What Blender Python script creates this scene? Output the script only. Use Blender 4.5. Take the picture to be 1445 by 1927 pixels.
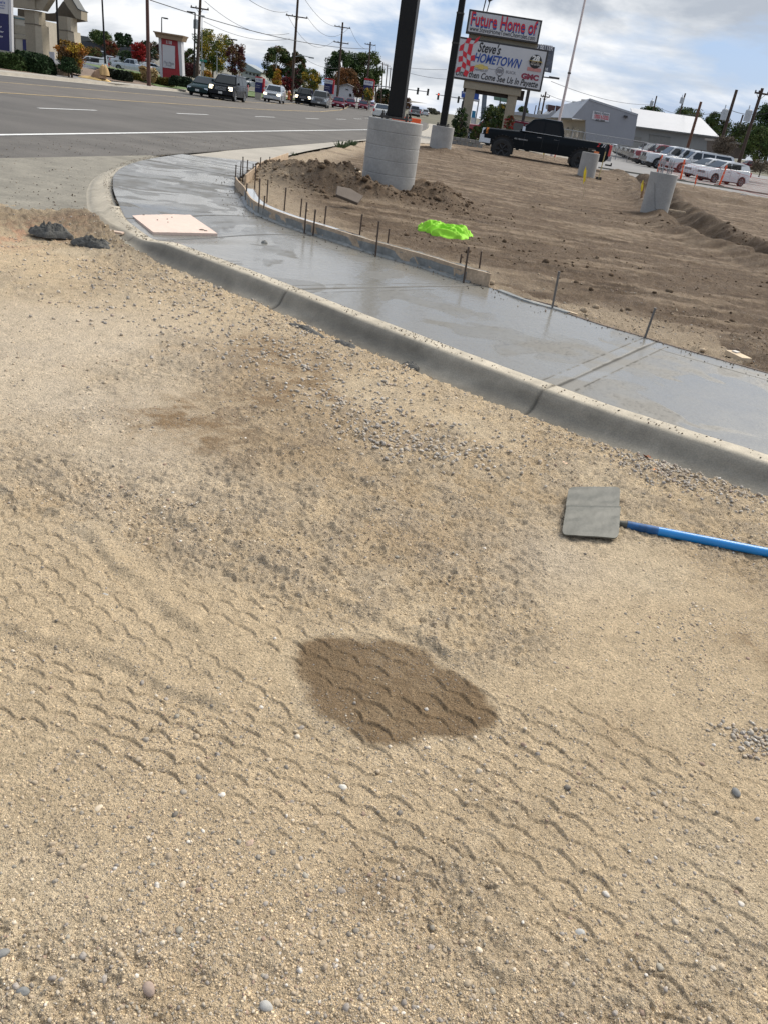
import bpy, bmesh, math, random
import numpy as np
from math import sin, cos, tan, atan2, radians, degrees, sqrt, pi, exp, floor
from mathutils import Vector, Matrix

for _o in list(bpy.data.objects): bpy.data.objects.remove(_o)
scene = bpy.context.scene
COL = scene.collection
random.seed(7)
RNG = np.random.default_rng(11)

# ------------------------------------------------------------------ camera
ROLL, TILT, FPX, EYE, AZ = radians(8.9), radians(27.06), 1488.0, 1.6, radians(-6.0)
A_ = Vector((cos(AZ), -sin(AZ), 0)); F_ = Vector((sin(AZ), cos(AZ), 0)); Z_ = Vector((0, 0, 1))
C_ = F_*cos(TILT) - Z_*sin(TILT)
D_ = -(F_*sin(TILT) + Z_*cos(TILT))
cam_d = bpy.data.cameras.new('camera'); cam = bpy.data.objects.new('camera', cam_d); COL.objects.link(cam)
cx = A_*cos(ROLL) - D_*sin(ROLL); cy = -(A_*sin(ROLL) + D_*cos(ROLL)); cz = -C_
m = Matrix((cx, cy, cz)).transposed().to_4x4(); m.translation = Vector((0, 0, EYE)); cam.matrix_world = m
cam_d.sensor_fit = 'VERTICAL'; cam_d.sensor_height = 24; cam_d.sensor_width = 18
cam_d.lens = 24*FPX/1927.0; cam_d.clip_end = 4000; cam_d.clip_start = 0.05
scene.camera = cam
scene.render.resolution_x = 767; scene.render.resolution_y = 1024

# survey helpers: turn a bearing measured on the photo into a place in the world
def ray(px, py):
    ix, iy = px-722.5, py-963.5
    a = ix*cos(ROLL)+iy*sin(ROLL); d = -ix*sin(ROLL)+iy*cos(ROLL)
    return A_*a + D_*d + C_*FPX
def gp(px, py, z=0.0):
    r = ray(px, py); t = (z-EYE)/r.z
    return Vector((r.x*t, r.y*t, z))
def fp(px, py, D):
    r = ray(px, py); t = D/r.dot(F_)
    return Vector((0, 0, EYE)) + r*t
def W(a, D, z=0.0):
    v = A_*a + F_*D; return Vector((v.x, v.y, z))

# ------------------------------------------------------------------ light
SUN_EL, SUN_AZ = radians(46), radians(40)      # sun veiled by cloud, ahead and to the right
world = bpy.data.worlds.new('World'); scene.world = world; world.use_nodes = True
nt = world.node_tree; nt.nodes.clear()
def N(t, **kw):
    n = nt.nodes.new(t)
    for k, v in kw.items():
        if k[0] == '_': setattr(n, k[1:], v)
        else: n.inputs[k].default_value = v
    return n
L = lambda a, b: nt.links.new(a, b)
out = N('ShaderNodeOutputWorld'); bg = N('ShaderNodeBackground'); bg.inputs['Strength'].default_value = 0.1
sky = N('ShaderNodeTexSky', _sky_type='NISHITA'); sky.sun_disc = False
sky.sun_elevation = SUN_EL; sky.sun_rotation = SUN_AZ; sky.air_density = 1.0; sky.dust_density = 1.6
tc = N('ShaderNodeTexCoord'); sep = N('ShaderNodeSeparateXYZ'); L(tc.outputs['Generated'], sep.inputs[0])
mx = N('ShaderNodeMath', _operation='MAXIMUM'); L(sep.outputs['Z'], mx.inputs[0]); mx.inputs[1].default_value = 0.0
ad = N('ShaderNodeMath', _operation='ADD'); L(mx.outputs[0], ad.inputs[0]); ad.inputs[1].default_value = 0.26
dx = N('ShaderNodeMath', _operation='DIVIDE'); L(sep.outputs['X'], dx.inputs[0]); L(ad.outputs[0], dx.inputs[1])
dy = N('ShaderNodeMath', _operation='DIVIDE'); L(sep.outputs['Y'], dy.inputs[0]); L(ad.outputs[0], dy.inputs[1])
cmb = N('ShaderNodeCombineXYZ'); L(dx.outputs[0], cmb.inputs[0]); L(dy.outputs[0], cmb.inputs[1])
n1 = N('ShaderNodeTexNoise', Scale=1.15, Detail=9.0, Roughness=0.55, Distortion=0.25); L(cmb.outputs[0], n1.inputs['Vector'])
r1 = N('ShaderNodeValToRGB'); r1.color_ramp.elements[0].position = 0.425; r1.color_ramp.elements[1].position = 0.53
L(n1.outputs['Fac'], r1.inputs[0])
off = N('ShaderNodeVectorMath', _operation='ADD'); L(cmb.outputs[0], off.inputs[0]); off.inputs[1].default_value = (3.1, 7.7, 2.0)
n2 = N('ShaderNodeTexNoise', Scale=1.7, Detail=10.0, Roughness=0.56, Distortion=0.3); L(off.outputs[0], n2.inputs['Vector'])
r2 = N('ShaderNodeValToRGB'); e = r2.color_ramp.elements
e[0].position = 0.38; e[0].color = (4.0, 4.4, 5.0, 1); e[1].position = 0.57; e[1].color = (8.1, 8.2, 8.35, 1)
mid = e.new(0.47); mid.color = (5.8, 6.1, 6.5, 1)
L(n2.outputs['Fac'], r2.inputs[0])
blue = N('ShaderNodeMix', _data_type='RGBA'); blue.inputs[0].default_value = 0.72
L(sky.outputs[0], blue.inputs[6]); blue.inputs[7].default_value = (2.9, 4.3, 6.9, 1)
mixc = N('ShaderNodeMix', _data_type='RGBA'); L(r1.outputs[0], mixc.inputs[0]); L(blue.outputs[2], mixc.inputs[6]); L(r2.outputs[0], mixc.inputs[7])
L(mixc.outputs[2], bg.inputs['Color']); L(bg.outputs[0], out.inputs[0])
sd = bpy.data.lights.new('sun', 'SUN'); sd.energy = 3.9; sd.angle = radians(42); sd.color = (1, 0.93, 0.82)
sun = bpy.data.objects.new('sun', sd); COL.objects.link(sun)
sdir = Vector((sin(SUN_AZ)*cos(SUN_EL), cos(SUN_AZ)*cos(SUN_EL), sin(SUN_EL)))
sun.rotation_euler = sdir.to_track_quat('Z', 'Y').to_euler()
scene.view_settings.view_transform = 'Standard'; scene.view_settings.look = 'None'
scene.view_settings.exposure = 0.30; scene.view_settings.gamma = 1.0

# ------------------------------------------------------------------ materials
_M = {}
def mat(name, rgb=(.5, .5, .5), rough=.6, metal=0., var=.12, scale=6., bump=0., bscale=40., attr=None, emit=None, spec=.5, coat=0., fine=None, rvar=0., coords='Object'):
    if name in _M: return _M[name]
    m = bpy.data.materials.new(name); m.use_nodes = True; t = m.node_tree; b = t.nodes['Principled BSDF']
    b.inputs['Roughness'].default_value = rough; b.inputs['Metallic'].default_value = metal
    b.inputs['Specular IOR Level'].default_value = spec; b.inputs['Coat Weight'].default_value = coat
    tcn = t.nodes.new('ShaderNodeTexCoord'); nz = t.nodes.new('ShaderNodeTexNoise')
    nz.inputs['Scale'].default_value = scale; nz.inputs['Detail'].default_value = 6; nz.inputs['Roughness'].default_value = .6
    t.links.new(tcn.outputs[coords], nz.inputs['Vector'])
    mr = t.nodes.new('ShaderNodeMapRange'); mr.inputs['From Min'].default_value = .3; mr.inputs['From Max'].default_value = .7
    mr.inputs['To Min'].default_value = 1-var; mr.inputs['To Max'].default_value = 1+var
    t.links.new(nz.outputs['Fac'], mr.inputs['Value'])
    vm = t.nodes.new('ShaderNodeVectorMath'); vm.operation = 'SCALE'
    if attr:
        a = t.nodes.new('ShaderNodeAttribute'); a.attribute_name = attr; t.links.new(a.outputs['Color'], vm.inputs[0])
    else: vm.inputs[0].default_value = rgb[:3]
    t.links.new(mr.outputs[0], vm.inputs['Scale'])
    src = vm.outputs[0]
    if fine:
        fs, fv = fine
        n3 = t.nodes.new('ShaderNodeTexNoise'); n3.inputs['Scale'].default_value = fs; n3.inputs['Detail'].default_value = 3
        t.links.new(tcn.outputs[coords], n3.inputs['Vector'])
        m3 = t.nodes.new('ShaderNodeMapRange'); m3.inputs['From Min'].default_value = .3; m3.inputs['From Max'].default_value = .7
        m3.inputs['To Min'].default_value = 1-fv; m3.inputs['To Max'].default_value = 1+fv
        t.links.new(n3.outputs['Fac'], m3.inputs['Value'])
        v3 = t.nodes.new('ShaderNodeVectorMath'); v3.operation = 'SCALE'; t.links.new(src, v3.inputs[0]); t.links.new(m3.outputs[0], v3.inputs['Scale'])
        src = v3.outputs[0]
    t.links.new(src, b.inputs['Base Color'])
    if rvar:
        m4 = t.nodes.new('ShaderNodeMapRange'); m4.inputs['From Min'].default_value = .35; m4.inputs['From Max'].default_value = .65
        m4.inputs['To Min'].default_value = max(.02, rough-rvar); m4.inputs['To Max'].default_value = min(1, rough+rvar)
        t.links.new(nz.outputs['Fac'], m4.inputs['Value']); t.links.new(m4.outputs[0], b.inputs['Roughness'])
    if spec is not None and False: pass
    if bump:
        nb = t.nodes.new('ShaderNodeTexNoise'); nb.inputs['Scale'].default_value = bscale; nb.inputs['Detail'].default_value = 5
        t.links.new(tcn.outputs[coords], nb.inputs['Vector'])
        bp = t.nodes.new('ShaderNodeBump'); bp.inputs['Distance'].default_value = bump; bp.inputs['Strength'].default_value = .8
        t.links.new(nb.outputs['Fac'], bp.inputs['Height']); t.links.new(bp.outputs[0], b.inputs['Normal'])
    if emit:
        b.inputs['Emission Color'].default_value = (*emit[0], 1); b.inputs['Emission Strength'].default_value = emit[1]
    _M[name] = m; return m

# ------------------------------------------------------------------ objects
def tag(o, label=None, cat=None, group=None, kind=None):
    if label: o['label'] = label
    if cat: o['category'] = cat
    if group: o['group'] = group
    if kind: o['kind'] = kind
    return o
def thing(name, label, cat, loc=(0, 0, 0), rz=0., group=None):
    o = bpy.data.objects.new(name, None); COL.objects.link(o); o.location = loc; o.rotation_euler = (0, 0, rz)
    o.empty_display_size = .1
    return tag(o, label, cat, group)
def link(name, me, m, parent=None, smooth=None):
    if m is not None and len(me.materials) == 0: me.materials.append(m)
    if smooth is not None:
        me.shade_smooth(); me.set_sharp_from_angle(angle=radians(smooth))
    o = bpy.data.objects.new(name, me); COL.objects.link(o)
    if parent is not None: o.parent = parent
    return o
def npmesh(name, V, Fc, n=None, colors=None):
    """fast mesh from arrays; Fc is (k,3) or (k,4)"""
    V = np.asarray(V, np.float32); Fc = np.asarray(Fc, np.int32); k, s = Fc.shape
    me = bpy.data.meshes.new(name); me.vertices.add(len(V)); me.vertices.foreach_set('co', V.ravel())
    me.loops.add(k*s); me.loops.foreach_set('vertex_index', Fc.ravel())
    me.polygons.add(k); me.polygons.foreach_set('loop_start', np.arange(0, k*s, s, dtype=np.int32))
    me.update(calc_edges=True)
    if colors is not None:
        at = me.color_attributes.new('Col', 'FLOAT_COLOR', 'POINT')
        c = np.ones((len(V), 4), np.float32); c[:, :colors.shape[1]] = colors; at.data.foreach_set('color', c.ravel())
    return me
class MB:
    def __init__(s): s.v = []; s.f = []
    def add(s, vs, fs):
        b = len(s.v); s.v += [tuple(v) for v in vs]; s.f += [tuple(i+b for i in f) for f in fs]; return s
    def box(s, c, d, rz=0., taper=1., M=None):
        x, y, z = d[0]/2, d[1]/2, d[2]/2; vs = []
        for k, (sx, sy, sz) in enumerate([(-1,-1,-1),(1,-1,-1),(1,1,-1),(-1,1,-1),(-1,-1,1),(1,-1,1),(1,1,1),(-1,1,1)]):
            t = taper if sz > 0 else 1.
            px, py, pz = sx*x*t, sy*y*t, sz*z
            p = Vector((px*cos(rz)-py*sin(rz), px*sin(rz)+py*cos(rz), pz))
            if M is not None: p = M @ p
            vs.append((p.x+c[0], p.y+c[1], p.z+c[2]))
        return s.add(vs, [(0,3,2,1),(4,5,6,7),(0,1,5,4),(1,2,6,5),(2,3,7,6),(3,0,4,7)])
    def tube(s, p0, p1, r0, r1=None, n=10, caps=True):
        r1 = r0 if r1 is None else r1
        p0, p1 = Vector(p0), Vector(p1); d = (p1-p0).normalized()
        a = d.orthogonal().normalized(); b = d.cross(a); vs = []
        for p, r in ((p0, r0), (p1, r1)):
            for i in range(n):
                t = 2*pi*i/n; vs.append(p + a*(r*cos(t)) + b*(r*sin(t)))
        fs = [(i, (i+1) % n, n+(i+1) % n, n+i) for i in range(n)]
        if caps: fs += [tuple(range(n-1, -1, -1)), tuple(range(n, 2*n))]
        return s.add(vs, fs)
    def path(s, pts, r, n=6):
        for a, b in zip(pts[:-1], pts[1:]):
            s.tube(a, b, r, n=n, caps=False)
        return s
    def lathe(s, prof, n=24, c=(0, 0, 0)):
        vs = []; m_ = len(prof)
        for r, z in prof:
            for i in range(n): vs.append((c[0]+r*cos(2*pi*i/n), c[1]+r*sin(2*pi*i/n), c[2]+z))
        fs = [(j*n+i, j*n+(i+1) % n, (j+1)*n+(i+1) % n, (j+1)*n+i) for j in range(m_-1) for i in range(n)]
        return s.add(vs, fs)
    def prism(s, poly, y0, y1, axis='y'):
        """poly: list of (x,z) extruded along y"""
        n = len(poly)
        mk = (lambda x, z, y: (x, y, z)) if axis == 'y' else ((lambda x, z, y: (y, x, z)) if axis == 'x' else (lambda x, z, y: (x, z, y)))
        vs = [mk(x, z, y0) for x, z in poly]+[mk(x, z, y1) for x, z in poly]
        fs = [tuple(range(n)), tuple(range(2*n-1, n-1, -1))]+[(i, n+i, n+(i+1) % n, (i+1) % n) for i in range(n)]
        return s.add(vs, fs)
    def mesh(s, name):
        me = bpy.data.meshes.new(name); me.from_pydata(s.v, [], s.f); me.update()
        bm = bmesh.new(); bm.from_mesh(me); bmesh.ops.recalc_face_normals(bm, faces=bm.faces); bm.to_mesh(me); bm.free()
        return me
    def build(s, name, m, parent=None, smooth=None, bevel=0.):
        me = s.mesh(name)
        if bevel:
            bm = bmesh.new(); bm.from_mesh(me)
            bmesh.ops.bevel(bm, geom=list(bm.edges), offset=bevel, segments=2, affect='EDGES', clamp_overlap=True, profile=.6)
            bm.to_mesh(me); bm.free()
        return link(name, me, m, parent, smooth)
def text_obj(s, name, m, parent, x, z, h, w=None, y=-.02, align='LEFT', shear=0., bold=0., rot=(radians(90), 0, 0), depth=.004):
    """lettering as flat raised mesh; h = cap height, w = total width"""
    cu = bpy.data.curves.new(name, 'FONT'); cu.body = s; cu.align_x = 'LEFT'; cu.shear = shear; cu.offset = bold; cu.extrude = depth
    cu.resolution_u = 3
    tmp = bpy.data.objects.new('tmp', cu); COL.objects.link(tmp)
    bpy.context.view_layer.update()
    me = bpy.data.meshes.new_from_object(tmp.evaluated_get(bpy.context.evaluated_depsgraph_get()))
    bpy.data.objects.remove(tmp)
    nv = len(me.vertices); co = np.empty(nv*3, np.float32); me.vertices.foreach_get('co', co); co = co.reshape(-1, 3)
    k = h/.70; x0, x1 = co[:, 0].min(), co[:, 0].max(); sx = k if w is None else w/(x1-x0)
    co[:, 0] = (co[:, 0]-x0)*sx; wt = (x1-x0)*sx
    if align == 'CENTER': co[:, 0] -= wt/2
    co[:, 1] *= k; me.vertices.foreach_set('co', co.ravel()); me.update()
    o = link(name, me, m, parent); o.location = (x, y, z); o.rotation_euler = rot
    return o
# ------------------------------------------------------------------ noise
def _h(ix, iy, s):
    h = (ix.astype(np.int64)*374761393 + iy.astype(np.int64)*668265263 + s*1442695041) & 0xffffffff
    h = ((h ^ (h >> 13))*1274126177) & 0xffffffff
    h = (h ^ (h >> 16)) & 0xffffffff
    return h/4294967295.0
def vn(x, y, s=0):
    xi = np.floor(x); yi = np.floor(y); fx = x-xi; fy = y-yi
    fx = fx*fx*(3-2*fx); fy = fy*fy*(3-2*fy)
    xi = xi.astype(np.int64); yi = yi.astype(np.int64)
    a = _h(xi, yi, s); b = _h(xi+1, yi, s); c = _h(xi, yi+1, s); d = _h(xi+1, yi+1, s)
    return (a+(b-a)*fx)*(1-fy)+(c+(d-c)*fx)*fy
def fbm(x, y, s=0, o=4, g=.5):
    t = 0; a = 1; n = 0
    for i in range(o):
        c, q = cos(.6*i), sin(.6*i)
        t = t+a*vn((x*c-y*q)*2**i+i*17.3, (x*q+y*c)*2**i-i*9.1, s+i*13); n += a; a *= g
    return t/n
def ss(a, b, x): t = np.clip((x-a)/(b-a), 0, 1); return t*t*(3-2*t)
def inpoly(x, y, P):
    r = np.zeros(x.shape, bool); n = len(P)
    for i in range(n):
        x0, y0 = P[i][0], P[i][1]; x1, y1 = P[(i+1) % n][0], P[(i+1) % n][1]
        if y0 == y1: continue
        c = ((y0 > y) != (y1 > y)) & (x < (x1-x0)*(y-y0)/(y1-y0)+x0)
        r ^= c
    return r
def pdist(x, y, P, signed=False):
    """distance to an open polyline and arc length of the nearest point"""
    best = np.full(x.shape, 1e9); S = np.zeros(x.shape); side = np.ones(x.shape); acc = 0.
    for a, b in zip(P[:-1], P[1:]):
        dx_, dy_ = b[0]-a[0], b[1]-a[1]; l2 = dx_*dx_+dy_*dy_; l = sqrt(l2)
        t = np.clip(((x-a[0])*dx_+(y-a[1])*dy_)/l2, 0, 1)
        d = np.hypot(x-a[0]-t*dx_, y-a[1]-t*dy_); m_ = d < best
        best = np.where(m_, d, best); S = np.where(m_, acc+t*l, S)
        if signed: side = np.where(m_, np.sign(dx_*(y-a[1])-dy_*(x-a[0])), side)
        acc += l
    return (best*side if signed else best), S
def arc(P): P = np.asarray(P, float); return np.r_[0, np.cumsum(np.hypot(*np.diff(P, axis=0).T))]
def resample(P, step, smooth=0):
    P = np.array([(p[0], p[1]) for p in P], float)
    for _ in range(smooth):
        Q = P.copy(); Q[1:-1] = .25*P[:-2]+.5*P[1:-1]+.25*P[2:]; P = Q
    s = np.r_[0, np.cumsum(np.hypot(*np.diff(P, axis=0).T))]; n = max(2, int(s[-1]/step))
    t = np.linspace(0, s[-1], n+1)
    # Catmull-like smoothing through cubic hermite
    m = np.gradient(P, s, axis=0); i = np.clip(np.searchsorted(s, t, side='right')-1, 0, len(s)-2)
    h = (s[i+1]-s[i])[:, None]; u = ((t-s[i])[:, None])/h
    Q = (2*u**3-3*u**2+1)*P[i]+(u**3-2*u**2+u)*h*m[i]+(-2*u**3+3*u**2)*P[i+1]+(u**3-u**2)*h*m[i+1]
    return Q
# ================================================================== STREET CORNER LAYOUT
ZS = .15
KBpx = [(1429,854),(1350,826),(1249.5,795),(1152.6,767),(1048.8,727.4),(980,703),(880,666),(776,624.6),(672,589),(568.7,543.6),(457,503.6),(401.5,481.5),(346,463.5),(318,451),(291,437),(263,418),(241,401),(230,393),(216,371),(210.5,343),(214.6,326.4),(227,314),(263,301.5),(304.6,294.6),(343,290)]
WBpx = [(1445,703),(1360,679),(1239,644),(1208,634),(1152.6,618.4),(1083,596),(1049,584),(979.6,565),(945,551),(917,540),(868,527),(793.7,503),(719,482),(659,463.7),(607,447),(569.5,435.6),(494.7,407.6),(457,368),(443,350),(447,338),(470,323),(500,306)]
KB = [gp(a, b, ZS) for a, b in KBpx]; WB = [gp(a, b, ZS) for a, b in WBpx]
def ext(P, l, e=0):
    a, b = (P[0], P[2]) if e == 0 else (P[-1], P[-3])
    d = (a-b).normalized(); q = a+d*l
    return [q]+P if e == 0 else P+[q]
KB = ext(KB, 4.5); WB = ext(WB, 4.5)
KBs = resample(KB, .02, 1); WBs = resample(WB, .02, 0)

KA, WA = arc(KBs), arc(WBs)
def near(P, q): return int(np.argmin(np.hypot(P[:, 0]-q[0], P[:, 1]-q[1])))
def sp(Ps, px): return near(Ps, gp(px[0], px[1], ZS))
pairs = [(0, 0)]
for a, b in [((1048,727),(1228,644)), ((568,544),(905,536)), ((289,436),(590,443)), ((236,397),(493,408)), ((216,328),(443,352)), ((271,300),(452,334)), ((318,293),(472,322)), ((343,290),(500,306))]:
    pairs.append((sp(KBs, a), sp(WBs, b)))
pairs[-1] = (len(KBs)-1, len(WBs)-1)
JK = [KA[p[0]] for p in pairs]
SK_ramp = .5*(KA[pairs[3][0]]+KA[pairs[4][0]])
def zk(s):       # kerb and slab height along the kerb
    s = np.asarray(s, float)
    return ZS-.085*(1-ss(.45, 1.25, np.abs(s-SK_ramp)))
# main road kerb line further on
ROADX = -7.0
FARK = [KB[-1], Vector((-6.95, 19.5, 0)), Vector((-7.0, 26, 0)), Vector((-7.15, 38, 0)), Vector((-7.6, 52, 0)), Vector((-9.0, 72, 0)), Vector((-13.5, 110, 0))]
FARD = [WB[-1], gp(540, 294, .13), gp(640, 274, .12), gp(690, 265, .12), Vector((-4.9, 45, 0)), Vector((-5.5, 58, 0)), Vector((-7.0, 74, 0)), Vector((-11.5, 110, 0))]
SLABP = [tuple(p[:2]) for p in KBs[::6]]+[tuple(KBs[-1])]+[tuple(p[:2]) for p in WBs[::-6]]+[tuple(WBs[0])]
# street-side shoulder of the kerb (slab + kerb polygon)
def offset_line(P, d):
    P = np.asarray(P); T = np.gradient(P, axis=0); T /= np.hypot(T[:, 0], T[:, 1])[:, None]
    return P+np.c_[-T[:, 1], T[:, 0]]*d, T
kside = -1. if (offset_line(KBs, .3)[0][0]-WBs[0]).dot(offset_line(KBs, .3)[0][0]-WBs[0]) < (offset_line(KBs, -.3)[0][0]-WBs[0]).dot(offset_line(KBs, -.3)[0][0]-WBs[0]) else 1.
KOUT = offset_line(KBs, .34*kside)[0]
KPOLY = [tuple(p) for p in KOUT[::6]]+[tuple(KOUT[-1])]+[tuple(p) for p in WBs[::-6]]+[tuple(WBs[0])]
WALKP = [tuple(p[:2]) for p in FARK]+[tuple(p[:2]) for p in FARD[::-1]]
FKO = [(p[0]-.5, p[1]) for p in FARK]
LOTP = [tuple(p[:2]) for p in WB[::1]]+[tuple(p[:2]) for p in FARD[1:]]+[(200, 110), (200, -5)]

PIER = dict(big=gp(727, 364, .12), slim=gp(826, 289, .05), tool=gp(1099, 341, -.02), rebar=gp(1226, 411, .02))
def wpl(px, z=0): return [tuple(gp(a, b, z)[:2]) for a, b in px]
BERM1 = wpl([(250,940),(330,985),(450,1045),(560,1100),(680,1160),(780,1210),(880,1262),(1000,1310)])
BERM2 = wpl([(-80,890),(0,930),(80,960),(180,1020),(250,1090),(330,1170),(420,1220),(540,1290),(620,1370)])
BERM3 = wpl([(-100,1160),(0,1190),(100,1215),(200,1245),(300,1290),(420,1330)])
BERM4 = wpl([(430,780),(560,850),(700,930),(830,900),(960,930)])
WETP = wpl([(545,1255),(560,1225),(600,1207),(660,1207),(740,1220),(800,1240),(850,1280),(905,1320),(925,1350),(925,1378),(880,1400),(820,1395),(760,1410),(700,1425),(655,1400),(610,1370),(570,1335)])
TRENCH = wpl([(1130,318),(1180,328),(1215,345),(1235,380),(1270,410),(1330,450),(1390,478),(1445,495),(1560,540)], 0)
BERMR = wpl([(1265,375),(1330,372),(1400,388),(1480,405),(1600,430)], 0)
_ko = [tuple(p) for p in KOUT[::20]]; SKR = float(arc(np.array(_ko))[int(np.argmin(np.abs(np.arange(0, len(KOUT), 20)*.02-SK_ramp)))])
def ground(x, y):
    """height and colour of the dirt at world points"""
    n = len(x); lot = inpoly(x, y, LOTP)
    slab = inpoly(x, y, KPOLY)
    r = np.hypot(x, y)
    near_ = r < 9
    col = np.empty((n, 3))
    # ---------- foreground
    big = fbm(x*.55, y*.55, 3, 4); med = fbm(x*2.2, y*2.2, 9, 4); lump = fbm(x*9, y*9, 21, 4, .6)
    z = (big-.5)*.05+(med-.5)*.03
    loose = ss(.42, .62, fbm(x*1.1+5, y*1.1, 33, 3))
    dk, sk = pdist(x, y, [tuple(p) for p in KOUT[::20]])
    loose = np.maximum(loose, .8*(1-ss(.1, .9, dk)))
    b1, s1 = pdist(x, y, BERM1, True); b2, s2 = pdist(x, y, BERM2, True); b3, s3 = pdist(x, y, BERM3, True); b4, s4 = pdist(x, y, BERM4, True)
    wob = (vn(x*6, y*6, 4)-.5)*.05
    bandA = ss(.02, .05, -b1+wob)*ss(.02, .05, b2+wob) if False else ((b1 < .0) & (b2 > .0)).astype(float)
    packed = np.clip(1-loose, 0, 1)
    z += (lump-.5)*(.010+.018*loose)
    fine = fbm(x*38, y*38, 41, 3, .65); z += (fine-.5)*(.006+.024*loose)
    cl_ = ss(.52, .66, fbm(x*21, y*21, 45, 2)); z += cl_*.009*loose*(.3+lump); cl2 = ss(.55, .68, vn(x*48, y*48, 47)); z += cl2*.006*(.06+.94*loose)
    hf = vn(x*130, y*130, 57); z += (hf-.5)*(.002+.005*loose)*(r < 5)
    for b, s, amp, w in ((b1, s1, .013, .032), (b2, s2, .013, .03), (b3, s3, .014, .03), (b4, s4, .008, .05)):
        bb = b+wob*.8; k = ss(.28, .5, vn(s*3+b*2, b*4, 61))
        z += .95*amp*k*(.35+1.3*lump)*(np.exp(-(bb/w)**2)-.45*np.exp(-((bb+.045)/(w*.8))**2))*(.8+.5*lump)
    # tyre treads: scalloped lug rows pressed in the packed dust
    def tread(dirx, diry, pitch, amp, wave, hgt, msk, seed, bend=0.):
        l = sqrt(dirx*dirx+diry*diry); ux, uy = dirx/l, diry/l
        u = x*ux+y*uy; v = -x*uy+y*ux+bend*u*u+(vn(x*3, y*3, seed)-.5)*.035
        row = np.floor(v/pitch+.5); sc = np.abs(np.sin(pi*(u/wave+row*.5)))
        vv = v-amp*1.15*(sc**.8-.5)+(fbm(x*30, y*30, seed+3, 2)-.5)*.012
        f = (vv/pitch) % 1
        ridge = np.exp(-(f/.07)**2)*.9+np.exp(-((1-f)/.05)**2)-.8*np.exp(-((f-.87)/.06)**2)*(.35+.65*ss(.15, .5, sc))
        brk = ss(.0, .22, vn(u*6+seed, v*12, seed+5))*ss(.22, .40, fbm(x*1.9, y*1.9, seed+9, 2))
        return hgt*ridge*brk*msk*(.55+.9*fbm(x*7, y*7, seed+21, 2))
    nr = (r < 4.6)
    mA = ss(-.02, .03, -b1-.06)*ss(-.02, .03, b2-.05)*nr*ss(3.6, 3.0, r) if False else np.clip((-b1-.05)/.04, 0, 1)*np.clip((b2-.05)/.04, 0, 1)*nr
    z += tread(1.35, -.6, .070, .020, .105, .0060, mA, 71)
    rr_ = y+.12*x
    mB = np.clip((-b3-.04)/.05, 0, 1)*np.clip((1.98-rr_)/.1, 0, 1)*np.clip((rr_-1.20)/.15, 0, 1)*(x > -2.4)*(1-(mA > 0))
    mB = mB*np.clip((-b2+.0)/.04+1, 0, 1)
    z += tread(1.0, -.20, .058, .019, .100, .0058, mB, 83, .03)
    mC = (1-ss(.05, .25, np.abs(y-.35*x-2.9+.0)))*(x < .2)*(b2 < -.05)*nr
    z += tread(1.2, -.7, .068, .019, .10, .0055, (b2 < -.06)*(b3 > .06)*nr*1., 97)
    sandy = np.array((.64, .500, .325)); gray = np.array((.67, .565, .43)); damp = np.array((.30, .205, .115)); pale = np.array((.70, .575, .40)); grv = np.array((.42, .345, .255))
    c = sandy[None]*(1+.0*big[:, None])
    def mixc(c, k, m_): m_ = np.clip(m_, 0, 1)[:, None]; return c*(1-m_)+np.asarray(k)[None]*m_
    c = mixc(c, pale, ss(.5, .72, fbm(x*1.3, y*1.3, 111, 3))*.7)
    for (px, py, rad) in ((180,650,.95),(160,780,.8),(300,880,.4),(1030,1060,.3),(60,640,.9)):
        g_ = gp(px, py); c = mixc(c, gray, .7*np.exp(-((x-g_.x)**2+(y-g_.y)**2)/(rad*rad))*(.4+.9*med))
    for (px, py, rad, am) in ((530,690,.40,1.2),(525,750,.38,1.3),(440,820,.32,1.1),(600,850,.24,.9),(360,800,.32,.9),(510,660,.3,1.),(480,870,.2,.7),(640,800,.2,.5),(700,900,.3,.35),(1130,950,.3,.3),(1400,1080,.35,.4),(760,1030,.16,.75),(140,560,.5,.3),(240,520,.4,.4),(1300,960,.3,.25),(900,1000,.25,.3),(740,830,.2,.5),(1440,1240,.15,.6),(1180,1400,.12,.3),(720,1690,.1,.5)):
        g_ = gp(px, py); c = mixc(c, damp, am*np.exp(-((x-g_.x)**2+(y-g_.y)**2)/(rad*rad))*(.38+.8*ss(.42, .62, lump))*(.65+.7*ss(.4, .6, fine)))
    c = mixc(c, grv, .50*loose*ss(.4, .62, lump)); c = mixc(c, pale, .30*ss(.58, .75, fine)*(loose > .3))
    c = mixc(c, (.36, .255, .15), .34*loose*ss(.52, .38, lump)*ss(.35, .6, fbm(x*2.6, y*2.6, 117, 3)))  # brown in the hollows paints the shading between loose clumps
    low = ss(0, 1, np.clip(-(fine-.5)*6, 0, 1)); c = c*(1-.10*low)[:, None]
    wn = (fbm(x*9, y*9, 131, 3)-.5)*.11+(fbm(x*45, y*45, 133, 2)-.5)*.05
    dw, _ = pdist(x, y, WETP+[WETP[0]]); inw = inpoly(x, y, WETP); sd_ = np.where(inw, dw, -dw)+wn*.55
    wet = ss(-.030, .030, sd_)
    c = mixc(c, (.255, .178, .103), .96*wet*(r < 5)*(.62+.36*fine+.45*fbm(x*7, y*7, 137, 3)))
    c = mixc(c, pale*1.05, .35*((1-wet)*ss(-.05, -.01, sd_))*(r < 5))
    # mud thrown along the kerb foot near the ramp, grey cement slop
    g_ = gp(235, 432); c = mixc(c, (.17, .145, .11), np.exp(-((x-g_.x)**2+(y-g_.y)**2)/.6)*1.1*(.5+lump)); 
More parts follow.
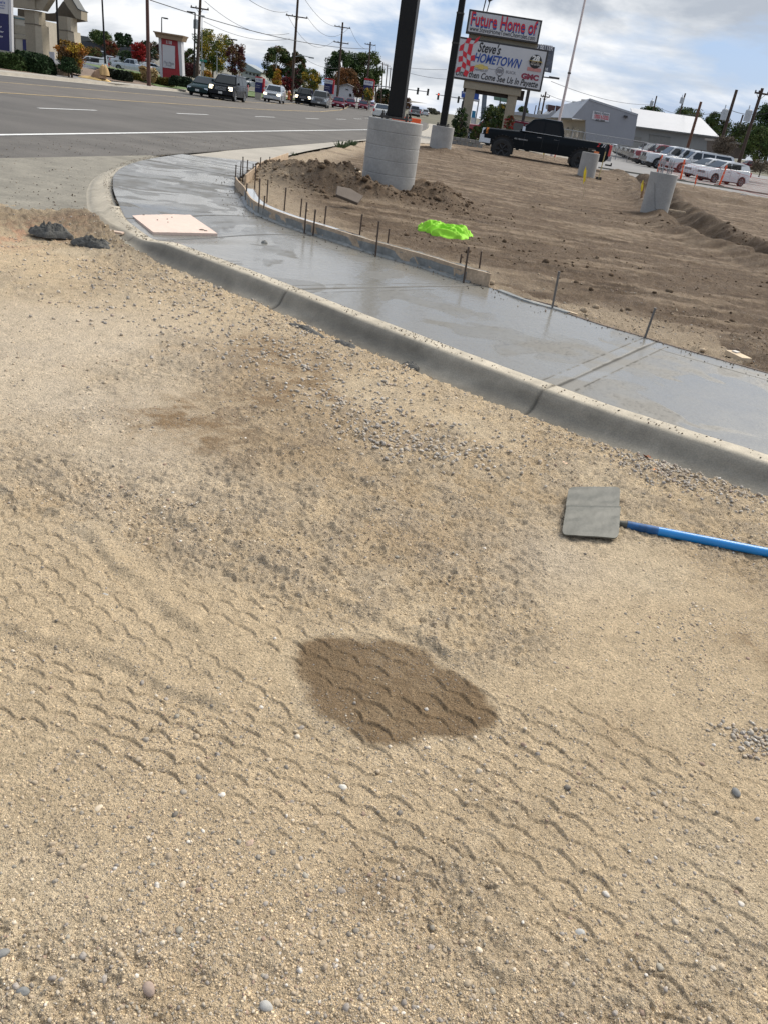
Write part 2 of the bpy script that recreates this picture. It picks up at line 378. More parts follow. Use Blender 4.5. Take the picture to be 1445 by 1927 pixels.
    g_ = gp(60, 425); c = mixc(c, (.27, .205, .135), np.exp(-((x-g_.x)/2.2)**2-((y-g_.y)/.75)**2)*1.0*(.25+1.1*lump)); z += np.exp(-((x-g_.x)/2.2)**2-((y-g_.y)/.75)**2)*.03*cl_
    g_ = gp(330, 480); c = mixc(c, (.22, .18, .13), np.exp(-((x-g_.x)**2+(y-g_.y)**2)/.4)*.8*(.5+lump))
    z += np.exp(-((x-g_.x+1.0)**2+(y-g_.y-1.)**2)/.5)*.05*lump
    dr = np.abs(sk-SKR); z += .085*np.exp(-(dr/1.1)**2)*np.exp(-(np.maximum(dk-.05, 0)/.35)**2)*(.5+lump)
    # over the apron and asphalt the dirt thins out
    ap = ss(-.25, .3, (8.75+.12*(x+5))-y+(fbm(x*1.7, y*1.7, 141, 4)-.5)*1.6)
    edge = np.where(x < -3.6, ap, 1.)
    left = ss(-7.9, -7.2, x+(med-.5)*.8)
    z = z*.8+.028-.09*(1-np.minimum(edge, left))
    zf = z; cf = c
    # ---------- building lot
    df, _ = pdist(x, y, [tuple(p[:2]) for p in WB]+[tuple(p[:2]) for p in FARD[1:5]])
    zl = .105-.20*ss(2, 30, df)
    A1 = x*cos(AZ)-y*sin(AZ); B1 = x*sin(AZ)+y*cos(AZ)
    st = fbm(A1*.7, B1*3.6, 151, 5, .6); st2 = fbm(A1*2.5+3, B1*9, 163, 4, .6); rough = ss(.45, .65, fbm(A1*.35, B1*.8, 171, 3))
    zl += (st-.5)*.05+(st2-.5)*.028*(.3+rough)+(lump-.5)*.038+(fine-.5)*.020*(r < 14)
    soil = np.array((.140, .099, .065)); sand = np.array((.29, .22, .15)); dk_ = np.array((.075, .050, .031)); grl = np.array((.38, .30, .21))
    c = np.repeat(soil[None], n, 0)
    c = mixc(c, sand, .85*ss(.52, .64, st+.15*(st2-.5))); c = mixc(c, dk_, .6*ss(.58, .72, fbm(A1*1.3, B1*4.5, 181, 5))*(.4+rough)); c = mixc(c, dk_*1.1, .4*ss(.56, .7, st2)); c = mixc(c, dk_, .45*ss(.52, .68, lump)); c = mixc(c, sand*1.1, .3*ss(.60, .75, fine))
    gs = (1-ss(.5, 1.5, df))*(x < 2.0)*ss(.3, .5, fbm(x*1.2, y*1.2, 191, 2)+.15)
    c = mixc(c, grl, gs)
    P1 = PIER['big']
    for (ox, oy, rx, ry, h) in ((-1.15,-.8,.95,.75,.34),(-.1,-1.15,.8,.5,.22),(-2.0,.1,.6,.8,.20),(.95,-.2,.6,.9,.24),(.6,.9,.7,.7,.2),(-1.6,1.8,.9,.7,.12)):
        e_ = np.exp(-(((x-P1.x-ox)/rx)**2+((y-P1.y-oy)/ry)**2)**1.4); k = fbm(x*3.2, y*3.2, 201, 5, .62)
        zl += h*e_*(.35+1.3*k); c = mixc(c, dk_*1.35, .75*e_*ss(.3, .6, k)); c = mixc(c, soil*1.25, .5*e_*ss(.55, .75, k))
    for nm, am in (('slim', .22), ('tool', .10), ('rebar', .05)):
        q = PIER[nm]; e_ = np.exp(-((x-q.x)**2+(y-q.y)**2)/1.6); zl += am*e_*(.3+fbm(x*3, y*3, 211, 4)); c = mixc(c, dk_*1.5, .6*e_)
    td, ts = pdist(x, y, TRENCH, True); tw = fbm(x*1.6, y*1.6, 221, 4)
    zl += -.24*np.exp(-((td+(tw-.5)*.5)/.36)**2)+.17*np.exp(-((np.abs(td)-.75+(tw-.5)*.6)/.3)**2)*(.4+1.2*tw)
    c = mixc(c, dk_*.8, 1.0*np.exp(-((td-.1)/.75)**2)*(.5+tw)); 
    br, _ = pdist(x, y, BERMR, True); zl += .15*np.exp(-((br+(tw-.5)*.5)/.5)**2)*(.5+tw); c = mixc(c, soil*.9, .8*np.exp(-(br/.7)**2))
    # loose spoil behind the form, orange marking paint specks by the truck
    zl += .05*np.exp(-((df-.25)/.18)**2)*lump
    for (px, py) in ((975,302),(35,450)):
        q = gp(px, py, 0); e_ = np.exp(-(((x-q.x)/.35)**2+((y-q.y)/.8)**2))*ss(.45, .6, lump); c = mixc(c, (.62, .22, .12), .55*e_); cf = mixc(cf, (.65, .30, .18), .45*e_)
    z = np.where(lot, zl, zf); c = np.where(lot[:, None], c, cf)
    # at the back edge of the slab the lot meets it flush
    wk = inpoly(x, y, WALKP)
    z = np.where(slab | wk, -.16, z)
    street = (x < -7.75) | ((x < ROADX-.3) & (y > 15.5) & ~lot)
    far = (~lot) & (y > 15.2)
    z = np.where((street & ~lot) | far, -.16, z)
    return z, np.clip(c, 0, 1), lot, slab | wk | (street & ~lot) | far
NA = 1250
rr = np.r_[.58*np.exp(np.arange(0, math.log(4.8/.58), .0026)), 4.8*np.exp(np.arange(0, math.log(64/4.8), .0062))]; NR = len(rr); aa = np.linspace(radians(-60), radians(62), NA)+AZ
R2, A2 = np.meshgrid(rr, aa, indexing='ij'); X = (R2*np.sin(A2)).ravel(); Y = (R2*np.cos(A2)).ravel()
Zg, Cg, Lg, Hg = ground(X, Y)
idx = np.arange(NR*NA).reshape(NR, NA); q = np.stack([idx[:-1, :-1], idx[:-1, 1:], idx[1:, 1:], idx[1:, :-1]], -1).reshape(-1, 4)[:, ::-1]
fy = (Y[q].min(1) > 47+0*Y[q].min(1)) & (X[q].max(1) > 3)      # paved sales lot beyond
hid = Hg[q].all(1)
q = q[~(hid | (Y[q].min(1) > 60) | fy)]
me = npmesh('dirt_ground', np.c_[X, Y, Zg], q, colors=Cg); me.shade_smooth()
# coarser continuation beside and behind the standing point
gx0, gy0 = np.meshgrid(np.arange(-7.4, 16, .06), np.arange(-7, 7, .06), indexing='ij'); sh_ = gx0.shape; gx0, gy0 = gx0.ravel(), gy0.ravel(); zc_, cc_, _, hc_ = ground(gx0, gy0)
ia = np.arange(sh_[0]*sh_[1]).reshape(sh_); qa = np.stack([ia[:-1, :-1], ia[1:, :-1], ia[1:, 1:], ia[:-1, 1:]], -1).reshape(-1, 4)
az_ = np.arctan2(gx0, gy0)-AZ; inw_ = (np.hypot(gx0, gy0) > .72) & (az_ > radians(-59)) & (az_ < radians(61)); qa = qa[~(inw_[qa].all(1) | hc_[qa].any(1))]
me2 = npmesh('ground_margin', np.c_[gx0, gy0, zc_-.0015], qa, colors=cc_); me2.shade_smooth()
# ground material
mg = bpy.data.materials.new('dirt'); mg.use_nodes = True; t = mg.node_tree; b = t.nodes['Principled BSDF']
b.inputs['Roughness'].default_value = .95; b.inputs['Specular IOR Level'].default_value = .15
def tn(ty, **kw):
    n = t.nodes.new(ty)
    for k, v in kw.items():
        if k[0] == '_': setattr(n, k[1:], v)
        else: n.inputs[k].default_value = v
    return n
lk = t.links.new
tcd = tn('ShaderNodeTexCoord'); at = tn('ShaderNodeAttribute', _attribute_name='Col')
def rng(src, a, b_, c_, d_): mrn = tn('ShaderNodeMapRange'); [mrn.inputs[k].__setattr__('default_value', v) for k, v in (('From Min', a), ('From Max', b_), ('To Min', c_), ('To Max', d_))]; lk(src, mrn.inputs['Value']); return mrn.outputs[0]
def nz(s, d=4, r_=.6): n = tn('ShaderNodeTexNoise', Scale=s, Detail=d, Roughness=r_); lk(tcd.outputs['Object'], n.inputs['Vector']); return n.outputs['Fac']
def mul(a, b_): n = tn('ShaderNodeMath', _operation='MULTIPLY'); lk(a, n.inputs[0]); (lk(b_, n.inputs[1]) if hasattr(b_, 'links') else n.inputs[1].__setattr__('default_value', b_)); return n.outputs[0]
def addn(a, b_): n = tn('ShaderNodeMath', _operation='ADD'); lk(a, n.inputs[0]); lk(b_, n.inputs[1]); return n.outputs[0]
f1 = rng(nz(14, 6), .3, .7, .86, 1.12); f2 = rng(nz(130, 5, .75), .3, .7, .60, 1.36); f3 = rng(nz(420, 2), .3, .7, .62, 1.34)  # noise in the colour: dark grains plus painted micro shadows between them
fac = mul(mul(f1, f2), f3)
sc = tn('ShaderNodeVectorMath', _operation='SCALE'); lk(at.outputs['Color'], sc.inputs[0]); lk(fac, sc.inputs['Scale'])
prev = sc.outputs[0]; bumps = None
for vs, dens, seed in ((95, .62, 0), (210, .55, 5)):
    mp = tn('ShaderNodeVectorMath', _operation='ADD'); lk(tcd.outputs['Object'], mp.inputs[0]); mp.inputs[1].default_value = (seed, seed, 0)
    vo = tn('ShaderNodeTexVoronoi', Scale=vs); lk(mp.outputs[0], vo.inputs['Vector'])
    sx = tn('ShaderNodeSeparateColor'); lk(vo.outputs['Color'], sx.inputs[0])
    on = tn('ShaderNodeMath', _operation='GREATER_THAN'); lk(sx.outputs[0], on.inputs[0]); on.inputs[1].default_value = dens
    sh = rng(vo.outputs['Distance'], .22, .42, 1, 0); msk = mul(on.outputs[0], sh)
    rp = tn('ShaderNodeValToRGB'); lk(sx.outputs[1], rp.inputs[0]); el = rp.color_ramp.elements
    el[0].color = (.10, .10, .11, 1); el[1].color = (.62, .55, .46, 1); el[1].position = 1
    for p_, cc in ((.25, (.22, .19, .17, 1)), (.5, (.40, .32, .23, 1)), (.75, (.36, .34, .33, 1))): e_ = el.new(p_); e_.color = cc
    mm = tn('ShaderNodeMix', _data_type='RGBA'); mk = mul(mul(msk, .75), rng(nz(2.3, 4), .42, .60, .12, 1.)); lk(mk, mm.inputs[0]); lk(prev, mm.inputs[6]); lk(rp.outputs[0], mm.inputs[7]); prev = mm.outputs[2]
    hh = mul(msk, .6 if vs < 100 else .3); bumps = hh if bumps is None else addn(bumps, hh)
lk(prev, b.inputs['Base Color'])
bumps = addn(bumps, mul(nz(300, 3, .7), .9)); bumps = addn(bumps, mul(nz(70, 4, .6), 1.4))
bp = tn('ShaderNodeBump', Strength=1.0, Distance=.011); lk(bumps, bp.inputs['Height']); lk(bp.outputs[0], b.inputs['Normal'])
tag(link('ground', me, mg), kind='structure'); tag(link('ground_margin', me2, mg), kind='structure')

# ------------------------------------------------------------------ loose gravel (nobody could count it)
def ico():
    bm = bmesh.new(); bmesh.ops.create_icosphere(bm, subdivisions=1, radius=1); v = np.array([p.co for p in bm.verts]); f = np.array([[w.index for w in q_.verts] for q_ in bm.faces]); bm.free()
    bm = bmesh.new(); bmesh.ops.create_icosphere(bm, subdivisions=2, radius=1); v2 = np.array([p.co for p in bm.verts]); f2_ = np.array([[w.index for w in q_.verts] for q_ in bm.faces]); bm.free()
    return v, f, v2, f2_
I1v, I1f, I2v, I2f = ico()
O8v = np.array([(1,0,0),(-1,0,0),(0,1,0),(0,-1,0),(0,0,1),(0,0,-1.)]); O8f = np.array([(0,2,4),(2,1,4),(1,3,4),(3,0,4),(2,0,5),(1,2,5),(3,1,5),(0,3,5)])
def scatter(xy, z, rad, cols, hi, sink=.25, flat=(.45, .85)):
    v, f = (O8v, O8f) if hi == 8 else ((I2v, I2f) if hi else (I1v, I1f)); n = len(xy); nv = len(v)
    S = rad[:, None]*np.c_[np.ones(n), RNG.uniform(.62, .95, n), RNG.uniform(flat[0], flat[1], n)]
    th = RNG.uniform(0, 2*pi, n); ct, st = np.cos(th)[:, None], np.sin(th)[:, None]
    jit = 1+RNG.uniform(-1, 1, (n, nv))*(.2 if hi != 8 else .4); P = v[None]*jit[..., None]*S[:, None]
    tl = RNG.normal(0, .25, n)[:, None]; z2 = P[..., 2]*np.cos(tl)+P[..., 0]*np.sin(tl); x2 = P[..., 0]*np.cos(tl)-P[..., 2]*np.sin(tl)
    Xp = x2*ct-P[..., 1]*st+xy[:, :1]; Yp = x2*st+P[..., 1]*ct+xy[:, 1:2]; Zp = z2+(z+S[:, 2]*(1-2*sink))[:, None]
    V = np.stack([Xp, Yp, Zp], -1).reshape(-1, 3); Fc = (f[None]+(np.arange(n)*nv)[:, None, None]).reshape(-1, 3)
    return V, Fc, np.repeat(cols, nv, 0)
pal = np.array([(.42,.34,.24),(.36,.29,.21),(.30,.27,.24),(.25,.225,.19),(.175,.16,.14),(.55,.48,.38),(.62,.58,.52),(.30,.21,.16),(.29,.27,.225),(.47,.38,.27)])
pw = np.array([.24,.20,.15,.08,.045,.09,.03,.05,.045,.10])
def pick(n):
    c = pal[RNG.choice(len(pal), n, p=pw/pw.sum())]; return np.clip(c*RNG.uniform(.8, 1.2, (n, 1)), 0, 1)
def pts(n, r0, r1):
    r = r0*np.exp(RNG.uniform(0, math.log(r1/r0), n)); a = RNG.uniform(radians(-52), radians(50), n)+AZ
    return np.c_[r*np.sin(a), r*np.cos(a)], r
def mkgravel():
    Vs, Fs, Cs, base = [], [], [], 0
    for hi, n, r0, r1, k0, k1, al in ((8, 330000, .7, 8.5, .0008, .0030, 2.8), (False, 75000, .7, 9.5, .0010, .0034, 2.6), (True, 5200, .7, 6.5, .0020, .0052, 3.4), (True, 2600, .72, 1.9, .0034, .0062, 3.0)):
        xy, r = pts(n, r0, r1); cl = fbm(xy[:, 0]*2.3, xy[:, 1]*2.3, 301, 3); dk, _ = pdist(xy[:, 0], xy[:, 1], [tuple(p) for p in KOUT[::20]])
        dens = .07+1.0*ss(.47, .62, cl)*(.35+.65*ss(.4, .6, fbm(xy[:, 0]*.7, xy[:, 1]*.7, 303, 2)))+.9*np.exp(-(dk/.35)**2)+.45*ss(1.8, 1.1, r)
        keep = RNG.random(n) < (dens if hi != 8 else dens*.85+.05); inw = inpoly(xy[:, 0], xy[:, 1], WETP); keep &= ~(inw & (RNG.random(n) < .85))
        xy, r = xy[keep], r[keep]; z, _, lot, hid = ground(xy[:, 0], xy[:, 1]); k = ~hid; xy, r, z = xy[k], r[k], z[k]; n = len(xy)
        rad = np.minimum(np.maximum(k0*r**.75, .0014)*(RNG.pareto(al, n)+1), k1*1.25+.0014*r)
        pc = pick(n)
        if hi == 8:
            gc = ground(xy[:, 0], xy[:, 1])[1]; sel = (RNG.random(n) < .72)[:, None]; pc = np.where(sel, gc*RNG.uniform(.55, 1.25, (n, 1)), pc)
        V, F_c, C = scatter(xy, z, rad, pc*.9+.1*np.array((.5,.4,.28)), hi, .5)
        Vs.append(V); Fs.append(F_c+base); Cs.append(C); base += len(V)
    # washed drain rock lying against the kerb foot, and windrows in the wheel track
    for (px, py, sx_, n, rd) in ((1250,890,.17,420,.0085),(1330,925,.20,260,.008),(1180,850,.15,180,.007),(660,770,.25,260,.009),(720,825,.18,170,.009),(860,850,.3,120,.009),(780,860,.2,120,.010),(1420,1410,.06,160,.006),(560,700,.5,220,.010),(480,640,.6,200,.010),(1060,800,.12,120,.008),(620,690,.4,160,.01),(420,600,.7,250,.011),(330,540,.6,260,.011)):
        g_ = gp(px, py); xy = RNG.normal(0, 1, (n, 2))*(sx_, sx_*.6)+(g_.x, g_.y); z, _, _, hid = ground(xy[:, 0], xy[:, 1]); xy, z = xy[~hid], z[~hid]; n = len(xy)
        rad = rd*RNG.uniform(.5, 1.35, n); c = pick(n)*.6+np.array((.36, .33, .29))*.5
        V, F_c, C = scatter(xy, z, rad, c, True, .2); Vs.append(V); Fs.append(F_c+base); Cs.append(C); base += len(V)
    # crumbs kicked onto the kerb top, the apron, the slab edge and the road shoulder
    def crumbs(xy, z, lo, hi_, dark_=.6):
        nonlocal base
        n = len(xy); pc = np.where((RNG.random(n) < dark_)[:, None], np.array((.10, .08, .058))*RNG.uniform(.6, 1.6, (n, 1)), pick(n)*.8); V, F_c, C = scatter(xy, z, RNG.uniform(lo, hi_, n), pc, 8, .2); Vs.append(V); Fs.append(F_c+base); Cs.append(C); base += len(V)
    n = 2600; k = RNG.integers(0, int(len(KBs)*.98), n); T_ = offset_line(KBs, 1.)[1][k]; N_ = np.c_[-T_[:, 1], T_[:, 0]]*kside; o_ = RNG.uniform(.0, .12, n)**1.; p_ = KBs[k]+N_*o_[:, None]; kz = zk(KA[k]); kp = RNG.random(n) < .25+.75*ss(.45, .6, vn(KA[k]*3, o_*0, 7)); crumbs(p_[kp], (kz+.004)[kp], .003, .008, .5)
    n = 420; xy = np.c_[RNG.uniform(-7.6, -4.3, n), RNG.normal(9.6, 1.5, n)]; kp = (xy[:, 1] > 8.2) & (~inpoly(xy[:, 0], xy[:, 1], KPOLY)); crumbs(xy[kp], np.full(kp.sum(), .010), .004, .014, .6)
    n = 500; xy = np.c_[RNG.uniform(-9.6, -7.4, n), RNG.uniform(9, 26, n)]; crumbs(xy, np.full(n, .006), .006, .014, .6)
    n = 700; k = RNG.integers(int(len(WBs)*.1), int(len(WBs)*.85), n); T_ = offset_line(WBs, 1.)[1][k]; N_ = np.c_[-T_[:, 1], T_[:, 0]]*kside; p_ = WBs[k]+N_*(RNG.random(n)**3*.35)[:, None]; crumbs(p_, np.full(n, ZS+.001), .003, .010, .9)
    me = npmesh('gravel', np.concatenate(Vs), np.concatenate(Fs), colors=np.concatenate(Cs))
    return me
M_peb = mat('pebble', rough=.85, attr='Col', var=.25, scale=260, spec=.25, bump=.001, bscale=300)
tag(link('gravel', mkgravel(), M_peb), 'loose tan and grey gravel scattered over the bare dirt', 'gravel', kind='stuff')
def mkclods():
    Vs, Fs, Cs, base = [], [], [], 0
    P1 = PIER['big']
    for (cx_, cy_, sx_, sy_, n, rd) in ((P1.x-1.2,P1.y-1.1,.8,.5,700,.020),(P1.x+.5,P1.y-.9,.7,.4,420,.018),(P1.x-2.2,P1.y+.3,.5,.8,300,.018),(P1.x+1.1,P1.y,.4,.8,220,.018),(gp(1330,450).x,gp(1330,450).y,1.5,.7,260,.02),(gp(1160,500).x,gp(1160,500).y,3,1.3,420,.010),(gp(900,480).x,gp(900,480).y,1.2,.8,240,.014),(gp(1120,640).x,gp(1120,640).y,.9,.3,160,.012),(gp(1330,540).x,gp(1330,540).y,2.,.9,200,.010),(gp(1000,330).x,gp(1000,330).y,5,5,160,.02),(gp(1340,640).x,gp(1340,640).y,.9,.5,240,.012)):
        xy = RNG.normal(0, 1, (n, 2))*(sx_, sy_)+(cx_, cy_); z, c, lot, hid = ground(xy[:, 0], xy[:, 1]); k = lot & ~hid; xy, z, c = xy[k], z[k], c[k]; n = len(xy)
        rad = np.minimum(rd*.5*(RNG.pareto(2.2, n)+1), rd*3.2); V, F_c, C = scatter(xy, z, rad, np.clip(c*RNG.uniform(.7, 1.15, (n, 1)), 0, 1), True, .3)
        Vs.append(V); Fs.append(F_c+base); Cs.append(C); base += len(V)
    me = npmesh('soil_clods', np.concatenate(Vs), np.concatenate(Fs), colors=np.concatenate(Cs)); me.shade_smooth(); return me
tag(link('soil_clods', mkclods(), mat('clod', rough=.97, attr='Col', var=.3, scale=60, bump=.004, bscale=90, spec=.1)), 'crumbly brown soil clods strewn over the churned lot', 'soil clods', kind='stuff')

# ------------------------------------------------------------------ flat sheets: asphalt, apron, walks, far land
def sheet(name, P, z, m, kind='structure', sub=0):
    me = bpy.data.meshes.new(name); me.from_pydata([(p[0], p[1], z if len(p) < 3 else p[2]) for p in P], [], [tuple(range(len(P)))]); me.update()
    if me.polygons[0].normal.z < 0: me.flip_normals()
    return tag(link(name, me, m), kind=kind)
M_asph = mat('asphalt', (.088, .080, .071), .9, var=.22, scale=.35, bump=.004, bscale=60, fine=(55, .22))
M_asph_shoulder = mat('asphalt_shoulder', (.098, .089, .078), .92, var=.28, scale=.8, bump=.004, bscale=60, fine=(45, .3))
M_turnlane = mat('asphalt_turnlane', (.105, .092, .078), .92, var=.2, scale=.5, fine=(45, .2))
M_conc_dusty = mat('concrete_dusty', (.205, .188, .150), .9, var=.22, scale=2.2, bump=.003, bscale=70, fine=(38, .22))
M_conc_walk = mat('concrete_walk', (.34, .31, .26), .88, var=.14, scale=1.1, fine=(30, .12))
M_line_w = mat('road_paint_white', (.66, .66, .64), .7, var=.18, scale=5)
M_line_y = mat('road_paint_yellow', (.50, .36, .16), .7, var=.3, scale=3)
M_grassland = mat('far_ground', (.10, .092, .058), .95, var=.35, scale=.05, fine=(.5, .25))
M_lawn = mat('lawn', (.085, .13, .035), .95, var=.35, scale=.8, fine=(30, .45))
M_bark = mat('bark_mulch', (.17, .12, .085), .95, var=.4, scale=2, fine=(25, .4))
sheet('far_ground', [(-1500, -1500), (1500, -1500), (1500, 3000), (-1500, 3000)], -.32, M_grassland)
# road centreline offset: 0 near, bending left further on
RB = [(0, -30), (0, 62), (-1.8, 85), (-6.6, 115), (-16.5, 165), (-34, 240), (-62, 350), (-110, 540), (-175, 800)]
def strip(name, x0, x1, z, m, y0=-30, y1=800, kind='structure', pts_=None):
    ys = sorted(set([y0, y1]+[p[1] for p in RB if y0 < p[1] < y1])); V, Fc = [], []
    for yy in ys:
        o = float(np.interp(yy, [p[1] for p in RB], [p[0] for p in RB])); V += [(x0+o, yy, z), (x1+o, yy, z)]
    for i in range(len(ys)-1): Fc.append((2*i, 2*i+1, 2*i+3, 2*i+2))
    me = bpy.data.meshes.new(name); me.from_pydata(V, [], Fc); me.update(); return tag(link(name, me, m), kind=kind)
strip('road', -30.2, -7.55, .0, M_asph)
strip('turn_lane', -24.8, -19.6, .004, M_turnlane)
strip('road_shoulder', -10.1, -7.6, .004, M_asph_shoulder)
strip('edge_line', -10.42, -10.26, .008, M_line_w, 5)
strip('centre_line', -19.55, -19.40, .009, M_line_y, 5, 500)
strip('centre_line', -24.95, -24.80, .009, M_line_y, 5, 500)
ds = MB(); yy = 4.0
while yy < 330:
    for lx in (-15.15,):
        o0 = float(np.interp(yy, [p[1] for p in RB], [p[0] for p in RB])); ds.add([(lx+o0, yy, .008), (lx+.13+o0, yy, .008), (lx+.13+o0, yy+3.6, .008), (lx+o0, yy+3.6, .008)], [(0, 1, 2, 3)])
    yy += 10.5
tag(ds.build('lane_dashes', M_line_w), kind='structure')
strip('far_gutter', -31.0, -30.2, .003, M_conc_walk, 5)
ribP = [(-31.0+float(np.interp(y_, [p[1] for p in RB], [p[0] for p in RB])), y_) for y_ in range(5, 300, 5)]
tag(link('far_kerb', npmesh('far_kerb', [(p[0], p[1], .15) for p in ribP]+[(p[0]+.04, p[1], 0.) for p in ribP], [(i, i+1, len(ribP)+i+1, len(ribP)+i) for i in range(len(ribP)-1)]), M_conc_walk), kind='structure')
kb = strip('far_kerb', -31.2, -31.0, .15, M_conc_walk, 5); kb2 = strip('far_pavement', -33.2, -31.2, .153, M_conc_walk, 5, 300)
sheet('street_apron', [(-7.6, 16.6), (-8.2, 12), (-8.2, 2), (-7.0, 2), (-3.9, 6.8), (-3.2, 8.2), (-5.2, 12), (-6.7, 16.6)], .010, M_conc_dusty)
# ================================================================== WET SIDEWALK
def lerp_arc(Ps, S, s):
    return np.c_[np.interp(s, S, Ps[:, 0]), np.interp(s, S, Ps[:, 1])]
rows, Ks, along = [], [], []
for (k0, w0), (k1, w1) in zip(pairs[:-1], pairs[1:]):
    n = max(8, int(max(KA[k1]-KA[k0], WA[w1]-WA[w0])/.009)); t_ = np.linspace(0, 1, n, endpoint=False)
    rows.append((lerp_arc(KBs, KA, KA[k0]+t_*(KA[k1]-KA[k0])), lerp_arc(WBs, WA, WA[w0]+t_*(WA[w1]-WA[w0])))); Ks.append(KA[k0]+t_*(KA[k1]-KA[k0]))
rows.append((KBs[-1:], WBs[-1:])); Ks.append(KA[-1:])
P0 = np.concatenate([r[0] for r in rows]); P1_ = np.concatenate([r[1] for r in rows]); KS = np.concatenate(Ks); NS = len(P0); NT = 130
tt = np.linspace(0, 1, NT)
G3 = P0[:, None]*(1-tt)[None, :, None]+P1_[:, None]*tt[None, :, None]
gx, gy = G3[..., 0].ravel(), G3[..., 1].ravel(); wid = np.hypot(*(P1_-P0).T)
ed0 = (tt[None]*wid[:, None]).ravel(); ed1 = ((1-tt)[None]*wid[:, None]).ravel(); ks_ = np.repeat(KS, NT)
zz = (ZS-(ZS-zk(ks_))*(1-ss(.0, .75, np.tile(tt, NS))))
smooth_ = np.zeros(NS*NT); dark = np.zeros(NS*NT)
for i, (ki, wi) in enumerate(pairs[1:-1]):
    a, b_ = KBs[ki], WBs[wi]; dn = b_-a; dn = dn/np.hypot(*dn); sd_ = (gx-a[0])*dn[1]-(gy-a[1])*dn[0]; ad_ = np.abs(sd_)
    band = 1-ss(.105, .112, ad_); ext_ = [1, .55, 0, 0, .8, 0, 0][i]
    smooth_ = np.maximum(smooth_, band*ext_*(np.tile(tt, NS) < (1 if ext_ != .55 else .42)))
    jw = .008+.0013*np.hypot(gx, gy); zz -= .004*np.exp(-(ad_/.016)**2); dark = np.maximum(dark, np.exp(-(ad_/jw)**2))
    if ext_ > .5: dark = np.maximum(dark, .85*np.exp(-((ad_-.115)/.008)**2)*ss(.15, .5, vn(gx*20, gy*20, 8)))
edge_b = (1-ss(.055, .062, ed0))*0; 
# troweled border inside the back edge of the nearest panel, ragged tool line
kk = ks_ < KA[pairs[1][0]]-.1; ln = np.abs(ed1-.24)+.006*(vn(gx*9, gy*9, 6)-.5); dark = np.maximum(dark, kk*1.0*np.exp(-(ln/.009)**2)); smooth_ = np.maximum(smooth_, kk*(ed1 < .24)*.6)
w1_ = fbm(gx*1.1, gy*1.1, 401, 3); sw = fbm(gx*.9+w1_*2.2, gy*1.5+w1_*2.5, 411, 4, .5); matte = ss(.475, .515, sw)*(1-.0*smooth_)
sw2 = fbm(gx*2.2+w1_*3, gy*1.3-w1_*2, 421, 3); matte = np.maximum(matte, .6*ss(.56, .6, sw2))
matte *= (.35+.65*ss(.35, .7, fbm(gx*4, gy*4, 431, 3)))
arcs = np.exp(-(((sw-.522)/.0035))**2)*ss(.45, .6, vn(gx*2, gy*2, 433)); 
pit = ss(.70, .8, vn(gx*60, gy*60, 441))*(1-smooth_)
zz += .0022*(fbm(gx*5, gy*5, 451, 3)-.5)+.0011*(vn(gx*40, gy*40, 453)-.5)*(1-.8*smooth_)-.0012*arcs-.0012*pit*matte
nearK = ss(KA[pairs[2][0]]-1.5, 0, ks_)   # nearer panels set drier
colS = np.empty((NS*NT, 3)); wetc = np.array((.205, .195, .170)); dryc = np.array((.285, .272, .240)); dkc = np.array((.112, .103, .086))
colS[:] = wetc*(1-nearK[:, None])+dryc*nearK[:, None]
colS = colS*(1-.62*matte[:, None])+dkc*(.62*matte[:, None]); colS *= (1+.10*smooth_)[:, None]; colS *= (1-.72*np.clip(dark, 0, 1))[:, None]; colS *= (1-.25*pit*(.3+matte))[:, None]; colS *= (1-.22*arcs)[:, None]
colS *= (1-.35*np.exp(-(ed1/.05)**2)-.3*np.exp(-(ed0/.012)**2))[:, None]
rghS = np.clip(.17+.36*matte+.32*nearK-.04*smooth_+.6*np.clip(dark, 0, 1)+.12*(fbm(gx*6, gy*6, 461, 3)-.5), .06, .9)
ix_ = np.arange(NS*NT).reshape(NS, NT); qs = np.stack([ix_[:-1, :-1], ix_[:-1, 1:], ix_[1:, 1:], ix_[1:, :-1]], -1).reshape(-1, 4)
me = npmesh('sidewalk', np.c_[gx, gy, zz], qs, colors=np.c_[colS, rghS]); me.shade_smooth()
if me.polygons[5].normal.z < 0: me.flip_normals()
mw = bpy.data.materials.new('wet_concrete'); mw.use_nodes = True; t = mw.node_tree; b = t.nodes['Principled BSDF']; lk = t.links.new
at = t.nodes.new('ShaderNodeAttribute'); at.attribute_name = 'Col'; tcd = t.nodes.new('ShaderNodeTexCoord')
na = t.nodes.new('ShaderNodeTexNoise'); na.inputs['Scale'].default_value = 85; na.inputs['Detail'].default_value = 4; lk(tcd.outputs['Object'], na.inputs['Vector'])
mr = t.nodes.new('ShaderNodeMapRange'); mr.inputs[1].default_value = .3; mr.inputs[2].default_value = .7; mr.inputs[3].default_value = .88; mr.inputs[4].default_value = 1.1; lk(na.outputs['Fac'], mr.inputs[0])
vs_ = t.nodes.new('ShaderNodeVectorMath'); vs_.operation = 'SCALE'; lk(at.outputs['Color'], vs_.inputs[0]); lk(mr.outputs[0], vs_.inputs['Scale']); lk(vs_.outputs[0], b.inputs['Base Color']); lk(at.outputs['Alpha'], b.inputs['Roughness'])
bp = t.nodes.new('ShaderNodeBump'); bp.inputs['Distance'].default_value = .0012; bp.inputs['Strength'].default_value = .55; lk(na.outputs['Fac'], bp.inputs['Height']); lk(bp.outputs[0], b.inputs['Normal'])
b.inputs['Specular IOR Level'].default_value = .42
tag(link('sidewalk', me, mw), kind='structure')
